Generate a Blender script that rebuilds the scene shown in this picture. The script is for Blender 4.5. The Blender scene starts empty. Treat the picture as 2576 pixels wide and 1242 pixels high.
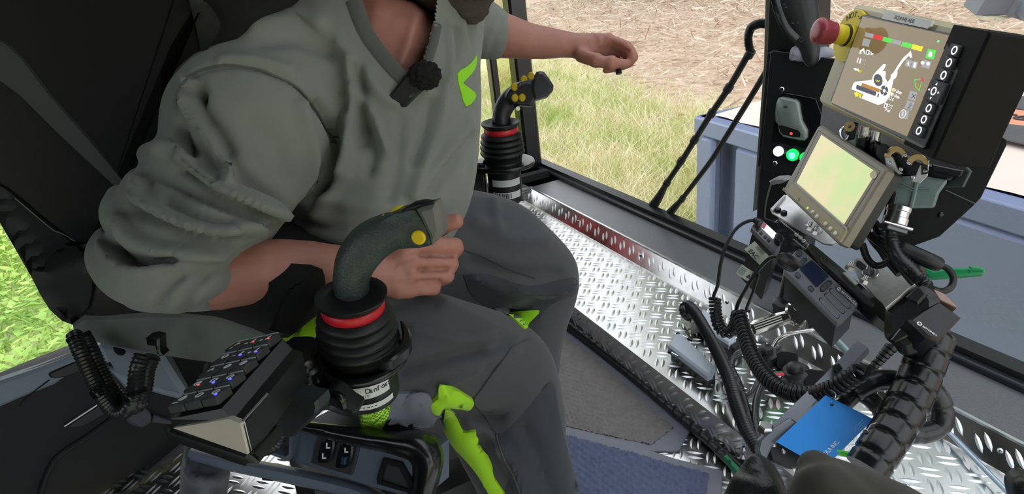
import bpy, bmesh, math, random
import numpy as np
from mathutils import Vector, Matrix, noise
from mathutils.bvhtree import BVHTree

random.seed(7); np.random.seed(7)
SC = bpy.context.scene
COL = SC.collection
V = Vector

# ---------------------------------------------------------------- camera, sky, exposure
FPX, CX, CY = 1549.0, 1288.0, 621.0          # focal length and centre of the 2576 x 1242 frame
UPV = -V((.1147, .9042, .4112)).normalized()
LV = V((-.442, -.325, .837)); LV = (LV - UPV * LV.dot(UPV)).normalized()
FV = LV.cross(UPV)
CAM = V((0, 0, 1.2))
R3 = Matrix((FV, LV, UPV))                    # image axes (right, down, forward) to cab axes (forward, left, up)
camd = bpy.data.cameras.new('camera'); cam = bpy.data.objects.new('camera', camd); COL.objects.link(cam)
camd.sensor_fit = 'HORIZONTAL'; camd.sensor_width = 36; camd.lens = 36 * FPX / 2576
camd.clip_start = .02; camd.clip_end = 300
cr, cdn, cf = R3 @ V((1, 0, 0)), R3 @ V((0, 1, 0)), R3 @ V((0, 0, 1))
cam.matrix_world = Matrix.Translation(CAM) @ Matrix((cr, -cdn, -cf)).transposed().to_4x4()
SC.camera = cam
SC.view_settings.view_transform = 'Standard'; SC.view_settings.look = 'None'
SC.view_settings.gamma = 1; SC.view_settings.use_curve_mapping = False
SC.view_settings.exposure = 0.55
SC.cycles.use_denoising = True
SC.cycles.max_bounces = 10; SC.cycles.transparent_max_bounces = 12
SC.cycles.sample_clamp_indirect = 6
wd = bpy.data.worlds.new('overcast_sky'); SC.world = wd; wd.use_nodes = True
wn, wl = wd.node_tree.nodes, wd.node_tree.links
bg = wn['Background']
tc = wn.new('ShaderNodeTexCoord'); nz = wn.new('ShaderNodeTexNoise'); nz.inputs['Scale'].default_value = 1.6
rp = wn.new('ShaderNodeValToRGB'); rp.color_ramp.elements[0].position = .35; rp.color_ramp.elements[1].position = .7
rp.color_ramp.elements[0].color = (.86, .92, 1, 1); rp.color_ramp.elements[1].color = (1, 1, 1, 1)
wl.new(tc.outputs['Generated'], nz.inputs['Vector']); wl.new(nz.outputs['Fac'], rp.inputs['Fac']); wl.new(rp.outputs['Color'], bg.inputs['Color'])
bg.inputs['Strength'].default_value = 1.35

# ---------------------------------------------------------------- measuring helpers (photograph -> cab metres)
def ray(x, y): return R3 @ V(((x - CX) / FPX, (y - CY) / FPX, 1))
def P(x, y, d): return CAM + ray(x, y) * d                     # point seen at (x, y), d metres deep
def onz(x, y, z): r = ray(x, y); return CAM + r * ((z - CAM.z) / r.z)
def onx(x, y, X): r = ray(x, y); return CAM + r * (X / r.x)
def onplane(x, y, o, n): r = ray(x, y); return CAM + r * ((o - CAM).dot(n) / r.dot(n))
def proj(p):
    c = R3.transposed() @ (V(p) - CAM); return V((CX + FPX * c.x / c.z, CY + FPX * c.y / c.z)), c.z
def px2m(n, d): return n * d / FPX
class Q:
    """local frame of a flat face from its four corners TL TR BR BL: x right, y up, z out, origin in the middle, metres"""
    def __init__(s, p, d):
        r = [ray(*q) for q in p]
        A = np.array([r[0], -r[1], r[2]]).T
        k = np.append(np.linalg.solve(A, np.array(r[3])), 1.0)
        k *= d / k.mean()
        c = [CAM + r[i] * k[i] for i in range(4)]
        s.setup(c)
    def setup(s, c):
        s.o = (c[0] + c[1] + c[2] + c[3]) / 4
        X = (c[1] - c[0] + c[2] - c[3]) / 2; Y = (c[0] - c[3] + c[1] - c[2]) / 2
        s.w, s.h = X.length, Y.length
        s.x, s.y = X / s.w, Y / s.h
        s.n = s.x.cross(s.y).normalized()
        s.M = Matrix.Translation(s.o) @ Matrix((s.x, s.y, s.n)).transposed().to_4x4()
        s.I = s.M.inverted()
    def pl(s, x, y, h=0):                                       # where the face (raised by h) is seen at (x, y)
        q = s.I @ onplane(x, y, s.o + s.n * h, s.n); return (q.x, q.y)
    def at(s, x, y, z=0): return s.M @ V((x, y, z))
def Qc(c0, c1, c2, c3):
    q = Q.__new__(Q); q.setup([V(c0), V(c1), V(c2), V(c3)]); return q
def Qd(a, b, c, d): return Qc(P(*a), P(*b), P(*c), P(*d))            # corners given as (x, y, depth)
def Qn(x, y, d, n, xd, w=.1, h=.1):                             # face through one seen point with a given outward normal
    o = P(x, y, d); n = V(n).normalized(); xd = V(xd); xd = (xd - n * xd.dot(n)).normalized(); yd = n.cross(xd)
    return Qc(o - xd * w / 2 + yd * h / 2, o + xd * w / 2 + yd * h / 2, o + xd * w / 2 - yd * h / 2, o - xd * w / 2 - yd * h / 2)
def frame(o, z, x):                                            # matrix with given z axis, x as near as possible
    z = V(z).normalized(); x = V(x); x = (x - z * x.dot(z)).normalized(); y = z.cross(x)
    return Matrix.Translation(V(o)) @ Matrix((x, y, z)).transposed().to_4x4()

# ---------------------------------------------------------------- mesh builder
def cat(pts, k=6):
    p = [V(q) for q in pts]; out = []
    for i in range(len(p) - 1):
        a = p[i - 1] if i else p[0] * 2 - p[1]; b, c = p[i], p[i + 1]; d = p[i + 2] if i + 2 < len(p) else c * 2 - b
        for j in range(k):
            t = j / k
            out.append(.5 * (2 * b + (c - a) * t + (2 * a - 5 * b + 4 * c - d) * t * t + (3 * b - a - 3 * c + d) * t ** 3))
    out.append(p[-1]); return out
def resample(pts, step):
    L = [0]
    for a, b in zip(pts, pts[1:]): L.append(L[-1] + (b - a).length)
    n = max(2, int(L[-1] / step)); out = []; j = 0
    for i in range(n + 1):
        s = L[-1] * i / n
        while j < len(L) - 2 and L[j + 1] < s: j += 1
        t = (s - L[j]) / max(1e-9, L[j + 1] - L[j]); out.append(pts[j].lerp(pts[j + 1], t))
    return out
class MB:
    def __init__(s): s.v = []; s.f = []; s.mi = []
    def add(s, v, f, M=None, m=0):
        b = len(s.v)
        s.v += [tuple(M @ V(q)) if M else tuple(q) for q in v]
        s.f += [tuple(b + i for i in q) for q in f]; s.mi += [m] * len(f); return s
    def box(s, c, d, M=None, b=.0, m=0):
        c = V(c); hx, hy, hz = d[0] / 2, d[1] / 2, d[2] / 2
        b = min(b, hx * .9, hy * .9, hz * .9)
        if b <= 0:
            v = [c + V((x * hx, y * hy, z * hz)) for z in (-1, 1) for y in (-1, 1) for x in (-1, 1)]
            return s.add(v, [(0, 2, 3, 1), (4, 5, 7, 6), (0, 1, 5, 4), (2, 6, 7, 3), (0, 4, 6, 2), (1, 3, 7, 5)], M, m)
        v = []; ix = {}
        for z in (-1, 1):
            for y in (-1, 1):
                for x in (-1, 1):
                    for a in range(3):
                        e = [x * (hx - b), y * (hy - b), z * (hz - b)]; e[a] = (x, y, z)[a] * (hx, hy, hz)[a]
                        ix[x, y, z, a] = len(v); v.append(c + V(e))
        f = []
        for a in range(3):
            for sg in (-1, 1):
                o = [q for q in range(3) if q != a]; q = []
                for u, w in ((-1, -1), (1, -1), (1, 1), (-1, 1)):
                    k = [0, 0, 0]; k[a] = sg; k[o[0]] = u; k[o[1]] = w; q.append(ix[k[0], k[1], k[2], a])
                if (sg > 0) == (a == 1): q.reverse()
                f.append(tuple(q))
        for a in range(3):
            o = [q for q in range(3) if q != a]
            for u in (-1, 1):
                for w in (-1, 1):
                    k0 = [0, 0, 0]; k0[a] = -1; k0[o[0]] = u; k0[o[1]] = w; k1 = list(k0); k1[a] = 1
                    q = [ix[(*k0, o[0])], ix[(*k1, o[0])], ix[(*k1, o[1])], ix[(*k0, o[1])]]
                    n = (v[q[1]] - v[q[0]]).cross(v[q[3]] - v[q[0]]); mid = (v[q[0]] + v[q[2]]) / 2 - c
                    out = V((0, 0, 0)); out[o[0]] = u; out[o[1]] = w
                    if n.dot(out) < 0: q.reverse()
                    f.append(tuple(q))
        for x in (-1, 1):
            for y in (-1, 1):
                for z in (-1, 1):
                    q = [ix[x, y, z, 0], ix[x, y, z, 1], ix[x, y, z, 2]]
                    if x * y * z < 0: q.reverse()
                    f.append(tuple(q))
        return s.add(v, f, M, m)
    def prism(s, poly, z0, z1, M=None, b=0, m=0):               # outline (x, y) between two heights, top edge chamfered by b
        p = [V((q[0], q[1])) for q in poly]
        if sum(a.x * c.y - c.x * a.y for a, c in zip(p, p[1:] + p[:1])) < 0: p.reverse()
        n = len(p); rings = [([q for q in p], z0)]
        if b:
            ins = []
            for i in range(n):
                e0 = (p[i] - p[i - 1]); e1 = (p[(i + 1) % n] - p[i])
                if e0.length < 1e-9 or e1.length < 1e-9: ins.append(p[i]); continue
                e0.normalize(); e1.normalize()
                n0, n1 = V((-e0.y, e0.x)), V((-e1.y, e1.x)); k = n0 + n1
                ins.append(p[i] + k * (b / max(.35, 1 + n0.dot(n1))))
            rings += [(p, z1 - b), (ins, z1)]
        else: rings += [(p, z1)]
        v = []; f = []
        for r, z in rings: v += [(q.x, q.y, z) for q in r]
        for k in range(len(rings) - 1):
            for i in range(n):
                j = (i + 1) % n; f.append((k * n + i, k * n + j, (k + 1) * n + j, (k + 1) * n + i))
        f.append(tuple(range(n - 1, -1, -1))); f.append(tuple((len(rings) - 1) * n + i for i in range(n)))
        return s.add(v, f, M, m)
    def ring(s, outer, inner, z0, z1, M=None, m=0):             # frame between two outlines of the same count
        n = len(outer); v = [(*q, z) for z in (z0, z1) for P_ in (outer, inner) for q in P_]; f = []
        for i in range(n):
            j = (i + 1) % n
            f += [(i, j, 2 * n + j, 2 * n + i), (n + j, n + i, 3 * n + i, 3 * n + j), (2 * n + i, 2 * n + j, 3 * n + j, 3 * n + i), (j, i, n + i, n + j)]
        return s.add(v, f, M, m)
    def tube(s, pts, r, n=10, cap=True, M=None, m=0, flat=None):
        p = [V(q) for q in pts]; N = len(p); R = r if hasattr(r, '__len__') else [r] * N
        t = [(p[min(i + 1, N - 1)] - p[max(i - 1, 0)]).normalized() for i in range(N)]
        a = t[0].orthogonal().normalized() if flat is None else (V(flat) - t[0] * V(flat).dot(t[0])).normalized()
        v = []; f = []
        for i in range(N):
            a = (a - t[i] * a.dot(t[i])).normalized(); c = t[i].cross(a)
            rr = R[i] if hasattr(R[i], '__len__') else (R[i], R[i])
            for j in range(n):
                w = 2 * math.pi * j / n; v.append(p[i] + a * (rr[0] * math.cos(w)) + c * (rr[1] * math.sin(w)))
        for i in range(N - 1):
            for j in range(n):
                k = (j + 1) % n; f.append((i * n + j, i * n + k, i * n + n + k, i * n + n + j))
        if cap: f.append(tuple(range(n - 1, -1, -1))); f.append(tuple((N - 1) * n + j for j in range(n)))
        return s.add(v, f, M, m)
    def lathe(s, prof, n=20, M=None, m=0, cap=True, sx=1, sy=1):
        v = []; f = []
        for r, z in prof:
            for j in range(n):
                w = 2 * math.pi * j / n; v.append((sx * r * math.cos(w), sy * r * math.sin(w), z))
        for i in range(len(prof) - 1):
            for j in range(n):
                k = (j + 1) % n; f.append((i * n + j, i * n + k, i * n + n + k, i * n + n + j))
        if cap: f.append(tuple(range(n - 1, -1, -1))); f.append(tuple((len(prof) - 1) * n + j for j in range(n)))
        return s.add(v, f, M, m)
    def ball(s, c, r, M=None, n=12, m=0):
        rr = r if hasattr(r, '__len__') else (r, r, r); c = V(c); k = max(4, n // 2); v = [c + V((0, 0, -rr[2]))]; f = []
        for i in range(1, k):
            u = math.pi * i / k - math.pi / 2
            for j in range(n):
                w = 2 * math.pi * j / n; v.append(c + V((rr[0] * math.cos(u) * math.cos(w), rr[1] * math.cos(u) * math.sin(w), rr[2] * math.sin(u))))
        v.append(c + V((0, 0, rr[2]))); e = len(v) - 1
        for j in range(n):
            q = (j + 1) % n; f.append((0, 1 + q, 1 + j)); f.append((e, 1 + (k - 2) * n + j, 1 + (k - 2) * n + q))
            for i in range(k - 2): f.append((1 + i * n + j, 1 + i * n + q, 1 + i * n + n + q, 1 + i * n + n + j))
        return s.add(v, f, M, m)
    def grid(s, rows, M=None, m=0, flip=False):                  # rows of points
        n = len(rows[0]); v = [q for r in rows for q in r]; f = []
        for i in range(len(rows) - 1):
            for j in range(n - 1):
                q = (i * n + j, i * n + j + 1, i * n + n + j + 1, i * n + n + j); f.append(q[::-1] if flip else q)
        return s.add(v, f, M, m)
    def mesh(s, name, mats, ang=38):
        me = bpy.data.meshes.new(name); me.from_pydata(s.v, [], s.f); me.update()
        for q in (mats if isinstance(mats, (list, tuple)) else [mats]): me.materials.append(q)
        if any(s.mi): me.polygons.foreach_set('material_index', s.mi)
        if ang:
            me.polygons.foreach_set('use_smooth', [True] * len(me.polygons))
            if ang < 180: me.set_sharp_from_angle(angle=math.radians(ang))
        return me
    def build(s, name, mats, parent=None, ang=38, kind=None):
        return link(name, s.mesh(name, mats, ang), parent, kind)
def link(name, data, parent=None, kind=None):
    o = bpy.data.objects.new(name, data); COL.objects.link(o)
    if parent: o.parent = parent; o.matrix_parent_inverse = Matrix.Translation(-parent.location)
    if kind: o['kind'] = kind
    return o
def tag(o, label, cat_, group=None, kind=None):
    o['label'] = label; o['category'] = cat_
    if group: o['group'] = group
    if kind: o['kind'] = kind
    return o
def thing(name, loc, label, cat_, group=None):
    return tag(link_empty(name, loc), label, cat_, group)
def link_empty(name, loc):
    o = bpy.data.objects.new(name, None); o.empty_display_size = .02; o.location = loc; COL.objects.link(o); return o
def lab(o, t): o['label'] = t; return o
def rrect(w, h, r, k=4, cx=0, cy=0):
    p = []
    for sx, sy, a in ((1, 1, 0), (-1, 1, 90), (-1, -1, 180), (1, -1, 270)):
        for i in range(k + 1):
            t = math.radians(a + 90 * i / k); p.append((cx + sx * (w / 2 - r) + r * math.cos(t), cy + sy * (h / 2 - r) + r * math.sin(t)))
    return p
def circ(r, n=16, cx=0, cy=0, ry=None): return [(cx + r * math.cos(2 * math.pi * i / n), cy + (ry or r) * math.sin(2 * math.pi * i / n)) for i in range(n)]
def text(s, size, M, mat, name, parent, depth=.0004, bold=.0, align='LEFT', sx=1.0, shear=0):
    c = bpy.data.curves.new(name, 'FONT'); c.body = s; c.size = size; c.extrude = depth; c.offset = bold * size; c.align_x = align; c.align_y = 'CENTER'
    c.shear = shear; c.resolution_u = 3; c.materials.append(mat)
    o = bpy.data.objects.new(name, c); COL.objects.link(o)
    bpy.context.view_layer.update()
    me = bpy.data.meshes.new_from_object(o.evaluated_get(bpy.context.evaluated_depsgraph_get()))
    bpy.data.objects.remove(o); me.transform(M @ Matrix.Diagonal((sx, 1, 1, 1)))
    if not me.materials: me.materials.append(mat)
    return link(name, me, parent)

def outline(q, poly, h=0, k=1):                                  # outline seen on a face -> local outline
    L = [(p.x, p.y) for p in cat([V((*a, 0)) for a in list(poly) + [poly[0]]], k)[:-1]] if k > 1 else poly
    return [q.pl(*a, h) for a in L]
def slab(name, q, poly, z0, z1, m, parent=None, b=.002, k=1, kind=None, ang=38):
    return MB().prism(outline(q, poly, z1, k), z0, z1, q.M, b).build(name, m, parent, ang, kind)

# ---------------------------------------------------------------- materials
def srgb(r, g, b): return tuple((c / 255 / 12.92 if c <= 10 else ((c / 255 + .055) / 1.055) ** 2.4) for c in (r, g, b)) + (1,)
def mat(name, col, rough=.5, metal=0, var=.12, vs=40, bump=0, bs=300, emis=None, es=0, coat=0, spec=None, dist=.001, trans=0):
    m = bpy.data.materials.new(name); m.use_nodes = True; N, Lk = m.node_tree.nodes, m.node_tree.links
    b = N['Principled BSDF']; col = tuple(col[:3]) + (1,)
    co = N.new('ShaderNodeTexCoord')
    n = N.new('ShaderNodeTexNoise'); n.inputs['Scale'].default_value = vs; n.inputs['Detail'].default_value = 4
    Lk.new(co.outputs['Object'], n.inputs['Vector'])
    mx = N.new('ShaderNodeMix'); mx.data_type = 'RGBA'
    mx.inputs[6].default_value = tuple(c * (1 - var) for c in col[:3]) + (1,); mx.inputs[7].default_value = tuple(min(1, c * (1 + var)) for c in col[:3]) + (1,)
    Lk.new(n.outputs['Fac'], mx.inputs[0]); Lk.new(mx.outputs[2], b.inputs['Base Color'])
    b.inputs['Roughness'].default_value = rough; b.inputs['Metallic'].default_value = metal
    if coat: b.inputs['Coat Weight'].default_value = coat; b.inputs['Coat Roughness'].default_value = .1
    if spec is not None: b.inputs['Specular IOR Level'].default_value = spec
    if trans: b.inputs['Transmission Weight'].default_value = trans
    if bump:
        n2 = N.new('ShaderNodeTexNoise'); n2.inputs['Scale'].default_value = bs; n2.inputs['Detail'].default_value = 3
        Lk.new(co.outputs['Object'], n2.inputs['Vector'])
        bp = N.new('ShaderNodeBump'); bp.inputs['Strength'].default_value = bump; bp.inputs['Distance'].default_value = dist
        Lk.new(n2.outputs['Fac'], bp.inputs['Height']); Lk.new(bp.outputs['Normal'], b.inputs['Normal'])
    if emis: b.inputs['Emission Color'].default_value = tuple(emis[:3]) + (1,); b.inputs['Emission Strength'].default_value = es
    return m
def node(m, t): return m.node_tree.nodes.new(t)
BLACK = mat('black_plastic', srgb(24, 25, 27), .42, bump=.15, bs=900, dist=.0004)
BLACKG = mat('black_gloss_paint', srgb(16, 17, 19), .28, coat=.2)
RUBBER = mat('black_rubber', srgb(22, 23, 26), .5)
DGREY = mat('dark_grey_plastic', srgb(50, 52, 56), .5, bump=.1, bs=1200, dist=.0003)
STEEL = mat('bright_steel', (.62, .63, .64), .25, 1)
BRUSH = mat('brushed_steel', (.55, .55, .54), .38, 1, var=.2, vs=90)
WHITE = mat('white_print', srgb(235, 237, 240), .6)
GREYINK = mat('grey_print', srgb(60, 62, 66), .6)
# ---------------------------------------------------------------- ground outside
GZ = -1.4
def ground_mat():
    m = mat('forest_floor', srgb(205, 190, 160), .95); N, Lk = m.node_tree.nodes, m.node_tree.links; b = N['Principled BSDF']
    co = N.new('ShaderNodeTexCoord'); n1 = N.new('ShaderNodeTexNoise'); n1.inputs['Scale'].default_value = 3.5; n1.inputs['Detail'].default_value = 9; n1.inputs['Roughness'].default_value = .7
    Lk.new(co.outputs['Object'], n1.inputs['Vector'])
    r = N.new('ShaderNodeValToRGB'); e = r.color_ramp.elements; e[0].position = .3; e[0].color = srgb(150, 118, 98); e[1].position = .72; e[1].color = srgb(232, 214, 192)
    k = r.color_ramp.elements.new(.5); k.color = srgb(202, 174, 150)
    Lk.new(n1.outputs['Fac'], r.inputs['Fac'])
    # greener towards the machine, bare brown wood chips further out
    sp = N.new('ShaderNodeSeparateXYZ'); Lk.new(co.outputs['Object'], sp.inputs['Vector'])
    n2 = N.new('ShaderNodeTexNoise'); n2.inputs['Scale'].default_value = .5; n2.inputs['Detail'].default_value = 5; Lk.new(co.outputs['Object'], n2.inputs['Vector'])
    a = N.new('ShaderNodeMath'); a.operation = 'MULTIPLY_ADD'; Lk.new(n2.outputs['Fac'], a.inputs[0]); a.inputs[1].default_value = 4; a0 = N.new('ShaderNodeMath'); a0.operation = 'MULTIPLY_ADD'; a0.inputs[1].default_value = -.28; Lk.new(sp.outputs['Y'], a0.inputs[0]); Lk.new(sp.outputs['X'], a0.inputs[2]); Lk.new(a0.outputs[0], a.inputs[2])
    mr = N.new('ShaderNodeMapRange'); mr.inputs[1].default_value = 5.6; mr.inputs[2].default_value = 7.4; Lk.new(a.outputs[0], mr.inputs[0])
    mx = N.new('ShaderNodeMix'); mx.data_type = 'RGBA'; mx.inputs[6].default_value = srgb(222, 218, 160); Lk.new(mr.outputs[0], mx.inputs[0]); Lk.new(r.outputs['Color'], mx.inputs[7])
    Lk.new(mx.outputs[2], b.inputs['Base Color'])
    return m
g = MB(); g.grid([[(x, y, GZ + .10 * noise.noise(V((x * .4, y * .4, 0))) if abs(x) > 2 else GZ) for x in [-40 + 2.0 * i for i in range(65)]] for y in [-30 + 2.0 * i for i in range(60)]])
g.build('ground', ground_mat(), kind='structure')

def blades(n, spot, hmin, hmax, w, lean):
    b = MB()
    for i in range(n):
        x, y = spot(); h = random.uniform(hmin, hmax); a = random.uniform(0, 6.283); c, s = math.cos(a), math.sin(a)
        lx, ly = random.gauss(0, lean) * h, random.gauss(0, lean) * h; z = GZ - .02
        ww = w * random.uniform(.6, 1.3)
        v = [(x - c * ww, y - s * ww, z), (x + c * ww, y + s * ww, z), (x + c * ww * .7 + lx * .4, y + s * ww * .7 + ly * .4, z + h * .6), (x - c * ww * .7 + lx * .4, y - s * ww * .7 + ly * .4, z + h * .6), (x + lx, y + ly, z + h)]
        b.add(v, [(0, 1, 2, 3), (3, 2, 4)])
    return b
def leafmat(name, c1, c2, sc=1.3):
    m = mat(name, c1, .8); N, Lk = m.node_tree.nodes, m.node_tree.links; b = N['Principled BSDF']
    co = N.new('ShaderNodeTexCoord'); n1 = N.new('ShaderNodeTexNoise'); n1.inputs['Scale'].default_value = sc; n1.inputs['Detail'].default_value = 8; n1.inputs['Roughness'].default_value = .75
    Lk.new(co.outputs['Object'], n1.inputs['Vector']); r = N.new('ShaderNodeValToRGB'); e = r.color_ramp.elements
    e[0].position = .36; e[0].color = c1; e[1].position = .62; e[1].color = c2; Lk.new(n1.outputs['Fac'], r.inputs['Fac']); Lk.new(r.outputs['Color'], b.inputs['Base Color'])
    return m
STRAW = leafmat('straw_blades', srgb(178, 200, 100), srgb(244, 232, 196), 1.1); STRAW.node_tree.nodes['Color Ramp'].color_ramp.elements[0].position = .38; STRAW.node_tree.nodes['Color Ramp'].color_ramp.elements[1].position = .54
GREEN = leafmat('green_leaves', srgb(136, 190, 70), srgb(208, 230, 124))
def field():
    while True:
        x = random.uniform(1.9, 9.5); y = random.uniform(1.0, 15)
        lim = 4.2 + .28 * y + 1.5 * noise.noise(V((x * .35, y * .3, 3))) + random.gauss(0, .5)
        if x < lim and x < 1.2 + y * .95: return x, y
blades(60000, field, .10, .5, .0055, .6).build('dry_grass', STRAW, ang=0)
tag(bpy.data.objects['dry_grass'], 'pale dry meadow grass between the front window and the bare ground', 'grass', kind='stuff')
def meadow():
    return random.uniform(-7, .3), random.uniform(4.2, 11)
lf = blades(9000, meadow, .15, .5, .008, .5)
for i in range(15000):
    x, y = meadow(); z = GZ + random.uniform(.05, .45); a = random.uniform(0, 6.28); r = random.uniform(.03, .085); t = random.uniform(-.5, .5)
    c, s = math.cos(a), math.sin(a)
    lf.add([(x, y, z), (x + c * r - s * r * .45, y + s * r + c * r * .45, z + t * r), (x + 2 * c * r, y + 2 * s * r, z - .3 * r), (x + c * r + s * r * .45, y + s * r - c * r * .45, z + t * r)], [(0, 1, 2, 3)])
tag(lf.build('leafy_meadow', GREEN, ang=0), 'bright green leafy weeds outside the left rear window', 'weeds', kind='stuff')
TWIG = leafmat('twig_bark', srgb(160, 130, 106), srgb(238, 224, 204), .9)
tw = MB()
for i in range(9000):
    x = random.uniform(4, 36); y = random.uniform(2, 40)
    if x < 3.8 + .28 * y + 1.2 * noise.noise(V((x * .3, y * .3, 3))): continue
    L = random.uniform(.08, .55) * (1 + x * .03); a = random.gauss(.6, .9); r = random.uniform(.004, .016) * (1 + x * .03)
    dx, dy = math.cos(a) * L / 2, math.sin(a) * L / 2; z = GZ + .12 + random.uniform(0, .12); tl = random.gauss(0, .15) * L
    nx, ny = -dy / L * 2 * r, dx / L * 2 * r
    tw.add([(x - dx - nx, y - dy - ny, z - tl), (x - dx + nx, y - dy + ny, z - tl), (x - dx, y - dy, z - tl + 1.6 * r), (x + dx - nx, y + dy - ny, z + tl), (x + dx + nx, y + dy + ny, z + tl), (x + dx, y + dy, z + tl + 1.6 * r)],
           [(0, 3, 5, 2), (2, 5, 4, 1), (0, 2, 1), (3, 4, 5), (0, 1, 4, 3)])
for i in range(4200):                                             # leaves and tufts on the bare ground
    x = random.uniform(5, 30); y = random.uniform(2, 34); z = GZ + .13
    a = random.uniform(0, 6.28); r = random.uniform(.03, .11); c, s = math.cos(a), math.sin(a)
    tw.add([(x - c * r, y - s * r, z), (x + s * r * .5, y - c * r * .5, z + .05), (x + c * r, y + s * r, z + .01), (x - s * r * .5, y + c * r * .5, z + .04)], [(0, 1, 2, 3)])
tag(tw.build('wood_litter', TWIG, ang=0), 'brown wood chips and twigs covering the bare felled ground', 'litter', kind='stuff')
for i, (a, b, c, r, t) in enumerate((((1360, 92), (1600, 70), (1760, 95), .03, 'long pale bare branch lying on the ground beyond the outstretched hand'), ((1740, 22), (1850, 18), (1925, 52), .045, 'thick pale branch on the ground at top beside the black pillar'),
                                     ((1600, 160), (1740, 150), (1850, 178), .018, 'thin brown branch in the middle of the bare ground'), ((2090, 25), (2200, 40), (2300, 30), .035, 'pale branch on the ground just above the large monitor'))):
    p = cat([onz(*a, GZ + .1), onz(*b, GZ + .14), onz(*c, GZ + .1)], 6)
    o = MB().tube(p, [r * (1 - .5 * k / len(p)) for k in range(len(p))], 7).build('fallen_branch', TWIG); tag(o, t, 'branch', 'fallen branches')

# spruces added out of frame to darken what the tread plate mirrors
SPR = leafmat('spruce_needles', srgb(52, 66, 44), srgb(92, 108, 70), .8); BARK = mat('spruce_bark', srgb(96, 80, 68), .9)
cm = MB()
for k in range(9):
    z0 = 2.2 + k * 2.3; r0 = 4.2 * (1 - k / 9.6); pr = []
    cm.lathe([(r0, z0 - .5), (r0 * .95, z0), (r0 * .3, z0 + 3.0)], 9, Matrix.Rotation(k * .5, 4, 'Z'))
fe_ = MB()
for i in range(27):
    a = math.radians(-40 + i * 3.5); R_d = 44 + 3 * math.sin(i * 2.3); M_ = Matrix.Translation((R_d * math.cos(a), R_d * math.sin(a), GZ)) @ Matrix.Diagonal((1.35, 1.35, 1.75 + .2 * math.sin(i * 1.7), 1))
    fe_.add(cm.v, cm.f, M_); fe_.lathe([(.28, 0), (.2, 8), (.05, 23)], 7, M_, 1)
tag(fe_.build('added_spruces', [SPR, BARK], None, 30), 'unseen dark spruces added to darken reflections in the tread plate', 'forest', kind='stuff')

# ---------------------------------------------------------------- container outside
CB = mat('container_paint', srgb(130, 140, 174), .3, var=.06, vs=3)
CBD = mat('container_paint_recess', srgb(118, 129, 154), .4, var=.06, vs=3)
ctop = 0.0
c0 = onz(1755, 292, ctop); c1 = onz(2576, 518, ctop); c2 = onz(1910, 235, ctop)
ex = (c1 - c0); ex.z = 0; ex.normalize(); ey = V((-ex.y, ex.x, 0))
if ey.dot(c2 - c0) < 0: ey = -ey
LW = (c1 - c0).length + 1.6
CM = Matrix.Translation(V((c0.x, c0.y, 0))) @ Matrix((ex, ey, ex.cross(ey))).transposed().to_4x4()
sg = 1 if ex.cross(ey).z > 0 else -1
def cz(z): return z * sg
ct = thing('steel_container', (c0.x, c0.y, GZ), 'blue grey steel container standing outside the front window', 'container')
w = MB()
DEP = 2.3
w.box((LW / 2, DEP / 2 + .10, cz((GZ + ctop) / 2 - .06)), (LW - .12, DEP - .12, ctop - GZ - .14), CM)
w.build('side_wall', CB, ct)
def cu(x, y):
    pt = onplane(x, y, CM.to_translation(), ey); return (CM.inverted() @ pt).x
ua, ub = cu(1800, 420), cu(1852, 420)
for u, q in ((.06, ua - .06), (ub, LW - ub)):
    MB().box((u + q / 2, .02, cz((GZ + ctop) / 2 - .08)), (q, .10, ctop - GZ - .1), CM, .03).build('side_panel', CB, ct)
MB().box((.05, .05, cz((GZ + ctop) / 2)), (.1, .12, ctop - GZ - .02), CM, .01).build('corner_post', CB, ct)
r = MB(); r.box((LW / 2, .03, cz(ctop - .065)), (LW + .02, .12, .13), CM, .012); r.box((.03, DEP / 2, cz(ctop - .065)), (.12, DEP, .13), CM, .012); r.box((LW / 2, DEP, cz(ctop - .065)), (LW, .12, .13), CM, .012)
r.build('top_rail', CB, ct)
TARP = mat('pale_tarpaulin', srgb(232, 214, 204), .55, var=.05, vs=2, bump=.3, bs=6, dist=.02)
w = MB(); rows = []
for i in range(26):
    rows.append([CM @ V((.09 + (LW - .1) * i / 25, .08 + (DEP - .16) * j / 12, cz(ctop + .01 + .05 * math.sin(math.pi * j / 12) + .012 * noise.noise(V((i * .8, j * .9, 0)))))) for j in range(13)])
w.grid(rows, flip=sg > 0)
cv = tag(w.build('container_cover', TARP), 'pale pinkish cover sheet lying over the blue grey container', 'cover')
def cuv(x, y):
    q = CM.inverted() @ onz(x, y, ctop + .05); return q.x, q.y
ORA = mat('orange_print', srgb(226, 150, 120), .6); DK = mat('dark_print', srgb(86, 84, 86), .6, var=.3, vs=9)
u0, v0 = cuv(2560, 310)
MB().box((u0 + .45, v0 + .0, cz(ctop + .075)), (2.2, .34, .008), CM).build('printed_stripe', ORA, cv)
ut, vt = cuv(2554, 306)
tb = frame(CM @ V((ut, vt, cz(ctop + .083))), (0, 0, 1), ex)
text('re', .2, tb, GREYINK, 'printed_letters', cv, .002, align='CENTER')
u1, v1 = cuv(2572, 352)
MB().prism(circ(.75, 20, u1 + .35, v1 + .02, .17), cz(ctop + .072), cz(ctop + .08), CM).build('printed_patch', DK, cv)
u2, v2 = cuv(2576, 268)
MB().prism(circ(.8, 20, u2 + .5, v2, .2), cz(ctop + .072), cz(ctop + .08), CM).build('printed_patch', DK, cv)

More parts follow.
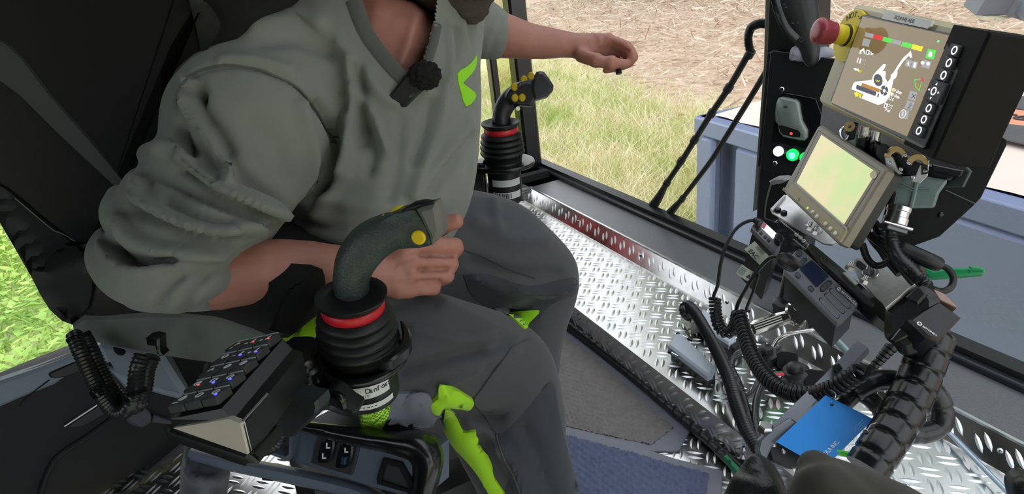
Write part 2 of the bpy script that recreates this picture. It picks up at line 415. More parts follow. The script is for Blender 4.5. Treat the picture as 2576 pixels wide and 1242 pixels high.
# machine part outside at the top right corner
MG = mat('grey_machine_paint', srgb(112, 116, 124), .5)
d0 = 4.4
mp = thing('machine_bracket', P(2500, 60, d0), 'grey steel machine beam with a round lamp outside, top right corner', 'bracket')
A = P(2436, 30, d0); Bx = (P(2640, 42, d0) - A); Lx = Bx.length; Bx.normalize(); By = UPV.copy(); By = (By - Bx * By.dot(Bx)).normalized()
BM = frame(A, Bx.cross(By), Bx)
MB().prism([(0, -.09), (0.02, .06), (.25, .03), (.34, .10), (Lx + .8, .10), (Lx + .8, -.09)], -.12, 0, BM, .01).build('beam', MG, mp)
MB().box((Lx * .62, .55, -.10), (.16, 1.1, .14), BM, .01).build('post', MG, mp)
MB().box((Lx * .62, -1.2, -.10), (.16, 2.4, .14), BM, .01).build('foot', MG, mp)
LMP = mat('lamp_collar', srgb(206, 200, 176), .6)
o = MB(); o.lathe([(.075, 0), (.08, .02), (.06, .035), (.04, .035)], 14, BM @ Matrix.Translation((.13, -.005, 0))); o.box((.2, .05, .012), (.06, .05, .02), BM, .004); o.build('lamp_collar', LMP, mp)
MB().ball((.13, -.005, .03), (.042, .042, .03), BM).build('lamp_lens', mat('grey_lens', srgb(120, 122, 130), .2), mp)
MB().tube(cat([BM @ V(q) for q in ((.19, -.01, .02), (.3, -.01, .03), (.36, -.05, .02), (.36, -.14, .01))]), .009, 6).build('lamp_cable', mat('pale_cable', srgb(214, 208, 190), .6), mp)

# ---------------------------------------------------------------- the cab shell
PAINT = mat('speckled_grey_paint', srgb(98, 100, 104), .22, var=.25, vs=500, bump=.5, bs=420, dist=.0012)
LINER = mat('black_lining', srgb(15, 15, 16), .8)
XW, ZS = 1.50, .166                                                # front window plane, sill height
YF, YN = 3.0, -.75                                               # far and near ends of the front
ALU = mat('aluminium_plate', (.60, .60, .59), .2, 1, var=.16, vs=14)
def plate_wear(m):
    N, Lk = m.node_tree.nodes, m.node_tree.links; b = N['Principled BSDF']
    co = N.new('ShaderNodeTexCoord'); n = N.new('ShaderNodeTexNoise'); n.inputs['Scale'].default_value = 24; n.inputs['Detail'].default_value = 6
    Lk.new(co.outputs['Object'], n.inputs['Vector']); r = N.new('ShaderNodeMapRange'); r.inputs[3].default_value = .12; r.inputs[4].default_value = .27; Lk.new(n.outputs['Fac'], r.inputs[0]); Lk.new(r.outputs[0], b.inputs['Roughness'])
plate_wear(ALU)
TRD = mat('polished_tread', (.80, .81, .82), .36, 1, var=.1, vs=30)
def bars(b, x0, x1, y0, y1, z, M, skip=None, cell=.043):
    """pairs of lens shaped tread bars set at 45 degrees"""
    h = .0026; L2 = .0225; W2 = .0056; off = .0088; s2 = math.sqrt(.5)
    n = int((abs(x1 - x0) + abs(y1 - y0)) / cell) + 4
    for i in range(-n, n):
        for j in range(-n, n):
            cx = (x0 + x1) / 2 + (i - j) * cell * s2; cy = (y0 + y1) / 2 + (i + j) * cell * s2
            if not (min(x0, x1) + .014 < cx < max(x0, x1) - .014 and min(y0, y1) + .014 < cy < max(y0, y1) - .014): continue
            if skip and skip(cx, cy): continue
            d = V((s2, s2)) if (i + j) % 2 else V((s2, -s2)); e = V((-d.y, d.x))
            for sgn in (-1, 1):
                c = V((cx, cy)) + e * (off * sgn); v = []
                for t, k in ((-1, 0), (-.5, .8), (0, 1), (.5, .8), (1, 0)):
                    p = c + d * (L2 * t)
                    if k == 0: v.append((p.x, p.y, z + .0001))
                    else:
                        for q, hh in ((-k, 0), (0, h * k), (k, 0)): v.append((p.x + e.x * W2 * q, p.y + e.y * W2 * q, z + hh))
                f = [(0, 3, 2), (0, 2, 1)][::1]
                f = [(0, 2, 1), (0, 3, 2), (1, 2, 5, 4), (2, 3, 6, 5), (4, 5, 8, 7), (5, 6, 9, 8), (7, 8, 10), (8, 9, 10)]
                b.add(v, f, M)
I4 = Matrix.Identity(4)
fl = MB(); fl.prism([(-1.34, -.76), (1.5, -.76), (1.5, 2.95), (.5, 2.6), (.12, 1.9), (-.4, 1.72), (-1.34, 1.44)], -.04, 0); floor = fl.build('floor', ALU, kind='structure')
b = MB(); bars(b, -.9, .9, .2, 1.95, 0, I4, lambda x, y: not ((x > .25 and y < 1.5) or (x < .2 and y > 1.15))); b.build('raised_tread', TRD, floor, kind='stuff')
led = link_empty('trim_1', (1.08, 1.1, 0)); led['kind'] = 'structure'
ZL, X0, X1 = .115, .907, 1.262
k = MB(); k.box(((X0 + X1) / 2, (YF + YN) / 2 - .17, ZL - .003), (X1 - X0, YF - YN - .3, .006)); k.box((X0 - .002, (YF + YN) / 2 - .17, ZL / 2), (.004, YF - YN - .3, ZL)); XT = 1.313; k.add([(X1, YN, ZL), (X1, YF - .3, ZL), (XT, YF - .3, ZS), (XT, YN, ZS)], [(0, 3, 2, 1)])
k.box(((X0 + XT) / 2, YF - .30, (ZL + ZS) / 2), (XT - X0, .004, ZS - ZL))
k.build('ledge_plate', ALU, led)
b = MB(); bars(b, X0, X1, .0, YF - .31, ZL, I4)
MV = Matrix(((0, 0, -1, X0 - .004), (1, 0, 0, 0), (0, -1, 0, 0), (0, 0, 0, 1)))
bars(b, .3, YF - .31, -ZL + .004, 0, 0, MV)
MV2 = frame((X1, 0, ZL), (-(ZS - ZL), 0, XT - X1), (0, 1, 0)); LL_ = math.hypot(ZS - ZL, XT - X1)
bars(b, .2, YF - .31, *((0, LL_) if MV2.to_3x3().col[1].z > 0 else (-LL_, 0)), 0, MV2)
b.build('raised_tread', TRD, led, kind='stuff')
e = MB(); e.box((XT, (YF + YN) / 2 - .17, ZS + .001), (.008, YF - YN - .3, .006)); e.box(((X0 + XT) / 2, YF - .30, ZS + .001), (XT - X0 + .02, .008, .006)); e.build('bare_edge', STEEL, led)
for y in (2.2, 1.75, 1.3, .8, .5):
    MB().lathe([(.006, 0), (.006, .002), (.003, .004)], 8, frame(((X1 + XT) / 2, y, (ZL + ZS) / 2 + .002), (-1, 0, 1), (0, 1, 0))).build('rivet', STEEL, led)
s = MB(); s.box(((XT + XW) / 2 + .003, (YF + YN) / 2, ZS / 2 - .003), (XW - XT, YF - YN, ZS)); s.box((1.13, YF - .14, ZS / 2 - .003), (.74, .3, ZS)); s.build('trim_2', PAINT, kind='structure')
FRM = mat('window_rail_black', srgb(40, 43, 48), .35)
s = MB(); s.box((XW, (YF + YN) / 2, ZS + .006), (.03, YF - YN, .022), None, .006); s.build('trim_3', FRM, kind='structure')
s = MB(); s.box((XW + .03, (YF + YN) / 2, -.2), (.05, YF - YN, .8)); s.build('wall_front', BLACK, kind='structure')

def glass_mat(name, refl=1.0, tint=(1, 1, 1, 1)):
    m = bpy.data.materials.new(name); m.use_nodes = True; N, Lk = m.node_tree.nodes, m.node_tree.links; N.clear()
    out = N.new('ShaderNodeOutputMaterial'); tr = N.new('ShaderNodeBsdfTransparent'); tr.inputs['Color'].default_value = tint
    gl = N.new('ShaderNodeBsdfGlossy'); gl.inputs['Roughness'].default_value = .01; mx = N.new('ShaderNodeMixShader'); fr = N.new('ShaderNodeLayerWeight'); fr.inputs['Blend'].default_value = .5; pw = N.new('ShaderNodeMath'); pw.operation = 'POWER'; pw.inputs[1].default_value = 5; Lk.new(fr.outputs['Facing'], pw.inputs[0]); ad = N.new('ShaderNodeMath'); ad.operation = 'ADD'; ad.inputs[1].default_value = .04; Lk.new(pw.outputs[0], ad.inputs[0])
    mm = N.new('ShaderNodeMath'); mm.operation = 'MULTIPLY'; mm.inputs[1].default_value = refl; Lk.new(ad.outputs[0], mm.inputs[0])
    Lk.new(mm.outputs[0], mx.inputs[0]); Lk.new(tr.outputs[0], mx.inputs[1]); Lk.new(gl.outputs[0], mx.inputs[2]); Lk.new(mx.outputs[0], out.inputs['Surface']); return m
GLASS = glass_mat('window_glass', .6, (.97, .98, .97, 1))
TINT = glass_mat('tinted_glass', .6, (.62, .66, .42, 1))
ZR = 2.05
def pane(name, c, parent=None, m=GLASS):
    return MB().add(c, [(0, 1, 2, 3)]).build(name, m, parent, 0, None if parent else 'structure')
pane('window_1', [(XW, YN, ZS), (XW, YF, ZS), (XW, YF, ZR), (XW, YN, ZR)])
# far left corner post with its narrow tinted gap
yl = YF
def post(name, p0, p1, w, d, m): 
    q = [onx(p0[0], p0[1], XW + .0), onx(p1[0], p1[1], XW)]
    return q
p_b = onz(1352, 438, ZS)
MB().box((XW - .03, YF - .02, (ZS + ZR) / 2), (.1, .085, ZR - ZS), None, .012).build('trim_4', BLACKG, kind='structure')
MB().box((XW - .185, YF + .0, (ZS + ZR) / 2), (.04, .06, ZR - ZS), None, .008).build('trim_5', BLACKG, kind='structure')
pane('window_2', [(XW - .17, YF, ZS), (XW - .06, YF, ZS), (XW - .06, YF, ZR), (XW - .17, YF, ZR)], None, TINT)
XJ, YJ = .45, 2.62
dL = V((XW - .18 - XJ, YF - YJ, 0))
pane('window_3', [(XW - .2, YF, ZS), (XJ, YJ, ZS), (XJ, YJ, ZR), (XW - .2, YF, ZR)])
s = MB(); s.box(((XW - .2 + XJ) / 2, (YF + YJ) / 2, -.2), (1.2, .05, .8), None); s.build('wall_left', LINER, kind='structure'); lw = MB(); a_, b2 = V((XJ, YJ, 0)), V((1.12, YJ + (1.12 - XJ) * (YF - YJ) / (XW - .2 - XJ), 0)); t_ = (b2 - a_).cross(V((0, 0, 1))).normalized() * .02; h0, h1 = V((0, 0, -.2)), V((0, 0, .95))
lw.add([a_ - t_ + h0, b2 - t_ + h0, b2 + t_ + h0, a_ + t_ + h0, a_ - t_ + h1, b2 - t_ + h1, b2 + t_ + h1, a_ + t_ + h1], [(0, 1, 5, 4), (2, 3, 7, 6), (1, 2, 6, 5), (3, 0, 4, 7), (4, 5, 6, 7), (3, 2, 1, 0)]); lw.build('trim_7', LINER, kind='structure')
# roof, rear and near walls
s = MB(); s.box((-.35, 1.1, ZR + .03), (1.94, 4.3, .06)); s.box((1.47, 1.1, ZR + .03), (.10, 4.3, .06)); s.box((1.02, 2.78, ZR + .03), (.80, .95, .06)); s.box((1.02, -.86, ZR + .03), (.80, .36, .06)); s.build('ceiling', LINER, kind='structure')
pane('window_7', [(-1.32, -.6, 1.0), (-1.32, .5, 1.0), (-1.32, .5, 1.9), (-1.32, -.6, 1.9)])
s = MB(); s.box((-1.32, .9, .35), (.06, 4.0, 1.3)); s.box((-1.32, .9, 1.98), (.06, 4.0, .16)); s.box((-1.32, 1.7, 1.45), (.06, 2.4, .9)); s.box((-1.32, -.75, 1.45), (.06, .3, .9)); s.build('wall_rear', LINER, kind='structure')
s = MB(); s.box((.08, YN - .03, -.09), (2.8, .06, .42)); s.box((-.5, YN - .03, 1.5), (1.7, .06, 1.1)); s.build('wall_right', LINER, kind='structure')
pane('window_4', [(-1.3, YN, .12), (XW, YN, .12), (XW, YN, ZR), (-1.3, YN, ZR)])
pane('window_6', [(.62, -.7, ZR + .03), (1.42, -.7, ZR + .03), (1.42, 2.3, ZR + .03), (.62, 2.3, ZR + .03)])  # unseen roof pane added to let light onto the right-hand equipment
# ---------------------------------------------------------------- sculpting helpers
from mathutils.geometry import delaunay_2d_cdt
def limb(mb, rows, n=18, k=6):
    """tapered limb: rows of (x, y, depth, visible half width in pixels, half thickness in metres)"""
    ps = cat([V((r[0], r[1], r[2] * 1000)) for r in rows], k); hs = cat([V((r[3], r[4] * 1000, 0)) for r in rows], k)
    p = [P(q.x, q.y, q.z / 1000) for q in ps]; N = len(p); v = []; f = []
    for i in range(N):
        t = (p[min(i + 1, N - 1)] - p[max(i - 1, 0)]).normalized(); vd = (p[i] - CAM).normalized()
        a = t.cross(vd); a = a.normalized() if a.length > 1e-3 else t.orthogonal().normalized(); c = a.cross(t)
        ra, rc = px2m(hs[i].x, ps[i].z / 1000), hs[i].y / 1000
        for j in range(n):
            w = 2 * math.pi * j / n; v.append(p[i] + a * (ra * math.cos(w)) + c * (rc * math.sin(w)))
    for i in range(N - 1):
        for j in range(n):
            q = (j + 1) % n; f.append((i * n + j, i * n + q, i * n + n + q, i * n + n + j))
    f.append(tuple(range(n - 1, -1, -1))); f.append(tuple((N - 1) * n + j for j in range(n)))
    mb.add(v, f)
    for i in (0, -1):
        rb = min(px2m(hs[i].x, ps[i].z / 1000), hs[i].y / 1000) * .96; mb.ball(p[i], rb, None, 14)
def chain(mb, pts, r, n=10):
    """finger like chain of (x, y, depth) joints"""
    p = cat([P(*q) for q in pts], 4); R = [r[0] + (r[1] - r[0]) * i / (len(p) - 1) for i in range(len(p))]
    mb.tube(p, R, n); mb.ball(p[-1], R[-1], None, 10); mb.ball(p[0], R[0], None, 10)
    for q in pts[1:-1]: mb.ball(P(*q), r[0] * 1.03, None, 10)
def fuse(mb, vox, it=6, fac=.5):
    me = mb.mesh('tmp', [], 0); o = bpy.data.objects.new('tmp', me); COL.objects.link(o)
    m = o.modifiers.new('r', 'REMESH'); m.mode = 'VOXEL'; m.voxel_size = vox; m.adaptivity = 0
    s = o.modifiers.new('s', 'SMOOTH'); s.factor = fac; s.iterations = it
    bpy.context.view_layer.update()
    r = bpy.data.meshes.new_from_object(o.evaluated_get(bpy.context.evaluated_depsgraph_get())); bpy.data.objects.remove(o); return r
def coords(me):
    a = np.empty(len(me.vertices) * 3); me.vertices.foreach_get('co', a); return a.reshape(-1, 3)
def normals(me):
    a = np.empty(len(me.vertices) * 3); me.vertices.foreach_get('normal', a); return a.reshape(-1, 3)
RN = np.array(R3).T
def projn(c):
    q = (c - np.array(CAM)) @ RN.T; return CX + FPX * q[:, 0] / q[:, 2], CY + FPX * q[:, 1] / q[:, 2], q[:, 2]
def seg_dist(u, v, pl):
    best = np.full(u.shape, 1e9)
    for (x0, y0), (x1, y1) in zip(pl, pl[1:]):
        dx, dy = x1 - x0, y1 - y0; t = np.clip(((u - x0) * dx + (v - y0) * dy) / (dx * dx + dy * dy + 1e-9), 0, 1)
        best = np.minimum(best, np.hypot(u - x0 - t * dx, v - y0 - t * dy))
    return best
def folds(me, strokes, rough=None):
    """cloth folds: each stroke is (points, width, height) pushed out of (or into) the cloth on the near side"""
    c = coords(me); me.update(); n = normals(me); u, v, d = projn(c); vd = c - np.array(CAM); vd /= np.linalg.norm(vd, axis=1)[:, None]
    face = np.clip(-(n * vd).sum(1) * 1.6 + .25, 0, 1); D = np.zeros(len(c))
    for pl, w, h in strokes:
        q = [(p.x, p.y) for p in cat([V((*a, 0)) for a in pl], 5)]
        t = seg_dist(u, v, q); ends = 1.0
        D += h * np.exp(-(t / w) ** 2)
    D *= face
    if rough:
        for s, h in rough:
            D += np.array([noise.noise(V(p) * s) for p in c]) * h
    c = c + n * D[:, None]; me.vertices.foreach_set('co', c.ravel()); me.update(); return me
def smooth_link(name, me, m, parent=None):
    me.name = name; me.materials.clear(); me.materials.append(m); me.polygons.foreach_set('use_smooth', [True] * len(me.polygons)); return link(name, me, parent)
def bvh(*objs):
    vs = []; fs = []
    for o in objs:
        M = o.matrix_world if not o.parent else Matrix.Identity(4)
        b = len(vs); vs += [v.co.copy() for v in o.data.vertices]; fs += [[b + i for i in p.vertices] for p in o.data.polygons]
    return BVHTree.FromPolygons(vs, fs)
def hit(t, x, y):
    r = ray(x, y).normalized(); h = t.ray_cast(CAM, r); return h[0], h[1]
def patch(name, poly, tree, m, parent, off=.002, th=.003, step=9, puff=0, sub=5):
    """piece of cloth sewn onto the surface seen inside an outline"""
    loop = poly if sub <= 1 else [(p.x, p.y) for p in cat([V((*a, 0)) for a in list(poly) + [poly[0]]], sub)[:-1]]
    xs = [p[0] for p in loop]; ys = [p[1] for p in loop]; pts = [V(p) for p in loop]; n0 = len(pts)
    def inside(x, y):
        c = False
        for (x0, y0), (x1, y1) in zip(loop, loop[1:] + loop[:1]):
            if (y0 > y) != (y1 > y) and x < (x1 - x0) * (y - y0) / (y1 - y0) + x0: c = not c
        return c
    y = min(ys) + step / 2
    while y < max(ys):
        x = min(xs) + step / 2
        while x < max(xs):
            if inside(x, y) and min((V((x, y)) - p).length for p in pts[:n0]) > step * .45: pts.append(V((x, y)))
            x += step
        y += step
    vv, _, ff, *_ = delaunay_2d_cdt(pts, [(i, (i + 1) % n0) for i in range(n0)], [list(range(n0))], 1, 1e-4)
    top = []; bot = []; last = None
    ds = []
    for q in vv:
        h, nn = hit(tree, q.x, q.y)
        ds.append((h, nn))
    good = [h for h, _ in ds if h]; 
    for q, (h, nn) in zip(vv, ds):
        if h is None:
            nr = min(((V((q.x - a.x, q.y - a.y)).length, i) for i, a in enumerate(vv) if ds[i][0] is not None))[1]
            dd = proj(ds[nr][0])[1]; h = P(q.x, q.y, dd); nn = ds[nr][1]
        e = min((V((q.x, q.y)) - p).length for p in pts[:n0]); pf = puff * min(1, e / 18)
        top.append(h + nn * (off + th + pf)); bot.append(h + nn * (off - .004))
    n = len(top); b = MB(); fc = []
    for f in ff:
        f = list(f)
        nrm = (top[f[1]] - top[f[0]]).cross(top[f[2]] - top[f[0]])
        if nrm.dot(CAM - top[f[0]]) < 0: f.reverse()
        fc.append(tuple(f)); fc.append(tuple(n + i for i in reversed(f)))
    ed = {}
    for f in fc[::2]:
        for a, c in zip(f, f[1:] + f[:1]): ed[a, c] = 1
    for a, c in list(ed):
        if (c, a) not in ed: fc.append((c, a, n + a, n + c))
    b.add(top + bot, fc)
    return b.build(name, m, parent, 40)
def seam(name, pl, tree, m, parent, r=.0015, off=.0008, k=5, n=6):
    q = cat([V((*a, 0)) for a in pl], k); p = []
    for a in q:
        h, nn = hit(tree, a.x, a.y)
        if h is not None: p.append(h + nn * off)
    return MB().tube(p, r, n).build(name, m, parent)

# ---------------------------------------------------------------- the operator
def cloth(name, col, rough=.85, bump=.25, bs=700, var=.1, vs=9):
    m = mat(name, col, rough, var=var, vs=vs, bump=bump, bs=bs, dist=.0006, spec=.25); m.node_tree.nodes['Principled BSDF'].inputs['Sheen Weight'].default_value = .15; return m
SKIN = mat('skin', srgb(174, 120, 106), .5, var=.14, vs=22, bump=.25, bs=260, dist=.0006); SKIN.node_tree.nodes['Principled BSDF'].inputs['Subsurface Weight'].default_value = .08
SHIRT = cloth('grey_sweatshirt', srgb(126, 131, 126))
PANTS = cloth('charcoal_work_trousers', srgb(74, 76, 80), .8, .3, 900)
PANTS2 = cloth('dark_trouser_panel', srgb(56, 59, 65), .75, .3, 900)
LIME = cloth('lime_fabric', srgb(166, 224, 40), .75, .2, 900)
BEARD = mat('beard_hair', srgb(70, 62, 57), .8, var=.4, vs=300, bump=.8, bs=500, dist=.002)

sk = MB()
# torso core, neck, arms, legs: one continuous body
limb(sk, [(930, 660, .92, 150, .14), (945, 480, .93, 175, .15), (935, 300, .93, 205, .165), (960, 170, .945, 215, .175), (985, 60, .955, 160, .11), (1000, 0, .93, 105, .06), (1030, -60, .89, 98, .058), (1065, -120, .85, 95, .058)])
limb(sk, [(990, 165, .85, 60, .03), (1040, 130, .88, 60, .04), (1020, 30, .925, 80, .05)])
limb(sk, [(640, 250, .74, 110, .05), (560, 430, .70, 100, .048), (440, 640, .675, 85, .042), (520, 690, .675, 86, .044), (600, 688, .685, 84, .04), (740, 678, .71, 77, .036), (850, 678, .735, 62, .03), (930, 688, .752, 52, .022), (990, 690, .765, 55, .02)])
limb(sk, [(1150, 30, 1.16, 70, .05), (1200, 70, 1.17, 60, .045), (1250, 86, 1.18, 57, .042), (1340, 105, 1.19, 43, .034), (1420, 112, 1.2, 33, .025), (1455, 116, 1.2, 32, .022), (1490, 120, 1.2, 38, .018)])
# right fist behind the near joystick
D0 = .765
for a, b in (((990, 660, D0), (1048, 618, D0 + .005)), ((990, 680, D0), (1040, 660, D0)), ((985, 700, D0), (1035, 695, D0)), ((975, 715, D0), (1030, 724, D0 + .006))):
    chain(sk, [a, ((a[0] + b[0]) / 2, (a[1] + b[1]) / 2, D0 - .001), b], (.016, .0135))
chain(sk, [(960, 700, D0 + .02), (1010, 690, D0 + .03), (1040, 670, D0 + .03)], (.02, .018))
chain(sk, [(1048, 618, .772), (1143, 619, .79), (1128, 643, .832), (1080, 650, .838)], (.0122, .0095))
chain(sk, [(1042, 660, .768), (1132, 660, .785), (1118, 678, .826), (1070, 682, .832)], (.0108, .009))
chain(sk, [(1037, 696, .768), (1122, 692, .785), (1108, 704, .822), (1065, 706, .83)], (.0102, .0085))
chain(sk, [(1032, 726, .774), (1090, 724, .788), (1078, 732, .815), (1050, 732, .822)], (.0098, .008))
chain(sk, [(985, 655, .80), (1050, 600, .822), (1105, 568, .80), (1148, 556, .795)], (.0145, .0105))
# left hand reaching out
for a, b in (((1480, 108, 1.195), (1532, 100, 1.19)), ((1480, 118, 1.205), (1536, 118, 1.205)), ((1478, 128, 1.215), (1528, 134, 1.22)), ((1476, 134, 1.225), (1515, 146, 1.23))):
    chain(sk, [a, ((a[0] + b[0]) / 2, (a[1] + b[1]) / 2, a[2]), b], (.017, .0135))
chain(sk, [(1532, 100, 1.19), (1574, 116, 1.175), (1591, 143, 1.17), (1580, 160, 1.175)], (.0112, .0088))
chain(sk, [(1536, 118, 1.205), (1572, 132, 1.20), (1582, 156, 1.2), (1566, 166, 1.205)], (.0112, .0088))
chain(sk, [(1528, 134, 1.22), (1556, 146, 1.225), (1560, 165, 1.225), (1545, 172, 1.225)], (.0105, .0083))
chain(sk, [(1515, 146, 1.23), (1536, 158, 1.24), (1536, 172, 1.24), (1524, 176, 1.24)], (.0095, .0076))
chain(sk, [(1462, 138, 1.185), (1500, 152, 1.165), (1536, 158, 1.16), (1570, 160, 1.165)], (.0145, .0092))
# head, turned towards the open window (mostly above the picture)
HC = P(1078, -216, .815)
fx = (P(1298, -160, .78) - HC).normalized(); fz = (V((0, 0, 1)) - fx * fx.z).normalized(); fy = fz.cross(fx)
HM = Matrix.Translation(HC) @ Matrix((fx, fy, fz)).transposed().to_4x4()
sk.ball((-.012, 0, .03), (.098, .078, .098), HM, 20); sk.ball((.03, 0, -.035), (.066, .06, .075), HM, 18); sk.ball((.066, 0, -.092), (.026, .03, .024), HM, 12)
sk.tube([HM @ V(q) for q in ((.085, 0, .03), (.1, 0, .0), (.112, 0, -.014))], [.011, .014, .017], 10); sk.ball((.108, 0, -.016), (.014, .02, .012), HM)
sk.ball((.086, .03, .032), (.012, .022, .008), HM); sk.ball((.086, -.03, .032), (.012, .022, .008), HM)
sk.ball((.086, 0, -.052), (.012, .026, .006), HM); sk.ball((.084, 0, -.064), (.012, .022, .007), HM)
for q in (-1, 1): sk.ball((-.015, q * .08, .0), (.018, .008, .032), HM)
# legs inside the trousers and feet
limb(sk, [(880, 790, .87, 110, .075), (1060, 850, .86, 105, .07), (1270, 910, .91, 75, .052), (1310, 1080, .93, 70, .05), (1370, 1280, .97, 55, .042), (1400, 1440, 1.0, 45, .035)])
limb(sk, [(1000, 690, 1.0, 110, .075), (1220, 650, 1.09, 100, .07), (1370, 700, 1.16, 62, .05), (1345, 860, 1.15, 60, .05), (1330, 1010, 1.17, 50, .042), (1335, 1100, 1.19, 42, .035)])
# feet on the floor: ankle to toes along the seat's forward direction
FWD = V((.79, -.61, 0))
body_me = None
for q, d in (((1400, 1440), 1.0), ((1335, 1100), 1.19)):
    a = P(*q, d); h = V((a.x, a.y, .045)); 
    sk.tube(cat([a, h + V((0, 0, .06)), h], 4), .036, 12)
    sk.tube(cat([h - FWD * .05, h + FWD * .05, h + FWD * .13 - V((0, 0, .012)), h + FWD * .19 - V((0, 0, .02))], 4), [(.036 - .0012 * i, .034 - .0012 * i) for i in range(13)], 12); sk.ball(h + FWD * .19 - V((0, 0, .02)), .022)
bme = fuse(sk, .0032, 3, .5)
c = coords(bme); nn = normals(bme); u, v, d = projn(c)
# knuckle hollows, tendons and wrist creases on the hands
bme = folds(bme, [([(1060, 640), (1140, 642)], 5, -.006), ([(1055, 679), (1125, 678)], 5, -.006), ([(1050, 711), (1105, 708)], 5, -.005), ([(1540, 112), (1580, 128)], 4, -.004), ([(1540, 128), (1566, 142)], 4, -.004),
                  ([(1000, 672), (1052, 655)], 8, .0015), ([(990, 700), (1040, 692)], 8, .0015), ([(985, 655), (1050, 622)], 8, .0015), ([(1012, 668), (1020, 690)], 6, -.0012),
                  ([(1010, 160), (1035, 90), (1050, 40)], 14, .004), ([(1075, 120), (1085, 70)], 10, .003)], ((22, .0012), (70, .0006)))
person = smooth_link('person', bme, SKIN)
tag(person, 'seated man in a grey sweatshirt and charcoal work trousers reaching out his left arm', 'person')
EYE = mat('eye_white', srgb(225, 222, 215), .2); IRIS = mat('iris', srgb(70, 60, 50), .2)
for q in (-1, 1):
    MB().ball((.083, q * .03, .018), .0115, HM).build('eye', EYE, person); MB().ball((.0925, q * .03, .017), (.004, .005, .005), HM).build('iris', IRIS, person)
hb = MB(); hb.ball((-.03, 0, .05), (.095, .085, .095), HM, 20); hb.ball((-.06, 0, 0), (.06, .078, .07), HM, 16)
hm_ = smooth_link('hair', folds(fuse(hb, .006, 4), [], ((60, .003),)), BEARD, person)
bb = MB(); bb.ball((.045, 0, -.07), (.066, .066, .048), HM, 18); bb.ball((.07, 0, -.095), (.036, .04, .03), HM, 14)
for q in (-1, 1): bb.tube(cat([HM @ V(p) for p in ((-.0, q * .072, -.01), (.015, q * .068, -.05), (.05, q * .05, -.085))], 5), .014, 10)
bb.ball((.098, 0, -.038), (.014, .032, .008), HM)
smooth_link('beard', folds(fuse(bb, .005, 3), [], ((90, .003), (200, .0015))), BEARD, person)

# sweatshirt
sh = MB()
limb(sh, [(970, -140, .98, 190, .15), (935, -50, .975, 262, .165), (905, 50, .95, 322, .195), (915, 160, .935, 308, .215), (940, 290, .93, 278, .2), (945, 400, .93, 258, .19), (940, 500, .925, 240, .185), (930, 580, .92, 205, .18), (925, 610, .92, 190, .172)], 28)
limb(sh, [(850, -90, .975, 185, .12), (785, 0, .965, 128, .11), (732, 70, .93, 148, .11), (716, 150, .87, 158, .11), (700, 210, .82, 150, .10)], 24)
limb(sh, [(760, 190, .83, 150, .10), (680, 235, .765, 185, .098), (625, 320, .725, 196, .092), (585, 420, .705, 178, .084), (520, 520, .692, 172, .08), (450, 610, .68, 160, .075), (400, 665, .678, 128, .07)], 26)
limb(sh, [(390, 660, .676, 118, .066), (440, 690, .676, 100, .066), (500, 697, .68, 88, .064), (548, 697, .684, 82, .062)], 24)
limb(sh, [(1080, 20, 1.1, 110, .1), (1150, 40, 1.15, 92, .08), (1205, 70, 1.172, 76, .06), (1238, 84, 1.178, 68, .055)], 22)
def roll(pts, r):
    p = cat([P(*a) for a in pts], 5); sh.tube(p, [r * (.55 + .45 * math.sin(math.pi * (i + .5) / len(p)) ** .5) for i in range(len(p))], 12); sh.ball(p[0], r * .55, None, 10); sh.ball(p[-1], r * .5, None, 10)
roll([(352, 452, .70), (352, 492, .645), (400, 528, .615), (470, 560, .605), (548, 578, .61), (640, 575, .635)], .021)
roll([(372, 388, .70), (400, 395, .66), (450, 412, .63), (540, 470, .615), (620, 506, .618), (700, 540, .64)], .017)
roll([(300, 490, .70), (306, 540, .645), (350, 590, .618), (430, 620, .61), (520, 628, .615), (590, 615, .64)], .02)
roll([(275, 600, .69), (284, 660, .64), (330, 705, .615), (420, 722, .605), (500, 712, .61), (550, 690, .635)], .024)
sme = fuse(sh, .0045, 4, .5)
R_ = lambda p, w=16, h=.007: (p, w * .92, h * 1.3)
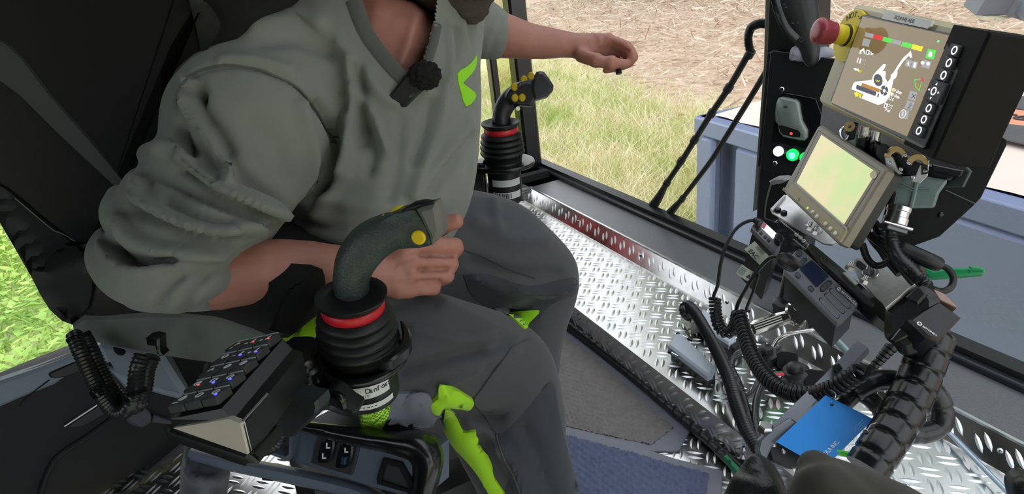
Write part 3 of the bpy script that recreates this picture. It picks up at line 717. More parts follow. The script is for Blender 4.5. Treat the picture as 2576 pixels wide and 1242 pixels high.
sme = folds(sme, [
    # rolled and pushed up sleeve
    R_([(453, 405), (541, 467), (618, 503), (705, 540)], 13, .011), R_([(448, 428), (535, 492), (612, 528), (690, 560)], 14, -.012),
    R_([(345, 462), (350, 500), (395, 530), (464, 562), (541, 580), (640, 575)], 16, .013), R_([(332, 500), (345, 530), (392, 556), (464, 588), (541, 606), (618, 602)], 11, -.017),
    R_([(285, 575), (282, 612), (312, 650), (362, 664), (439, 658)], 15, -.013), R_([(275, 600), (270, 640), (310, 680), (380, 688), (465, 662), (545, 640)], 17, .009), R_([(300, 560), (330, 600), (400, 628), (480, 632), (560, 622)], 18, .010),
    R_([(400, 770), (420, 725), (455, 690)], 12, -.006), R_([(470, 780), (490, 730), (520, 690)], 12, -.005),
    # folds hanging from the shoulder
    R_([(469, 205), (478, 280), (520, 343), (551, 392), (572, 455)], 15, .013), R_([(490, 215), (505, 270), (545, 330), (575, 385)], 22, -.008), R_([(478, 224), (500, 232)], 16, -.012),
    R_([(452, 318), (462, 350), (480, 385)], 14, -.012), R_([(395, 378), (430, 375), (480, 395)], 15, .009), R_([(505, 405), (545, 440), (560, 465)], 16, -.003),
    R_([(400, 470), (470, 505), (560, 545), (640, 565)], 13, .006), R_([(420, 500), (500, 540), (580, 560)], 12, -.006),
    R_([(757, 265), (775, 350), (780, 440), (765, 500)], 16, .008), R_([(640, 300), (700, 370), (720, 440)], 30, -.005), R_([(600, 400), (650, 450), (720, 500)], 26, .004),
    R_([(800, 262), (832, 320), (848, 385), (830, 450), (795, 500)], 12, -.013), R_([(870, 300), (880, 390), (850, 470), (800, 540)], 18, .008),
    R_([(448, 262), (453, 221), (495, 182), (567, 165), (644, 173), (690, 190), (747, 220), (793, 272)], 6, -.004), R_([(560, 148), (640, 152), (720, 175)], 16, .005),
    # chest
    R_([(876, 150), (886, 250), (880, 362), (868, 440)], 13, .010), R_([(905, 170), (912, 260), (915, 360)], 15, -.009), R_([(892, 225), (933, 282), (953, 334), (968, 380)], 13, .009), R_([(925, 320), (940, 380), (930, 430)], 16, -.008),
    R_([(1182, 302), (1142, 362), (1082, 435), (1040, 500)], 14, .009), R_([(1195, 345), (1150, 410), (1095, 480)], 14, -.008), R_([(1118, 200), (1108, 290), (1075, 380), (1030, 490)], 13, .009), R_([(1090, 260), (1075, 330), (1045, 410)], 14, -.008),
    R_([(1130, 70), (1135, 140), (1130, 210)], 9, .006), R_([(1165, 60), (1175, 120)], 9, .005), R_([(1150, 70), (1155, 150)], 8, -.006),
    R_([(640, 60), (720, 40), (800, 60)], 24, .008), R_([(660, 100), (750, 95), (830, 130)], 22, -.007), R_([(850, 110), (900, 160), (960, 240), (1000, 262)], 14, .006), R_([(820, 500), (900, 520), (1000, 515)], 20, .006), R_([(760, 560), (850, 575), (950, 570)], 14, -.006), R_([(1010, 300), (1000, 420), (980, 500)], 20, -.005)],
    ((5, .004), (13, .0025)))
# V-neck opening
VP = [(880, -240), (893, -60), (905, 10), (935, 82), (993, 155), (1030, 198), (1048, 205), (1066, 150), (1080, 105), (1092, 60), (1105, -60), (1140, -240)]
bm = bmesh.new(); bm.from_mesh(sme); bm.normal_update()
def inpoly(x, y, L):
    r = False
    for (x0, y0), (x1, y1) in zip(L, L[1:] + L[:1]):
        if (y0 > y) != (y1 > y) and x < (x1 - x0) * (y - y0) / (y1 - y0) + x0: r = not r
    return r
kill = []
for f_ in bm.faces:
    m_ = f_.calc_center_median(); (q, dd) = proj(m_)
    if q.y < 215 and 860 < q.x < 1150 and inpoly(q.x, q.y, VP) and f_.normal.dot(CAM - m_) > 0 and dd < 1.02: kill.append(f_)
pre = BVHTree.FromBMesh(bm)
bmesh.ops.delete(bm, geom=kill, context='FACES')
bm.to_mesh(sme); bm.free()
shirt = smooth_link('sweatshirt', sme, SHIRT, person); lab(shirt, 'grey sweatshirt with rolled up sleeves')
COLLAR = cloth('collar_rib', srgb(92, 95, 90), .85, .4, 1500)
def band(name, pl, w, m, parent, off=.002):
    p = [];
    for a in cat([V((*a, 0)) for a in pl], 6):
        h, n_ = hit(pre, a.x, a.y)
        if h is not None: p.append(h + n_ * off)
    return MB().tube(p, [(w, .003)] * len(p), 10, flat=(p[-1] - p[0]).cross(CAM - p[0])).build(name, m, parent)
band('collar', [(889, 1), (921, 86), (978, 162), (1024, 210), (1046, 216)], .0095, COLLAR, shirt)
band('collar', [(1046, 216), (1072, 158), (1088, 108), (1098, 62)], .006, COLLAR, shirt)
st = bvh(shirt)
seam('shoulder_seam', [(446, 262), (453, 221), (495, 181), (567, 164), (644, 173), (690, 190), (747, 220), (793, 272), (819, 319), (845, 362)], st, COLLAR, shirt, .0014)
LG = cloth('lime_print', srgb(150, 228, 30), .7)
patch('chest_logo', [(1198, 139), (1196, 165), (1184, 186), (1166, 205), (1166, 212), (1193, 233), (1192, 250), (1171, 268), (1158, 232), (1149, 186), (1170, 170), (1186, 156)], st, LG, shirt, .0005, .001, 7, sub=2)
seam('zip', [(1094, 62), (1098, 85), (1092, 100)], pre, mat('zip_teeth', srgb(120, 122, 120), .5), shirt, .004)

# trousers
tr = MB()
limb(tr, [(940, 600, .93, 188, .165), (925, 680, .92, 190, .165), (900, 770, .91, 185, .16), (880, 850, .90, 170, .15)], 24)
limb(tr, [(850, 850, .86, 170, .11), (960, 880, .845, 172, .10), (1060, 885, .845, 158, .096), (1160, 893, .865, 138, .09), (1250, 915, .89, 122, .082), (1295, 950, .905, 108, .078), (1305, 1040, .915, 120, .078), (1312, 1120, .925, 118, .076), (1345, 1230, .95, 108, .07), (1372, 1330, .975, 96, .065), (1395, 1420, .995, 84, .06)], 24)
limb(tr, [(1000, 650, 1.02, 150, .10), (1130, 625, 1.05, 150, .10), (1250, 640, 1.09, 140, .096), (1340, 668, 1.13, 100, .084), (1375, 712, 1.15, 82, .078), (1350, 800, 1.15, 80, .075), (1335, 900, 1.15, 76, .07), (1335, 1040, 1.175, 64, .06), (1338, 1085, 1.19, 58, .055)], 22)
limb(tr, [(1140, 985, .875, 56, .05), (1178, 1050, .89, 66, .055), (1225, 1130, .915, 72, .055), (1285, 1250, .95, 66, .055), (1330, 1340, .98, 60, .05)], 18)
pme = fuse(tr, .005, 6, .5)
pme = folds(pme, [
    R_([(1040, 830), (1130, 850), (1230, 850)], 14, .006), R_([(1000, 960), (1120, 930), (1230, 905), (1290, 880)], 16, .007), R_([(1010, 930), (1100, 905), (1210, 880)], 14, -.006), R_([(1040, 1000), (1130, 960), (1200, 930)], 12, .006),
    R_([(1120, 770), (1200, 810), (1290, 850)], 22, .006), R_([(1160, 1020), (1210, 1040), (1260, 1050)], 14, -.006), R_([(1180, 1060), (1230, 1090), (1260, 1130)], 14, .007), R_([(1260, 1120), (1300, 1180), (1320, 1242)], 16, .007), R_([(1320, 1080), (1360, 1150), (1390, 1242)], 18, -.007), R_([(1210, 1100), (1250, 1180), (1290, 1242)], 14, -.006),
    R_([(1200, 560), (1280, 600), (1370, 600)], 20, .006), R_([(1190, 660), (1290, 690), (1400, 690)], 18, -.006), R_([(1240, 500), (1250, 570)], 14, .005), R_([(1300, 720), (1380, 740), (1440, 715)], 14, .007), R_([(1200, 700), (1290, 740), (1350, 770)], 16, .006),
    R_([(940, 1010), (1010, 1040), (1090, 1045)], 12, .006)], ((6, .004), (16, .002)))
pants = smooth_link('trousers', pme, PANTS, person); lab(pants, 'charcoal work trousers with lime panels')
pt = bvh(pants)
patch('knee_panel', [(1286, 876), (1252, 920), (1210, 980), (1192, 1006), (1215, 1040), (1250, 1090), (1292, 1062), (1342, 1002), (1382, 946), (1386, 905), (1350, 862), (1320, 858)], pt, PANTS, pants, .0005, .0015, 10, sub=3)
patch('shin_panel', [(1252, 1094), (1292, 1064), (1342, 1004), (1388, 960), (1402, 1030), (1420, 1110), (1440, 1180), (1452, 1238), (1400, 1260), (1330, 1262), (1270, 1250), (1285, 1190), (1262, 1130)], pt, PANTS2, pants, .0002, .0012, 11, sub=3)
patch('thigh_panel', [(1165, 690), (1230, 690), (1330, 720), (1425, 700), (1450, 705), (1448, 738), (1385, 765), (1340, 812), (1270, 790), (1190, 745)], pt, PANTS2, pants, .0002, .0012, 12, sub=3)
seam('knee_seam', [(1288, 875), (1253, 918), (1209, 979), (1190, 1005)], pt, PANTS2, pants, .0012)
seam('knee_seam', [(1384, 944), (1344, 1001), (1292, 1062), (1248, 1093)], pt, PANTS2, pants, .0012)
seam('shin_seam', [(1248, 1093), (1262, 1140), (1290, 1190), (1310, 1242)], pt, PANTS, pants, .0016)
seam('thigh_seam', [(1165, 628), (1215, 645), (1290, 680), (1345, 700)], pt, PANTS2, pants, .0012)
patch('lime_flap', [(1106, 967), (1140, 972), (1172, 990), (1190, 1004), (1184, 1020), (1150, 1022), (1118, 1016), (1102, 1034), (1086, 1030), (1083, 1008), (1098, 994)], pt, LIME, pants, .003, .003, 8, .006, sub=3)
patch('lime_side_strip', [(1118, 1024), (1132, 1026), (1150, 1052), (1166, 1082), (1196, 1080), (1200, 1112), (1232, 1160), (1242, 1196), (1282, 1262), (1262, 1290), (1235, 1242), (1205, 1190), (1170, 1146), (1146, 1120), (1124, 1080)], pt, LIME, pants, .0015, .003, 9, .002, sub=3)
patch('lime_inner_patch', [(1268, 786), (1310, 782), (1354, 778), (1350, 792), (1332, 812), (1322, 828), (1300, 812)], pt, LIME, pants, .001, .002, 8, sub=3)
patch('lime_hip_patch', [(778, 742), (800, 738), (812, 760), (812, 830), (800, 862), (760, 872), (718, 852), (722, 832), (762, 800), (770, 770)], pt, LIME, pants, .002, .002, 9, sub=3)
patch('side_pocket', [(905, 1000), (960, 985), (1060, 985), (1085, 1000), (1090, 1040), (1110, 1040), (1080, 1066), (1000, 1062), (915, 1050)], pt, cloth('pocket_grey', srgb(112, 118, 130), .8), pants, .001, .004, 9, .004, sub=3)
# the loop of measuring tape webbing
WEB = mat('lime_webbing', srgb(170, 230, 60), .7)
N_, L_ = WEB.node_tree.nodes, WEB.node_tree.links
wv = N_.new('ShaderNodeTexChecker'); wv.inputs['Scale'].default_value = 420; wv.inputs[1].default_value = srgb(178, 238, 70); wv.inputs[2].default_value = srgb(96, 140, 40)
cc = N_.new('ShaderNodeTexCoord'); L_.new(cc.outputs['Object'], wv.inputs['Vector']); L_.new(wv.outputs['Color'], N_['Principled BSDF'].inputs['Base Color'])
patch('webbing_loop', [(922, 1010), (945, 1012), (985, 1000), (978, 1020), (972, 1025), (962, 1072), (940, 1066), (918, 1058)], pt, WEB, pants, .013, .002, 7, .0, sub=1)
# ---------------------------------------------------------------- operator seat
SU, SV = V((.79, -.61, 0)).normalized(), V((.61, .79, 0)).normalized()   # the seat is swivelled towards the near side
SEATF = cloth('black_seat_fabric', srgb(17, 18, 19), .9, .4, 800)
SHELL = mat('seat_shell_black', srgb(21, 24, 24), .6, bump=.2, bs=700)
GPL = mat('grey_seat_plastic', srgb(98, 106, 104), .45, bump=.15, bs=900)
BLUEG = mat('blue_grey_plastic', srgb(86, 96, 112), .5, bump=.15, bs=900)
seat = thing('operator_seat', (.15, .95, 0), 'black fabric operator seat the man in the sweatshirt sits on', 'seat')
qb = Qn(300, 450, .74, -SV, SU)
bo = [(-420, -420), (540, -420), (600, -150), (618, -10), (570, 60), (536, 128), (498, 172), (480, 250), (520, 400), (620, 620), (560, 740), (190, 830), (130, 780), (80, 690), (0, 545), (-160, 300), (-330, 0)]
mb = MB(); mb.prism(outline(qb, bo, 0, 4), -.46, 0, qb.M, .035); backrest = mb.build('backrest', SEATF, seat, 50)
qc = Qn(430, 760, .70, (-SV + V((0, 0, .15))), SU)
co = [(82, 690), (105, 745), (150, 800), (205, 826), (275, 832), (360, 822), (440, 822), (540, 833), (620, 858), (700, 868), (722, 834), (756, 792), (770, 745), (740, 690), (560, 640), (300, 610), (130, 640)]
cushion = MB().prism(outline(qc, co, 0, 3), -.50, 0, qc.M, .02).build('seat_cushion', SEATF, seat, 50)
bt = bvh(backrest, cushion)
patch('belt_strap', [(-20, 92), (20, 108), (60, 145), (130, 238), (230, 350), (330, 470), (300, 470), (150, 330), (60, 240), (-20, 180)], bt, cloth('belt_webbing', srgb(66, 70, 70), .7, .3, 1500), backrest, .001, .003, 16, sub=1)
patch('side_shell', [(-60, 440), (20, 470), (110, 545), (190, 610), (240, 680), (230, 770), (190, 812), (135, 775), (86, 690), (4, 548), (-60, 450)], bt, SHELL, backrest, .001, .004, 16, sub=2)
patch('back_panel', [(478, -20), (500, -20), (545, 35), (552, 66), (526, 112), (504, 122)], bt, SHELL, backrest, .001, .003, 16, sub=2)
seam('side_stitching', [(40, 498), (90, 540), (140, 580), (192, 606)], bvh(*[o for o in seat.children if 'side' in o.name or o is backrest] + [o for o in backrest.children]), mat('pale_stitching', srgb(120, 124, 122), .8), backrest, .0008, .001)
q = Qn(400, 860, .722, (-SV + V((0, 0, .05))), SU)
slab('side_shield', q, [(176, 818), (184, 850), (205, 858), (300, 878), (395, 896), (470, 908), (540, 918), (610, 905), (700, 860), (620, 826), (540, 800), (440, 790), (360, 790), (275, 796), (205, 796)], -.008, 0, GPL, seat, .004)
slab('shield_opening', q, [(284, 874), (310, 880), (314, 890), (304, 894), (290, 888)], -.001, .0008, BLACK, seat, 0, 2)
bk = Qn(368, 856, .68, -SV, SU)
slab('hose_clip', bk, [(364, 852), (380, 848), (398, 852), (400, 888), (408, 896), (398, 898), (388, 872), (376, 872), (366, 868)], 0, .012, BLACKG, seat, .002)
q2 = Qn(330, 930, .80, (-SV + V((0, 0, .1))), SU)
slab('base_cover', q2, [(240, 862), (400, 890), (470, 1000), (400, 985), (330, 965), (282, 935)], -.02, 0, mat('pale_base_plastic', srgb(112, 122, 136), .5), seat, .006)
slab('base_arm', q2, [(425, 892), (520, 912), (505, 985), (478, 990)], .005, .02, BLACK, seat, .003)
# lower frame with its rails and switches
cq = Qd((742, 1081, .86), (1048, 1158, .74), (1030, 1250, .76), (736, 1165, .88))
con = MB(); con.prism(outline(cq, [(742, 1078), (800, 1092), (905, 1116), (1000, 1140), (1052, 1162), (1054, 1262), (1010, 1250), (934, 1228), (738, 1165)], 0), -.06, 0, cq.M, .004); console = con.build('base_console', BLUEG, seat)
slab('switch_bezel', cq, [(806, 1093), (892, 1114), (902, 1126), (886, 1188), (872, 1193), (790, 1168), (783, 1156), (796, 1102)], 0, .003, DGREY, console, .001, 2)
ROCK = mat('rocker_black', srgb(22, 23, 26), .25, coat=.3)
for cx, cy, w2, h2 in ((818, 1136, 18, 31), (864, 1149, 19, 31)):
    pl = [(cx + w2 * math.cos(t) * (1 if abs(math.cos(t)) < .5 else .95) - 10 * math.sin(t) * .0 + (-8 * math.sin(t)), cy + h2 * math.sin(t) + 4 * math.cos(t)) for t in [i * math.pi / 8 for i in range(16)]]
    pl = [(x + (cy - y) * .22, y) for x, y in [(cx + w2 * (abs(math.cos(t)) ** .55) * (1 if math.cos(t) > 0 else -1), cy + h2 * (abs(math.sin(t)) ** .55) * (1 if math.sin(t) > 0 else -1)) for t in [i * math.pi / 10 for i in range(20)]]]
    r_ = slab('rocker_switch', cq, pl, .003, .009, ROCK, console, .002)
def icon_seat(cx, cy, s, parent, h):
    slab('seat_symbol', cq, [(cx - s * .5, cy - s), (cx - s * .15, cy - s), (cx - s * .15, cy + s * .3), (cx + s * .7, cy + s * .3), (cx + s * .7, cy + s * .75), (cx - s * .5, cy + s * .75)], h, h + .0006, WHITE, parent, 0)
icon_seat(824, 1122, 8, console, .009); icon_seat(814, 1148, 8, console, .009); icon_seat(870, 1133, 7, console, .009)
slab('rocker_tab', cq, [(858, 1148), (870, 1150), (866, 1170), (854, 1168)], .009, .012, mat('blue_black_tab', srgb(40, 60, 84), .2), console, .001)
pk = MB(); out = outline(cq, [(964, 1152), (1010, 1163), (1046, 1226), (1036, 1240), (950, 1216), (948, 1202)], .003); inn = outline(cq, [(972, 1166), (1004, 1174), (1030, 1224), (1026, 1230), (962, 1208), (962, 1200)], .003)
pk.ring(out, inn, 0, .004, cq.M); pk.build('pocket_rim', BLACK, console); MB().prism(inn, .0002, .0012, cq.M).build('pocket_floor', DGREY, console)
uq = Qd((760, 1048, .80), (1110, 1075, .73), (1062, 1162, .745), (742, 1081, .865))
BT_ = MB(); limb(BT_, [(735, 1068, .81, 12, .04), (900, 1098, .785, 24, .045), (1000, 1114, .775, 30, .05), (1066, 1130, .77, 44, .055), (1072, 1195, .775, 36, .05), (1045, 1270, .79, 36, .05), (1010, 1330, .80, 36, .05)], 18); smooth_link('base_top', fuse(BT_, .005, 6), BLACKG, seat)
if 0: MB().prism(outline(uq, [(715, 1052), (760, 1044), (860, 1054), (915, 1062), (1000, 1070), (1080, 1076), (1112, 1078), (1118, 1104), (1056, 1160), (905, 1114), (742, 1079)], 0, 2), -.018, 0, uq.M, .006).build('base_top', BLACK, seat)
if 0: slab('base_nose', Qn(1080, 1160, .745, (CAM - P(1080, 1160, .75)) + cr * .4, cr), [(1040, 1164), (1056, 1158), (1112, 1080), (1120, 1106), (1112, 1160), (1088, 1225), (1056, 1290), (1030, 1290)], -.06, 0, BLACKG, seat, .008, 1)
MB().tube(cat([P(498, 1142, .93), P(600, 1168, .90), P(740, 1196, .87), P(900, 1235, .83), P(960, 1262, .81)]), [(.011, .02)] * 25, 12).build('side_rail', mat('rail_blue_grey', srgb(102, 112, 130), .35), seat)
MB().tube(cat([P(585, 1176, .97), P(700, 1200, .93), P(800, 1222, .9), P(960, 1256, .85)]), [(.006, .011)] * 19, 8).build('slide_rail', BLACKG, seat)
MB().box((0, 0, 0), (.02, .012, .012), frame(P(676, 1196, .925), (0, 0, 1), SU), .002).build('rail_catch', BLACK, seat)
tq = Qd((676, 1080, .85), (738, 1084, .84), (735, 1158, .86), (640, 1130, .88))
o2, i2 = outline(tq, [(690, 1082), (738, 1084), (735, 1150), (728, 1158), (650, 1128)], 0), outline(tq, [(696, 1090), (730, 1092), (728, 1140), (720, 1146), (664, 1126)], 0)
MB().ring(o2, i2, -.02, .002, tq.M).build('tray_rim', BLUEG, seat); MB().prism(i2, -.02, -.015, tq.M).build('tray_floor', DGREY, seat)
# fabric boot of the suspension below
gb = MB(); limb(gb, [(520, 1105, .98, 52, .10), (518, 1150, .99, 50, .10), (515, 1200, 1.0, 56, .105), (512, 1260, 1.02, 52, .10), (508, 1330, 1.04, 54, .10)], 24)
gm = folds(fuse(gb, .006, 3), [([(470, 1160), (510, 1190), (560, 1180)], 9, -.006), ([(470, 1180), (520, 1215), (570, 1190)], 12, .006), ([(480, 1230), (520, 1222), (560, 1235)], 10, -.005)], ((14, .004),))
smooth_link('suspension_boot', gm, cloth('boot_fabric', srgb(92, 96, 104), .8), seat)
pl_ = P(890, 1150, .95); MB().box((pl_.x + .05, pl_.y + .12, .24), (.30, .30, .44), None, .03).build('seat_pedestal', BLACK, seat)
# corrugated hoses clipped to the seat side
def corrug(path, r, pitch=.0042, dr=.09, n=12):
    p = resample(path, pitch / 2); R = [r * (1 + (dr if i % 2 else -dr)) for i in range(len(p))]
    return MB().tube(p, R, n)
HOSE = mat('corrugated_black', srgb(40, 41, 44), .3)
for i, (pl, t) in enumerate(((((186, 838, .70), (200, 880, .69), (228, 945, .685), (258, 1000, .68), (292, 1036, .675), (322, 1028, .67), (338, 985, .668), (344, 930, .668), (358, 890, .672)), 'outer black corrugated hose looping below the seat side'),
                              (((212, 850, .715), (232, 890, .705), (262, 950, .70), (292, 1000, .695), (320, 1022, .69), (348, 1016, .688), (362, 975, .685), (369, 930, .68), (384, 895, .68)), 'inner black corrugated hose looping below the seat side'))):
    o = corrug(cat([P(*a) for a in pl], 8), .0078 if i == 0 else .0085).build('corrugated_hose', HOSE, None, 60); tag(o, t, 'hose', 'hoses below the seat')
o = corrug(cat([P(*a) for a in ((716, 1058, .80), (712, 1085, .80), (695, 1115, .80), (672, 1128, .80), (655, 1128, .81))], 8), .0085).build('corrugated_hose', HOSE, None, 60); tag(o, 'short corrugated hose curling into the seat base tray below the keypad', 'hose')
for (x, y, d), t in (((240, 990, .672), 'small black cable tie head low on the outer hose loop'), ((182, 858, .69), 'small black cable tie head at the top of the outer hose'), ((322, 1000, .655), 'small black cable tie head where the two hoses cross')):
    tie = MB(); Mt = frame(P(x, y, d), -SV, SU + V((0, 0, .4))); tie.box((0, 0, 0), (.011, .011, .006), Mt, .0015); tie.box((.016, 0, -.004), (.022, .005, .002), Mt)
    tag(tie.build('cable_tie', BLACKG), t, 'cable tie', 'cable ties on the seat hoses')

# ---------------------------------------------------------------- joysticks
YEL = mat('yellow_button', srgb(232, 206, 20), .35); RED = mat('red_ring', srgb(196, 30, 44), .4)
LEATH = mat('textured_grip', srgb(56, 68, 65), .42, bump=.7, bs=420, dist=.0012)
LABELW = mat('white_sticker', srgb(214, 220, 218), .5)
def disc(name, q, x, y, rpx, d, z0, z1, m, parent, asp=1, b=.0012):
    u, v = q.pl(x, y, z1); r = px2m(rpx, d)
    return MB().prism(circ(r, 18, u, v, r * asp), z0, z1, q.M, b).build(name, m, parent)
def joystick(loc, axis, xd, sc, label):
    t = thing('joystick', loc, label, 'joystick', 'joysticks either side of the seat'); M = frame(loc, axis, xd)
    s = sc
    MB().lathe([(.0, .036 * s), (.02 * s, .037 * s), (.029 * s, .0405 * s), (.0348 * s, .043 * s), (.0362 * s, .0425 * s), (.0358 * s, .0395 * s), (.033 * s, .0355 * s), (.030 * s, .033 * s)], 32, M).build('collar', BLACK, t, 60)
    MB().lathe([(.030 * s, .022 * s), (.0315 * s, .023 * s), (.0322 * s, .028 * s), (.0315 * s, .033 * s), (.030 * s, .034 * s)], 32, M).build('ring', RED, t, 60)
    pr = [(.031 * s, .024 * s)]
    for i, r in enumerate((.0375, .0395, .041, .0415)):
        z = .019 - i * .0105; pr += [(r * s, (z + .001) * s), ((r + .0012) * s, (z - .0018) * s), (r * s, (z - .0045) * s), ((r - .0045) * s, (z - .0065) * s)]
    pr += [(.036 * s, -.027 * s), (.034 * s, -.034 * s)]
    MB().lathe(pr, 36, M).build('bellows', RUBBER, t, 60)
    return t, M
ax = (V((0, 0, 1)) + (CAM - P(890, 800, .63)).normalized() * .10 + cr * .07).normalized()
jl = P(898, 826, .64)
j1, JM = joystick(jl, ax, cr, 1.0, 'near black joystick with red ring and yellow buttons in front of the right fist')
gb = MB(); limb(gb, [(892, 772, .64, 42, .017), (886, 735, .635, 44, .0175), (884, 700, .63, 46, .018), (897, 655, .626, 52, .019), (930, 612, .622, 54, .02), (975, 585, .62, 50, .02), (1015, 572, .618, 46, .019)], 20)
qj = Qn(1000, 580, .603, -SV + V((0, 0, .10)), SU)
gb.prism(outline(qj, [(905, 590), (918, 570), (951, 552), (994, 533), (1040, 524), (1066, 560), (1082, 600), (1084, 622), (1034, 627), (985, 630), (940, 640)], 0), -.028, 0, qj.M)
grip = smooth_link('grip', folds(fuse(gb, .0028, 3), [([(905, 700), (920, 650), (960, 620), (1010, 590), (1045, 562)], 5, .0012)]), LEATH, j1)
cap = slab('thumb_cap', qj, [(1042, 528), (1064, 518), (1092, 512), (1100, 524), (1106, 548), (1111, 584), (1104, 602), (1082, 623), (1076, 594), (1057, 556)], -.018, .003, mat('grey_cap', srgb(112, 112, 108), .55, bump=.2, bs=900), j1, .005)
slab('cap_top', qj, [(1008, 530), (1034, 514), (1060, 509), (1092, 513), (1062, 521), (1042, 530)], -.012, .001, BLACK, j1, .002)
disc('yellow_button', qj, 1051, 599, 19, .6, 0, .0035, YEL, j1, 1, .0015); disc('button_dimple', qj, 1052, 599, 12, .6, .0035, .0038, mat('yellow_dimple', srgb(226, 196, 24), .35), j1, 1, 0)
for x, y in ((938, 564), (966, 547), (1000, 526)):
    MB().box((0, 0, 0), (.0135, .014, .006), frame(P(x, y + 2, .617), (P(x - 10, y - 20, .617) - P(x, y, .617)), P(x + 20, y - 11, .612) - P(x, y, .617)), .002).build('yellow_button', YEL, j1)
ja = JM.to_3x3() @ V((0, 0, 1))
MB().lathe([(.046, -.040), (.0495, -.038), (.050, -.034), (.0485, -.031), (.044, -.0305), (.042, -.036)], 36, JM, sx=1.0).build('mounting_flange', BLACKG, j1, 60)
slab('flange_ear', Qn(1010, 860, .625, ax + V((0, 0, 0)), cr), [(985, 905), (1028, 870), (1034, 838), (1022, 812), (1006, 804), (1012, 840), (1000, 872), (950, 905)], -.012, 0, BLACKG, j1, .002, 2)
hs = MB(); hs.lathe([(.0335, -.088), (.0345, -.086), (.0345, -.04), (.036, -.036)], 32, JM); hs.build('housing', BLACK, j1)
for a, b_, z0, z1 in ((-2.35, -.55, -.066, -.050), (-2.2, -.45, -.081, -.074)):
    lb = MB(); rows = []
    for z in (z0, z1): rows.append([JM @ V((.0349 * math.cos(a + (b_ - a) * i / 14), .0349 * math.sin(a + (b_ - a) * i / 14), z)) for i in range(15)])
    rows2 = [[p + (JM.to_translation() - p).normalized() * .0004 for p in r] for r in rows]
    lb.grid(rows); lb.build('sticker', LABELW, j1, 60)
    for k_ in range(9 if z0 < -.08 else 5):
        a2 = a + .12 + .12 * k_; 
        MB().grid([[JM @ V((.0351 * math.cos(a2 + (.06 if k_ % 3 else .09) * i), .0351 * math.sin(a2 + (.06 if k_ % 3 else .09) * i), z)) for i in range(2)] for z in (z0 + .003, z0 + .0042)]).build('sticker_print', GREYINK, j1, 0)
def arc_text(s, size, z, a0, Mx, r, parent, adv=.62):
    for i, ch in enumerate(s):
        if ch == ' ': continue
        a = a0 + i * size * adv / r; p = Mx @ V((r * math.cos(a), r * math.sin(a), z)); nn = Mx.to_3x3() @ V((math.cos(a), math.sin(a), 0))
        text(ch, size, frame(p, nn, (Mx.to_3x3() @ V((-math.sin(a), math.cos(a), 0)))), GREYINK, 'sticker_letter', parent, .0002, .01)
arc_text('Danfoss', .0088, -.056, -1.35, JM, .0351, j1, .5)
arc_text('Mat.nr. 11237121', .0036, -.0625, -2.2, JM, .0351, j1)
# platform carrying the near joystick and the keypad
arm = thing('armrest_bracket', P(820, 960, .62), 'black bracket carrying the keypad box and the near joystick', 'bracket')
aq = Qn(830, 950, .64, (V((0, 0, 1)) + (CAM - P(830, 950, .63)).normalized() * .25), SU)
slab('platform', aq, [(655, 905), (735, 838), (830, 850), (935, 905), (940, 925), (880, 935), (850, 960), (840, 1000), (800, 1012), (700, 985)], -.012, 0, BLACK, arm, .006, 2)
wq = Qn(745, 1050, .575, -SV + V((0, 0, .1)) + SU * -.1, SU)
slab('side_wall', wq, [(686, 984), (795, 1008), (800, 1026), (796, 1048), (735, 1102), (690, 1106), (640, 1075)], -.02, 0, mat('bracket_black', srgb(44, 50, 52), .35), arm, .003)
MB().tube([P(688, 985, .583), P(740, 995, .577), P(797, 1010, .572)], .0022, 8).build('front_edge', mat('pale_bracket_edge', srgb(84, 98, 100), .3), arm)  # paler line along the front edge of the bracket
for x, y, r in ((752, 962, .0125), (768, 925, .011)):
    Mk = frame(P(x, y, .612), V((0, 0, 1)) + (CAM - P(x, y, .6)).normalized() * .3, cr); MB().lathe([(r * 1.3, -.014), (r * 1.3, 0), (r, .003), (r, .012), (r * .8, .015)], 20, Mk).build('clamp_knob', BLACKG, arm)
MB().tube(cat([P(815, 1000, .615), P(838, 992, .60), P(858, 1002, .596), P(866, 1022, .60)]), .0045, 10).build('cable_gland', BLACKG, arm)
slab('lower_clamp', Qn(850, 1020, .60, -SV, SU), [(806, 1018), (812, 990), (840, 990), (872, 1018), (896, 1034), (890, 1050), (866, 1044), (840, 1030)], -.02, 0, BLACK, arm, .004, 2)
# the far joystick and its bracket
ax2 = V((.03, -.05, 1)).normalized(); jl2 = P(1263, 363, 1.30)
j2, JM2 = joystick(jl2, ax2, cr, 1.12, 'far black joystick with red ring beside the corner pillar')
def f7(L): return [(1180 + x / 3.654, 160 + y / 3.654) for x, y in L]
gb = MB(); limb(gb, [(1262, 318, 1.30, 22, .02), (1260, 300, 1.30, 22, .02), (1266, 275, 1.295, 24, .02), (1282, 250, 1.29, 25, .021), (1305, 232, 1.285, 25, .021), (1325, 225, 1.28, 22, .02)], 18)
qf = Qn(1310, 230, 1.262, (CAM - P(1310, 230, 1.26)).normalized() + V((0, 0, .1)), cr)
gb.prism(outline(qf, f7([(330, 300), (370, 235), (430, 188), (500, 150), (560, 112), (600, 90), (640, 130), (610, 330), (582, 392), (480, 383), (400, 372)]), 0), -.045, 0, qf.M)
smooth_link('grip', fuse(gb, .0035, 3), mat('grip_black', srgb(38, 39, 42), .4, bump=.2, bs=600), j2)
slab('thumb_cap', qf, f7([(618, 72), (650, 66), (690, 70), (735, 130), (778, 200), (774, 240), (722, 298), (606, 330), (585, 300), (572, 212), (590, 130)]), -.04, .006, mat('cap_dark_grey', srgb(62, 64, 70), .4), j2, .006, 1)
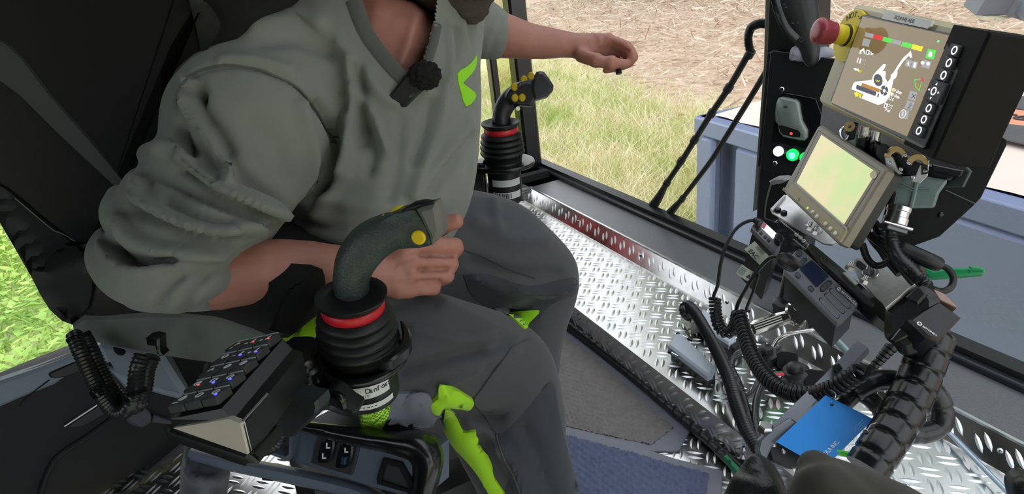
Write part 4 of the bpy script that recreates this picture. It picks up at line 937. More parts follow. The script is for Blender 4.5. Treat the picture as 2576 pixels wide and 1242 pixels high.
slab('thumb_switch', qf, f7([(435, 225), (480, 165), (560, 135), (582, 150), (560, 188), (500, 190)]), -.004, .007, mat('switch_grey', srgb(84, 88, 98), .4), j2, .002)
for x, y in ((415, 212), (505, 145), (568, 112), (420, 312), (487, 310)):
    a = f7([(x, y)])[0]; disc('yellow_button', qf, a[0], a[1], 8.6, 1.26, -.002, .006, mat('yellow_button_dull', srgb(206, 178, 24), .4) if x == 415 else bpy.data.materials['yellow_button_dull'], j2, 1.15, .002)
MB().tube([P(1300, 268, 1.29), P(1303, 273, 1.275)], .005, 8).build('trigger', STEEL, j2)
MB().lathe([(.05, -.048), (.056, -.046), (.0575, -.041), (.056, -.037), (.047, -.036)], 36, JM2, sx=1.18).build('mounting_flange', BLACKG, j2, 60)
MB().lathe([(.040, -.036), (.038, -.026)], 28, JM2).build('mount_neck', BLACK, j2)
MB().box((-.05, -.012, -.036), (.022, .03, .012), JM2, .003).build('clamp_lug', BLACKG, j2)
MB().lathe([(.033, -.128), (.036, -.125), (.0365, -.05), (.038, -.046)], 28, JM2).build('housing', BLACK, j2)
MB().box((-.075, .0, -.09), (.07, .05, .10), JM2, .004).build('support_bracket', BLACKG, j2)
for z0, z1 in ((-.083, -.068), (-.111, -.096)):
    MB().grid([[JM2 @ V((.0369 * math.cos(-2.35 + 1.85 * i / 12), .0369 * math.sin(-2.35 + 1.85 * i / 12), z)) for i in range(13)] for z in (z0, z1)]).build('sticker', LABELW, j2, 60)
for k_ in range(11):
    a2 = -2.25 + .10 * k_; wd_ = random.choice((.03, .05, .07))
    MB().grid([[JM2 @ V((.0371 * math.cos(a2 + wd_ * i), .0371 * math.sin(a2 + wd_ * i), z)) for i in range(2)] for z in (-.109, -.098)]).build('barcode_bar', GREYINK, j2, 0)
st_ = MB(); b0 = JM2 @ V((-.09, 0, -.13)); st_.tube([b0, V((b0.x - .14, b0.y + .02, .5)), V((b0.x - .2, b0.y, .35))], .02, 8); st_.build('support_stem', BLACK, j2)

# ---------------------------------------------------------------- keypad box
kp = thing('keypad', P(590, 960, .54), 'black sheet metal keypad box with fifteen lit keys on the seat arm', 'keypad')
KQ = Qd((598, 868, .605), (708, 845, .59), (552, 1016, .50), (423, 1043, .512))
BOXM = mat('keypad_box_black', srgb(30, 33, 33), .4, bump=.1, bs=900); KEYM = mat('key_black', srgb(54, 59, 60), .5); LIP = mat('key_lip', srgb(150, 158, 154), .4)
sec = [P(423, 1047, .513), P(553, 1020, .501), P(580, 1050, .497), P(608, 1060, .492), P(627, 1142, .503), P(437, 1076, .516)]
dv = P(708, 845, .59) - P(553, 1018, .501)
secn = [p - KQ.n * .003 for p in sec]; back = [p + dv for p in secn]
b_ = MB(); n_ = len(sec); b_.add(secn + back, [tuple(range(n_))[::-1], tuple(n_ + i for i in range(n_))] + [((i + 1) % n_, i, n_ + i, n_ + (i + 1) % n_)[::-1] for i in range(n_)])
bo_ = b_.build('box', BOXM, kp, 20)
front = [P(439, 1074, .5135), P(579, 1051, .4955), P(607, 1062, .4905), P(626, 1140, .5015)]
nf = (front[1] - front[0]).cross(front[3] - front[0]).normalized(); nf = nf if nf.dot(CAM - front[0]) > 0 else -nf
b_ = MB(); b_.add([p + nf * .0015 for p in front] + [p - nf * .004 for p in front], [(0, 1, 2, 3), (3, 2, 6, 7), (0, 3, 7, 4), (1, 0, 4, 5), (2, 1, 5, 6)]); b_.build('silver_front', mat('satin_silver', srgb(226, 220, 204), .38, .4), kp, 20)
MB().tube([P(609, 1061, .491), P(672, 990, .527)], .0012, 6).build('bright_edge', STEEL, kp)
fl_ = [P(428, 1072, .52), P(432, 1092, .522), P(622, 1156, .503), P(640, 1152, .505), P(700, 1082, .545)]
MB().tube(fl_, [(.004, .006)] * 5, 8).build('bottom_flange', BOXM, kp)
icons = ['=', 'Y', 'o', 'p', 'o', 'o', 'A', 'C', 'C', '@', '-', '+', 'P', '-', '+']
LEDB = mat('blue_led', srgb(60, 60, 230), .4, emis=srgb(60, 60, 255), es=3); LEDR = mat('red_led', srgb(230, 80, 70), .4, emis=srgb(255, 70, 60), es=1.0)
kw, kh = KQ.w / 3, KQ.h / 5
for r in range(5):
    for c_ in range(3):
        u = -KQ.w / 2 + (c_ + .5) * kw; v_ = -KQ.h / 2 + (r + .5) * kh
        Mk = KQ.M @ Matrix.Translation((u, v_, .0)) @ Matrix.Rotation(math.radians(-9), 4, 'X')
        ky = MB().box((0, 0, .0015), (kw * .95, kh * .93, .008), Mk, .0012).build('key', KEYM, kp)
        MB().box((0, kh * .42, .0058), (kw * .93, kh * .07, .0016), Mk, .0006).build('key_lip', LIP, ky)
        i = r * 3 + c_
        if icons[i] in '+-':
            q_ = MB(); q_.box((.002, 0, .0057), (.0012, kh * .42, .0005), Mk); q_.box((-.004, -.003, .0057), (.0035, .0007, .0005), Mk)
            if icons[i] == '+': q_.box((-.004, -.003, .0057), (.0007, .0035, .0005), Mk)
            q_.build('key_symbol', WHITE, ky)
        elif icons[i] in 'PA':
            text('P' if icons[i] == 'P' else 'A', kh * .42, Mk @ Matrix.Translation((0, .001, .0057)), WHITE, 'key_symbol', ky, .0002, 0, 'CENTER')
            if icons[i] == 'P': text('1', kh * .3, Mk @ Matrix.Translation((-.001, -.007, .0057)), WHITE, 'key_symbol', ky, .0002, 0, 'CENTER')
        else:
            q_ = MB(); o_, i_ = circ(kh * .16, 12, 0, .001, kh * .2), circ(kh * .11, 12, 0, .001, kh * .15); q_.ring(o_, i_, .0055, .006, Mk)
            if icons[i] in 'Cp=': q_.box((.001, .001, .0058), (.0012, kh * .34, .0005), Mk)
            if icons[i] == '=': q_.box((-.002, -.006, .0058), (.005, .0008, .0005), Mk)
            q_.build('key_symbol', WHITE, ky)
            if icons[i] == 'o': MB().box((-.002, -kh * .27, .0057), (kw * .4, .0008, .0004), Mk).build('key_line', GREYINK, ky)
        if (r, c_) in ((0, 2), (1, 1), (1, 2), (3, 1), (3, 2)): MB().ball((kw * .3, -kh * .28, .006), (.0017, .0012, .0007), Mk, 8).build('key_light', LEDB, ky)
        elif (r, c_) in ((1, 0), (4, 1), (4, 2)): MB().ball((kw * .3, -kh * .2, .006), (.0012, .001, .0006), Mk, 8).build('key_light', LEDR, ky)

# ---------------------------------------------------------------- door behind the seat, lower left
zd = .42
dA, dB = onz(0, 962, zd), onz(190, 885, zd)
dx = (dB - dA); dx.z = 0; dx.normalize(); dn = V((dx.y, -dx.x, 0)); dn = dn if dn.dot(CAM - dA) > 0 else -dn
dc = (dA + dB) / 2; dc.z = 0
def dp(u, z): return dc + dx * u + V((0, 0, z))
DQ = Qc(dp(-1.0, 1.0), dp(1.0, 1.0), dp(1.0, 0.0), dp(-1.0, 0.0))
DRK = mat('door_panel_black', srgb(32, 33, 35), .6, bump=.25, bs=700); door = link_empty('door_1', (dc.x, dc.y, 0)); door['kind'] = 'structure'
slab('panel', DQ, [(-900, 1290), (0, 966), (100, 924), (195, 887), (330, 832), (530, 760), (480, 1000), (472, 1180), (420, 1300), (300, 1600), (-900, 1700)], -.07, 0, DRK, door, .01)
f6 = lambda L: [(x / 3.43, 880 + y / 3.43) for x, y in L]
slab('sill_trim', DQ, f6([(-300, 395), (0, 276), (340, 160), (665, 38), (900, -50), (1500, -300), (1500, 20), (1140, 60), (745, 172), (560, 240), (480, 300), (170, 425), (0, 500), (-300, 620)]), 0, .03, mat('door_blue_grey', srgb(142, 154, 168), .5, bump=.2, bs=800), door, .008)
slab('pull_recess', DQ, f6([(418, 212), (440, 192), (560, 140), (690, 86), (745, 165), (600, 225), (480, 250), (440, 243)]), .03, .034, BLACK, door, .003, 1)
slab('silver_strip', DQ, f6([(548, 655), (560, 668), (890, 452), (880, 438)]), 0, .012, STEEL, door, .001)
slab('handle_recess', DQ, f6([(562, 672), (690, 668), (760, 640), (960, 520), (890, 456)]), 0, .006, mat('door_handle_dark', srgb(40, 44, 50), .4), door, .002)
slab('speaker_cap', DQ, f6([(1050, 560), (1120, 640), (1220, 676), (1290, 650), (1312, 600), (1290, 540), (1230, 500), (1130, 500)]), 0, .03, mat('cap_grey', srgb(84, 88, 98), .5), door, .008, 3)
slab('lower_ledge', DQ, f6([(935, 165), (1100, 230), (1400, 310), (1720, 400), (1720, 470), (1400, 390), (1240, 340), (1080, 330)]), 0, .04, bpy.data.materials['door_blue_grey'], door, .006)
slab('lower_ledge', DQ, f6([(1330, 565), (1480, 620), (1480, 650), (1400, 640), (1310, 630)]), 0, .02, bpy.data.materials['cap_grey'], door, .004)
slab('kick_trim', DQ, f6([(1000, 1290), (1600, 785), (1640, 800), (1640, 850), (1160, 1290)]), 0, .03, mat('kick_plum_grey', srgb(66, 64, 72), .5), door, .006)
MB().tube(cat([DQ.at(*DQ.pl(*a), .004) for a in f6([(330, 1300), (370, 1150), (440, 990), (540, 880), (760, 735), (1010, 555)])]), .008, 8).build('pocket_edge', mat('pocket_edge_black', srgb(36, 37, 40), .5), door)
MB().tube(cat([DQ.at(*DQ.pl(*a), .031) for a in f6([(410, 218), (300, 300), (190, 395), (160, 440)])]), .002, 6).build('trim_groove', BLACK, door)
MB().tube([DQ.at(*DQ.pl(*a), .012) for a in ((-100, 1000), (0, 957), (100, 919), (196, 880))], .007, 8).build('glass_seal', mat('grey_seal', srgb(150, 156, 150), .6), door)
dw = [dp(-1.1, zd), dp(.75, zd), dp(.75, ZR), dp(-1.1, ZR)]
pane('window_5', dw); ud = DQ.pl(476, 1040)[0]; pane('window_9', [dp(ud, .02), dp(.75, .02), dp(.75, zd), dp(ud, zd)])
MB().box((0, 0, 0), (.14, .10, ZR - .1), Matrix.Translation(dp(.80, ZR / 2 + .1)) @ Matrix.Rotation(math.atan2(dx.y, dx.x), 4, 'Z'), .01).build('trim_6', BLACK, kind='structure')
jq = dp(.83, 0); w_ = MB(); w_.tube([V((jq.x, jq.y, .55)), V((XJ, YJ, .55))], [(.03, .75)] * 2, 4, flat=(0, 0, 1)); 
w_ = MB(); a_, b2 = V((jq.x, jq.y, -.2)), V((XJ, YJ, -.2)); t_ = (b2 - a_).cross(V((0, 0, 1))).normalized() * .03; hh = V((0, 0, 1.1))
w_.add([a_ - t_, b2 - t_, b2 + t_, a_ + t_, a_ - t_ + hh, b2 - t_ + hh, b2 + t_ + hh, a_ + t_ + hh], [(0, 1, 5, 4), (2, 3, 7, 6), (1, 2, 6, 5), (3, 0, 4, 7), (4, 5, 6, 7), (3, 2, 1, 0)]); w_.build('wall_left_rear', LINER, kind='structure'); pane('window_8', [V((a_.x, a_.y, .9)), V((b2.x, b2.y, .9)), V((b2.x, b2.y, ZR)), V((a_.x, a_.y, ZR))])

# red props added out of sight to be mirrored in the bent up plate edge
REDP = mat('signal_red_paint', srgb(206, 24, 30), .35); wd_ = V((1.3 - XJ, 3.0 - YJ, 0)).normalized(); wn_ = V((wd_.y, -wd_.x, 0))
def onw(x): return V((x, YJ + (x - XJ) * (YF - YJ) / (XW - .2 - XJ), 0)) + wn_ * .03
fe = thing('added_extinguisher', onw(.955) + V((0, 0, .3)), 'unseen red extinguisher added to be mirrored in the upper edge of the tread plate', 'extinguisher')
Mx = Matrix.Translation(onw(.955) + wn_ * .06 + V((0, 0, .30)))
MB().lathe([(.03, 0), (.055, .005), (.055, .24), (.045, .275), (.02, .29), (.018, .30)], 20, Mx).build('cylinder', REDP, fe); MB().box((0, 0, .315), (.03, .07, .03), Mx, .004).build('valve', BLACK, fe); MB().box((0, 0, .13), (.118, .118, .02), Mx, .003).build('strap', BLACK, fe)
fb_ = thing('added_red_box', onw(.78) + V((0, 0, .6)), 'unseen red box added to be mirrored in the middle of the tread plate edge', 'box')
Mx = frame(onw(.78) + wn_ * .05 + V((0, 0, .73)), wn_, wd_); MB().box((0, 0, 0), (.24, .22, .09), Mx, .012).build('case', REDP, fb_); MB().box((0, .1, .05), (.06, .03, .012), Mx, .003).build('clasp', BLACK, fb_)
# ---------------------------------------------------------------- microphone on the collar
h, nn = hit(pre, 1040, 232); md = proj(h)[1] - .012
mic = thing('microphone', P(1040, 225, md), 'black clip on microphone with fuzzy wind cover at the neckline', 'microphone')
mq = Qn(1025, 228, md, (CAM - h).normalized(), cr)
slab('body', mq, [(979, 240), (1018, 190), (1030, 186), (1068, 216), (1066, 226), (1024, 268), (1014, 270), (982, 250)], -.016, .006, BLACK, mic, .003, 1)
fz = MB(); fz.ball(P(1068, 190, md), (px2m(42, md), .018, px2m(36, md)), None, 20); smooth_link('wind_cover', folds(fuse(fz, .0025, 2), [], ((190, .004), (420, .003))), mat('fuzzy_black', srgb(30, 31, 32), 1, bump=1, bs=1500, dist=.002), mic)
slab('logo_mark', mq, [(1028, 244), (1032, 236), (1036, 240), (1040, 232), (1043, 238), (1034, 246)], .0062, .0066, GREYINK, mic, 0)
tag(MB().tube([P(1553, 160, 1.18), P(1557, 186, 1.18)], .006, 10).build('small_peg', BLACK), 'small black peg pinched between the fingertips of the outstretched hand', 'peg')

# ---------------------------------------------------------------- floor mats, wrapped cable
MRIM = mat('mat_rubber_rim', srgb(124, 126, 138), .55, bump=.2, bs=500)
def ribmat(name, outer, inner, z, col, label, wav):
    t = thing(name, onz(*outer[0], 0), label, 'mat'); oq = [onz(*p, z) for p in outer]; iq = [onz(*p, z) for p in inner]
    MB().prism([(p.x, p.y) for p in oq], .001, z, None, .002).build('rim', MRIM, t)
    L = [(p.x, p.y) for p in iq]; m = mat(name + '_pile', col, .9, bump=.5, bs=900, var=.25, vs=60)
    x0, x1 = min(p[0] for p in L), max(p[0] for p in L); y0, y1 = min(p[1] for p in L), max(p[1] for p in L)
    step = .0042; nx, ny = int((x1 - x0) / step), int((y1 - y0) / step); b = MB(); idx = {}
    ca, sa = math.cos(wav), math.sin(wav); vs = []; fs = []
    for i in range(nx + 1):
        for j in range(ny + 1):
            x, y = x0 + i * step, y0 + j * step
            if not inpoly(x, y, L): continue
            u, v = x * ca + y * sa, -x * sa + y * ca
            hgt = .5 + .5 * math.sin(u * 2 * math.pi / .017 + 1.1 * math.sin(v * 2 * math.pi / .016)); hgt *= .55 + .45 * math.sin(v * 2 * math.pi / .008 + 2 * math.sin(u * 300))
            idx[i, j] = len(vs); vs.append((x, y, z + .0005 + .0055 * hgt + .0012 * noise.noise(V((x * 160, y * 160, 0)))))
    for (i, j), a in idx.items():
        q = (idx.get((i + 1, j)), idx.get((i + 1, j + 1)), idx.get((i, j + 1)))
        if None not in q: fs.append((a, *q))
    b.add(vs, fs); b.build('ribbed_pile', m, t, 180, 'stuff')
ribmat('floor_mat', [(1300, 800), (1388, 800), (1480, 862), (1600, 955), (1736, 1058), (1740, 1072), (1708, 1132), (1690, 1134), (1640, 1135), (1490, 1104), (1300, 1060), (1150, 900)], [(1290, 812), (1353, 808), (1471, 875), (1537, 934), (1699, 1075), (1638, 1121), (1493, 1090), (1300, 1045), (1160, 900)], .007, srgb(128, 123, 122), 'brownish grey ribbed floor mat beside the tread plate ledge', .5)
ribmat('floor_mat', [(1300, 1044), (1414, 1070), (1560, 1108), (1700, 1152), (1818, 1182), (1812, 1300), (1800, 1400), (1250, 1400)], [(1300, 1064), (1425, 1092), (1560, 1128), (1700, 1168), (1788, 1190), (1776, 1260), (1760, 1380), (1250, 1380)], .014, srgb(96, 104, 134), 'bluish ribbed floor mat overlapping the brownish one at the bottom of the picture', .2)
WR = mat('wrap_plastic', srgb(38, 40, 44), .3)
def wrapped(path, r, seg=.034, gap=.08, n=14):
    p = resample(path, seg / 8); R = [r * (.91 if (i % 8) == 0 else 1.0) for i in range(len(p))]; return MB().tube(p, R, n)
cp = cat([onz(x, y, .022) for x, y in ((1375, 776), (1420, 808), (1500, 868), (1600, 946), (1700, 1030), (1780, 1098), (1836, 1152), (1900, 1210))], 8)
tag(wrapped(cp, .0185, .036).build('wrapped_cable', WR, None, 45), 'black spiral wrapped cable on the floor between mat and ledge', 'cable')
GRN = mat('green_plastic', srgb(20, 120, 76), .4)
gq = Qn(1842, 1165, 1.30, V((0, 0, 1)) + (CAM - P(1842, 1165, 1.3)).normalized(), cr)
gc = slab('cable_clip', gq, [(1820, 1147), (1829, 1141), (1843, 1157), (1862, 1176), (1858, 1192), (1838, 1172)], -.02, 0, GRN, None, .003); tag(gc, 'green plastic clip on the end of the wrapped floor cable', 'clip')
slab('clip_window', gq, [(1830, 1158), (1836, 1155), (1840, 1165), (1835, 1168)], .0, .0008, BLACK, gc, 0)

# ---------------------------------------------------------------- wipers outside the windscreen
WB = mat('wiper_black', srgb(40, 42, 44), .5)
def wiper(pts, rad, label, nodes, boot):
    t = thing('windscreen_wiper', onx(*pts[-1], 1.56), label, 'wiper', 'windscreen wipers'); p = [onx(x, y, 1.56) for x, y in pts]
    MB().tube(cat(p, 5), rad, 10).build('arm', WB, t)
    for x, y in nodes:
        c = onx(x, y, 1.56); d_ = (p[0] - p[-1]).normalized(); MB().tube([c - d_ * .012, c + d_ * .012], rad * 1.35, 10).build('joint', WB, t)
    q = [onx(x, y, 1.56) for x, y in boot]; MB().tube(cat(q, 4), [rad * (1 + 2.1 * i / (4 * (len(q) - 1))) for i in range(4 * (len(q) - 1) + 1)], 12).build('boot', WB, t)
wiper([(1886, 130), (1835, 218), (1785, 292), (1745, 356), (1710, 412), (1676, 462)], .011, 'left ribbed wiper arm outside the front window, with a hose loop on top', [(1886, 135), (1832, 222), (1790, 285), (1747, 352), (1713, 405), (1678, 460)], [(1676, 462), (1655, 500), (1628, 540), (1600, 590)])
cor = corrug(cat([onx(x, y, 1.56) for x, y in ((1932, 60), (1908, 60), (1888, 72), (1882, 100), (1888, 132))], 8), .013).build('wiper_hose', HOSE, None, 60); tag(cor, 'dark corrugated washer hose bent over the top of the left wiper', 'hose')
wiper([(1930, 175), (1880, 258), (1830, 338), (1790, 402), (1745, 462), (1716, 500)], .0095, 'right slim wiper arm leaning beside the blue grey container', [(1716, 500)], [(1716, 500), (1690, 530), (1655, 572), (1630, 610)])

# ---------------------------------------------------------------- control pillar
PB = mat('pillar_black', srgb(22, 23, 25), .5, bump=.15, bs=700)
tl, tr_ = P(1937, 127, 1.74), P(2092, 147, 1.64); tr_ = V((tr_.x, tr_.y, tl.z))
dnv = V((0, 0, -.44)); PQ = Qc(tl, tr_, tr_ + dnv, tl + dnv)
pil = thing('control_pillar', (PQ.o.x, PQ.o.y, ZS), 'tall black control pillar standing on the sill left of the large monitor', 'pillar')
slab('post', PQ, [(1948, -420), (2066, -420), (2058, 40), (2052, 300), (2040, 520), (2010, 722), (1893, 722), (1897, 640), (1907, 440), (1925, 160)], -.16, -.065, PB, pil, .006)
slab('front_plate', PQ, [(1938, 134), (1943, 127), (2150, 155), (2120, 420), (2090, 466), (1912, 424), (1920, 330)], -.006, 0, mat('plate_black', srgb(27, 28, 30), .4, bump=.1, bs=700), pil, .0015)
slab('pocket_side', PQ, [(1930, 134), (1944, 131), (1918, 420), (1906, 418)], -.065, -.006, PB, pil, .001)
slab('handset_plate', PQ, [(1962, 236), (1972, 233), (2052, 248), (2070, 300), (2050, 380), (1940, 356), (1948, 300)], 0, .002, BLACKG, pil, .001, 1)
slab('grey_edge_strip', PQ, [(1934, -400), (1944, -400), (1931, 140), (1908, 525), (1893, 532), (1921, 160)], -.10, -.075, mat('edge_grey', srgb(120, 122, 114), .35), pil, .002)
for x, y in ((1966, 225), (1949, 411)): disc('screw', PQ, x, y, 6.5, 1.75, 0, .004, STEEL, pil, 1, .002); disc('screw_socket', PQ, x, y, 3, 1.75, .004, .0044, BLACK, pil, 1, 0)
for x, y, r, c1, es, nm in ((1956, 382, 14, (1, 1, 1), .75, 'white_button'), (1992, 391, 16.5, (.0, 1, .12), 1.1, 'green_button'), (2024, 398, 15, (.0, 1, .12), .8, 'green_button')):
    bt_ = disc(nm, PQ, x, y, r, 1.73, 0, .008, mat(nm + '_lens', (c1[0] * .7, c1[1] * .7, c1[2] * .7), .35, emis=(c1[0] * .8 + .0, c1[1] * .85, 1.0 if c1[0] else .1), es=es), pil, 1, .003)
    u, v_ = PQ.pl(x, y); rr = px2m(r, 1.73); MB().lathe([(rr * 1.0, 0), (rr * 1.12, 0), (rr * 1.14, .003), (rr * 1.02, .006)], 22, PQ.M @ Matrix.Translation((u, v_, 0))).build('bezel', BLACKG, pil)
    disc('button_glow', PQ, x, y, r * .55, 1.73, .0078, .0084, mat(nm + '_glow', (.8, .9, 1), .4, emis=(.9, .95, 1) if c1[0] else (.05, 1, .55), es=1.1), bt_, 1, 0)
HS = mat('handset_silver', srgb(136, 146, 142), .35, .3)
hs_ = thing('handset', PQ.at(*PQ.pl(1985, 300), .01), 'small silver grey handset in its cradle above the white and green buttons', 'handset')
hp = [(1956, 247), (1965, 245), (2000, 252), (2008, 260), (2012, 285), (2016, 306), (2029, 329), (2029, 348), (2022, 355), (2008, 354), (1968, 345), (1957, 333), (1956, 315), (1949, 307), (1948, 285), (1950, 262)]
gbm = MB(); gbm.prism(outline(PQ, hp, .016), .003, .016, PQ.M, .006); gbm.build('shell', HS, hs_, 60)
slab('opening', PQ, [(1959, 317), (1966, 315), (2008, 328), (2014, 336), (2012, 345), (1996, 345), (1969, 338), (1962, 330)], .0155, .0168, BLACK, hs_, 0, 1)
disc('red_light', PQ, 1990, 336, 3.5, 1.72, .0168, .0175, LEDR, hs_, 1, 0)
slab('handset_symbol', PQ, [(1971, 266), (1981, 267), (1981, 272), (1971, 271)], .0158, .0164, GREYINK, hs_, 0)
# hand piece hanging in the pocket
lv = thing('hand_control', P(2030, 110, 1.66), 'curved black hand control with white symbols standing in the pillar pocket', 'control')
lb = MB(); limb(lb, [(1970, -120, 1.63, 50, .03), (1990, -40, 1.64, 48, .03), (2008, 20, 1.65, 46, .03), (2022, 70, 1.66, 38, .028), (2036, 115, 1.665, 26, .024), (2042, 150, 1.67, 18, .02)], 18)
smooth_link('grip', fuse(lb, .004, 3), mat('hand_black', srgb(32, 34, 36), .45, bump=.1, bs=900), lv)
LQ = Qn(1990, 50, 1.62, (CAM - P(1990, 50, 1.62)), cr)
MB().tube(cat([P(1945, -40, 1.63), P(1955, 20, 1.63), P(1975, 68, 1.635), P(2004, 100, 1.64)]), [(.004, .011)] * 19, 10).build('side_lever', BLACKG, lv)
u, v_ = LQ.pl(1963, 37); MB().ring(circ(px2m(4.5, 1.62), 14, u, v_), circ(px2m(3, 1.62), 14, u, v_), .004, .0046, LQ.M).build('ring_symbol', GREYINK, lv)
u, v_ = LQ.pl(2016, 100); MB().ring(circ(px2m(5, 1.62), 14, u, v_), circ(px2m(4, 1.62), 14, u, v_), -.006, -.0054, LQ.M).build('wiper_symbol', GREYINK, lv)
for x, y in ((1973, 10), (1977, 18), (1994, 58), (2008, 57)): slab('mark', LQ, [(x - 3, y - 1.5), (x + 3, y - 1), (x + 3, y + 2), (x - 3, y + 1.5)], .003, .0036, GREYINK, lv, 0)
gp_ = MB(); limb(gp_, [(1994, 145, 1.69, 9, .02), (2003, 128, 1.69, 14, .022), (2012, 142, 1.69, 14, .02)], 12); limb(gp_, [(2040, 150, 1.68, 18, .02), (2070, 134, 1.67, 17, .02), (2090, 134, 1.67, 12, .016)], 12)
pouch = tag(smooth_link('grey_pouch', fuse(gp_, .004, 3), mat('pouch_grey', srgb(150, 150, 164), .7)), 'grey pouch sticking out of the pillar pocket beside the red mushroom button', 'pouch')
dk = thing('pillar_device', P(1948, 505, 1.62), 'black rounded device with grey top cap below the white and green buttons', 'device')
kq = Qn(1950, 510, 1.62, PQ.n + cr * -.2, PQ.x)
slab('shell', kq, [(1934, 458), (1978, 452), (1990, 480), (1970, 558), (1925, 556), (1917, 545), (1922, 500)], -.04, 0, BLACK, dk, .01, 2)
slab('top_cap', kq, [(1933, 457), (1944, 450), (1968, 449), (1980, 454), (1968, 461), (1942, 466)], -.03, .003, mat('cap_pale', srgb(140, 142, 144), .35), dk, .003)

# ---------------------------------------------------------------- large monitor
DSQ = Q([(2170, 40), (2443, 101), (2324, 370), (2090, 257)], .97)
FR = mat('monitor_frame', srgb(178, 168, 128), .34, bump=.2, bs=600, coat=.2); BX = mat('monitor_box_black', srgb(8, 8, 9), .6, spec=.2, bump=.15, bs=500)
mon = thing('monitor', DSQ.at(0, -.1, -.1), 'large control monitor in a black housing, showing a white machine diagram', 'monitor')
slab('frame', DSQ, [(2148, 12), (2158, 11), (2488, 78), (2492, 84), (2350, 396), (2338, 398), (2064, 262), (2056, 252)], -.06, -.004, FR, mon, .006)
sd_ = Qn(2400, 250, proj(DSQ.at(*DSQ.pl(2420, 238), -.004))[1] - .001, DSQ.x + DSQ.n * .03, -DSQ.n)
slab('side_housing', sd_, [(2491, 80), (2660, 104), (2600, 190), (2526, 346), (2490, 428), (2412, 420), (2347, 400)], -.07, 0, BX, mon, .003)
slab('display_bezel', DSQ, [(2168, 40), (2172, 36), (2440, 97), (2446, 103), (2328, 370), (2320, 374), (2092, 262), (2088, 254)], -.006, .002, BLACKG, mon, .001)
SCR = mat('screen_glass', srgb(20, 19, 16), .04, coat=.3, spec=.4, var=0, emis=srgb(140, 120, 80), es=.55); KEYP = mat('key_panel', srgb(44, 44, 48), .45, bump=.15, bs=700)  # olive screen glow stands in for the outdoors mirrored in the glass
def f5(L): return [(2080 + x / 3.105, 20 + y / 3.105) for x, y in L]
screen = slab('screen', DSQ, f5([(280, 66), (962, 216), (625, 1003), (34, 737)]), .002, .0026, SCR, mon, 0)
slab('key_panel', DSQ, f5([(962, 216), (1130, 252), (765, 1082), (625, 1005)]), .002, .003, KEYP, mon, .0004)
def emat(n, c, s=1.0): return mat(n, (c[0] * .6, c[1] * .6, c[2] * .6), .4, emis=srgb(*[int(v) for v in c]) if max(c) > 1 else c, es=s, var=.02)
EW, EG, ER, EY, EGY, EO = [mat(n, tuple(v * .2 for v in srgb(*c)[:3]), .4, emis=srgb(*c), es=s, var=.02) for n, c, s in (('screen_white', (255, 255, 255), .68), ('screen_green', (90, 230, 80), .62), ('screen_red', (235, 60, 70), .6), ('screen_yellow', (240, 235, 30), .62), ('screen_grey', (190, 192, 194), .45), ('screen_orange', (206, 140, 40), .5))]
ED = mat('screen_dark', srgb(52, 56, 66), .3, emis=srgb(52, 56, 70), es=.3)
H0 = [.0028]
def ico(L, m, name='screen_symbol', dz=.0, k=1): return slab(name, DSQ, f5(L), H0[0] + dz, H0[0] + dz + .0001, m, screen, 0, k, ang=0)
for L, m in (([(303, 190), (368, 205), (358, 237), (293, 222)], EGY), ([(370, 205), (440, 222), (430, 254), (360, 238)], ER), ([(442, 225), (515, 242), (505, 275), (432, 258)], EG), ([(518, 243), (587, 260), (577, 292), (507, 275)], EGY), ([(590, 262), (667, 281), (655, 316), (580, 298)], EG), ([(669, 282), (752, 302), (740, 341), (658, 318)], EY), ([(287, 235), (342, 248), (325, 305), (273, 291)], EGY), ([(790, 318), (856, 331), (834, 403), (768, 390)], EG), ([(757, 403), (820, 418), (800, 477), (738, 461)], EGY), ([(622, 400), (666, 410), (650, 463), (608, 452)], EGY), ([(670, 412), (715, 422), (699, 478), (654, 466)], EGY), ([(652, 645), (709, 660), (690, 726), (632, 709)], EGY), ([(630, 720), (686, 735), (661, 801), (604, 785)], EGY), ([(590, 790), (646, 804), (628, 871), (570, 856)], EGY)): ico(L, m, 'screen_tile')
ico([(192, 634), (206, 592), (220, 576), (300, 568), (352, 560), (362, 525), (380, 502), (440, 440), (452, 436), (462, 442), (455, 462), (430, 502), (442, 494), (458, 494), (460, 505), (456, 545), (474, 580), (498, 548), (500, 520), (516, 510), (560, 440), (600, 385), (640, 350), (655, 333), (668, 384), (652, 391), (640, 372), (592, 425), (550, 490), (552, 510), (540, 545), (520, 560), (510, 610), (490, 690), (458, 738), (402, 758), (270, 706), (286, 674)], EW, 'machine_diagram')
ico([(400 + 35 * math.cos(t) + 5 * math.sin(t), 563 + 48 * math.sin(t)) for t in [i * math.pi / 10 for i in range(20)]], ED, 'diagram_drum', .0003)
ico([(382, 558), (390, 570), (398, 562), (406, 572), (416, 562), (414, 568), (406, 580), (398, 570), (390, 578), (380, 564)], EY, 'diagram_wave', .0006)
ico([(276, 584), (416, 634), (408, 661), (268, 611)], EO, 'diagram_bar', .0003); ico([(232, 602), (240, 600), (380, 652), (386, 662), (380, 684), (372, 686), (236, 636), (228, 626)], ED, 'diagram_bar', .0003)
ico([(448 + 31 * math.cos(t), 645 + 40 * math.sin(t)) for t in [i * math.pi / 9 for i in range(18)]], ED, 'diagram_wheel', .0003); ico([(448 + 11 * math.cos(t), 647 + 14 * math.sin(t)) for t in [i * math.pi / 6 for i in range(12)]], EW, 'diagram_hub', .0006)
for a in (.5, 2.0, 3.6, 5.2): ico([(448 + 14 * math.cos(a - .3), 645 + 18 * math.sin(a - .3)), (448 + 33 * math.cos(a - .14), 645 + 42 * math.sin(a - .14)), (448 + 33 * math.cos(a + .14), 645 + 42 * math.sin(a + .14))], EW, 'diagram_spoke', .0006)
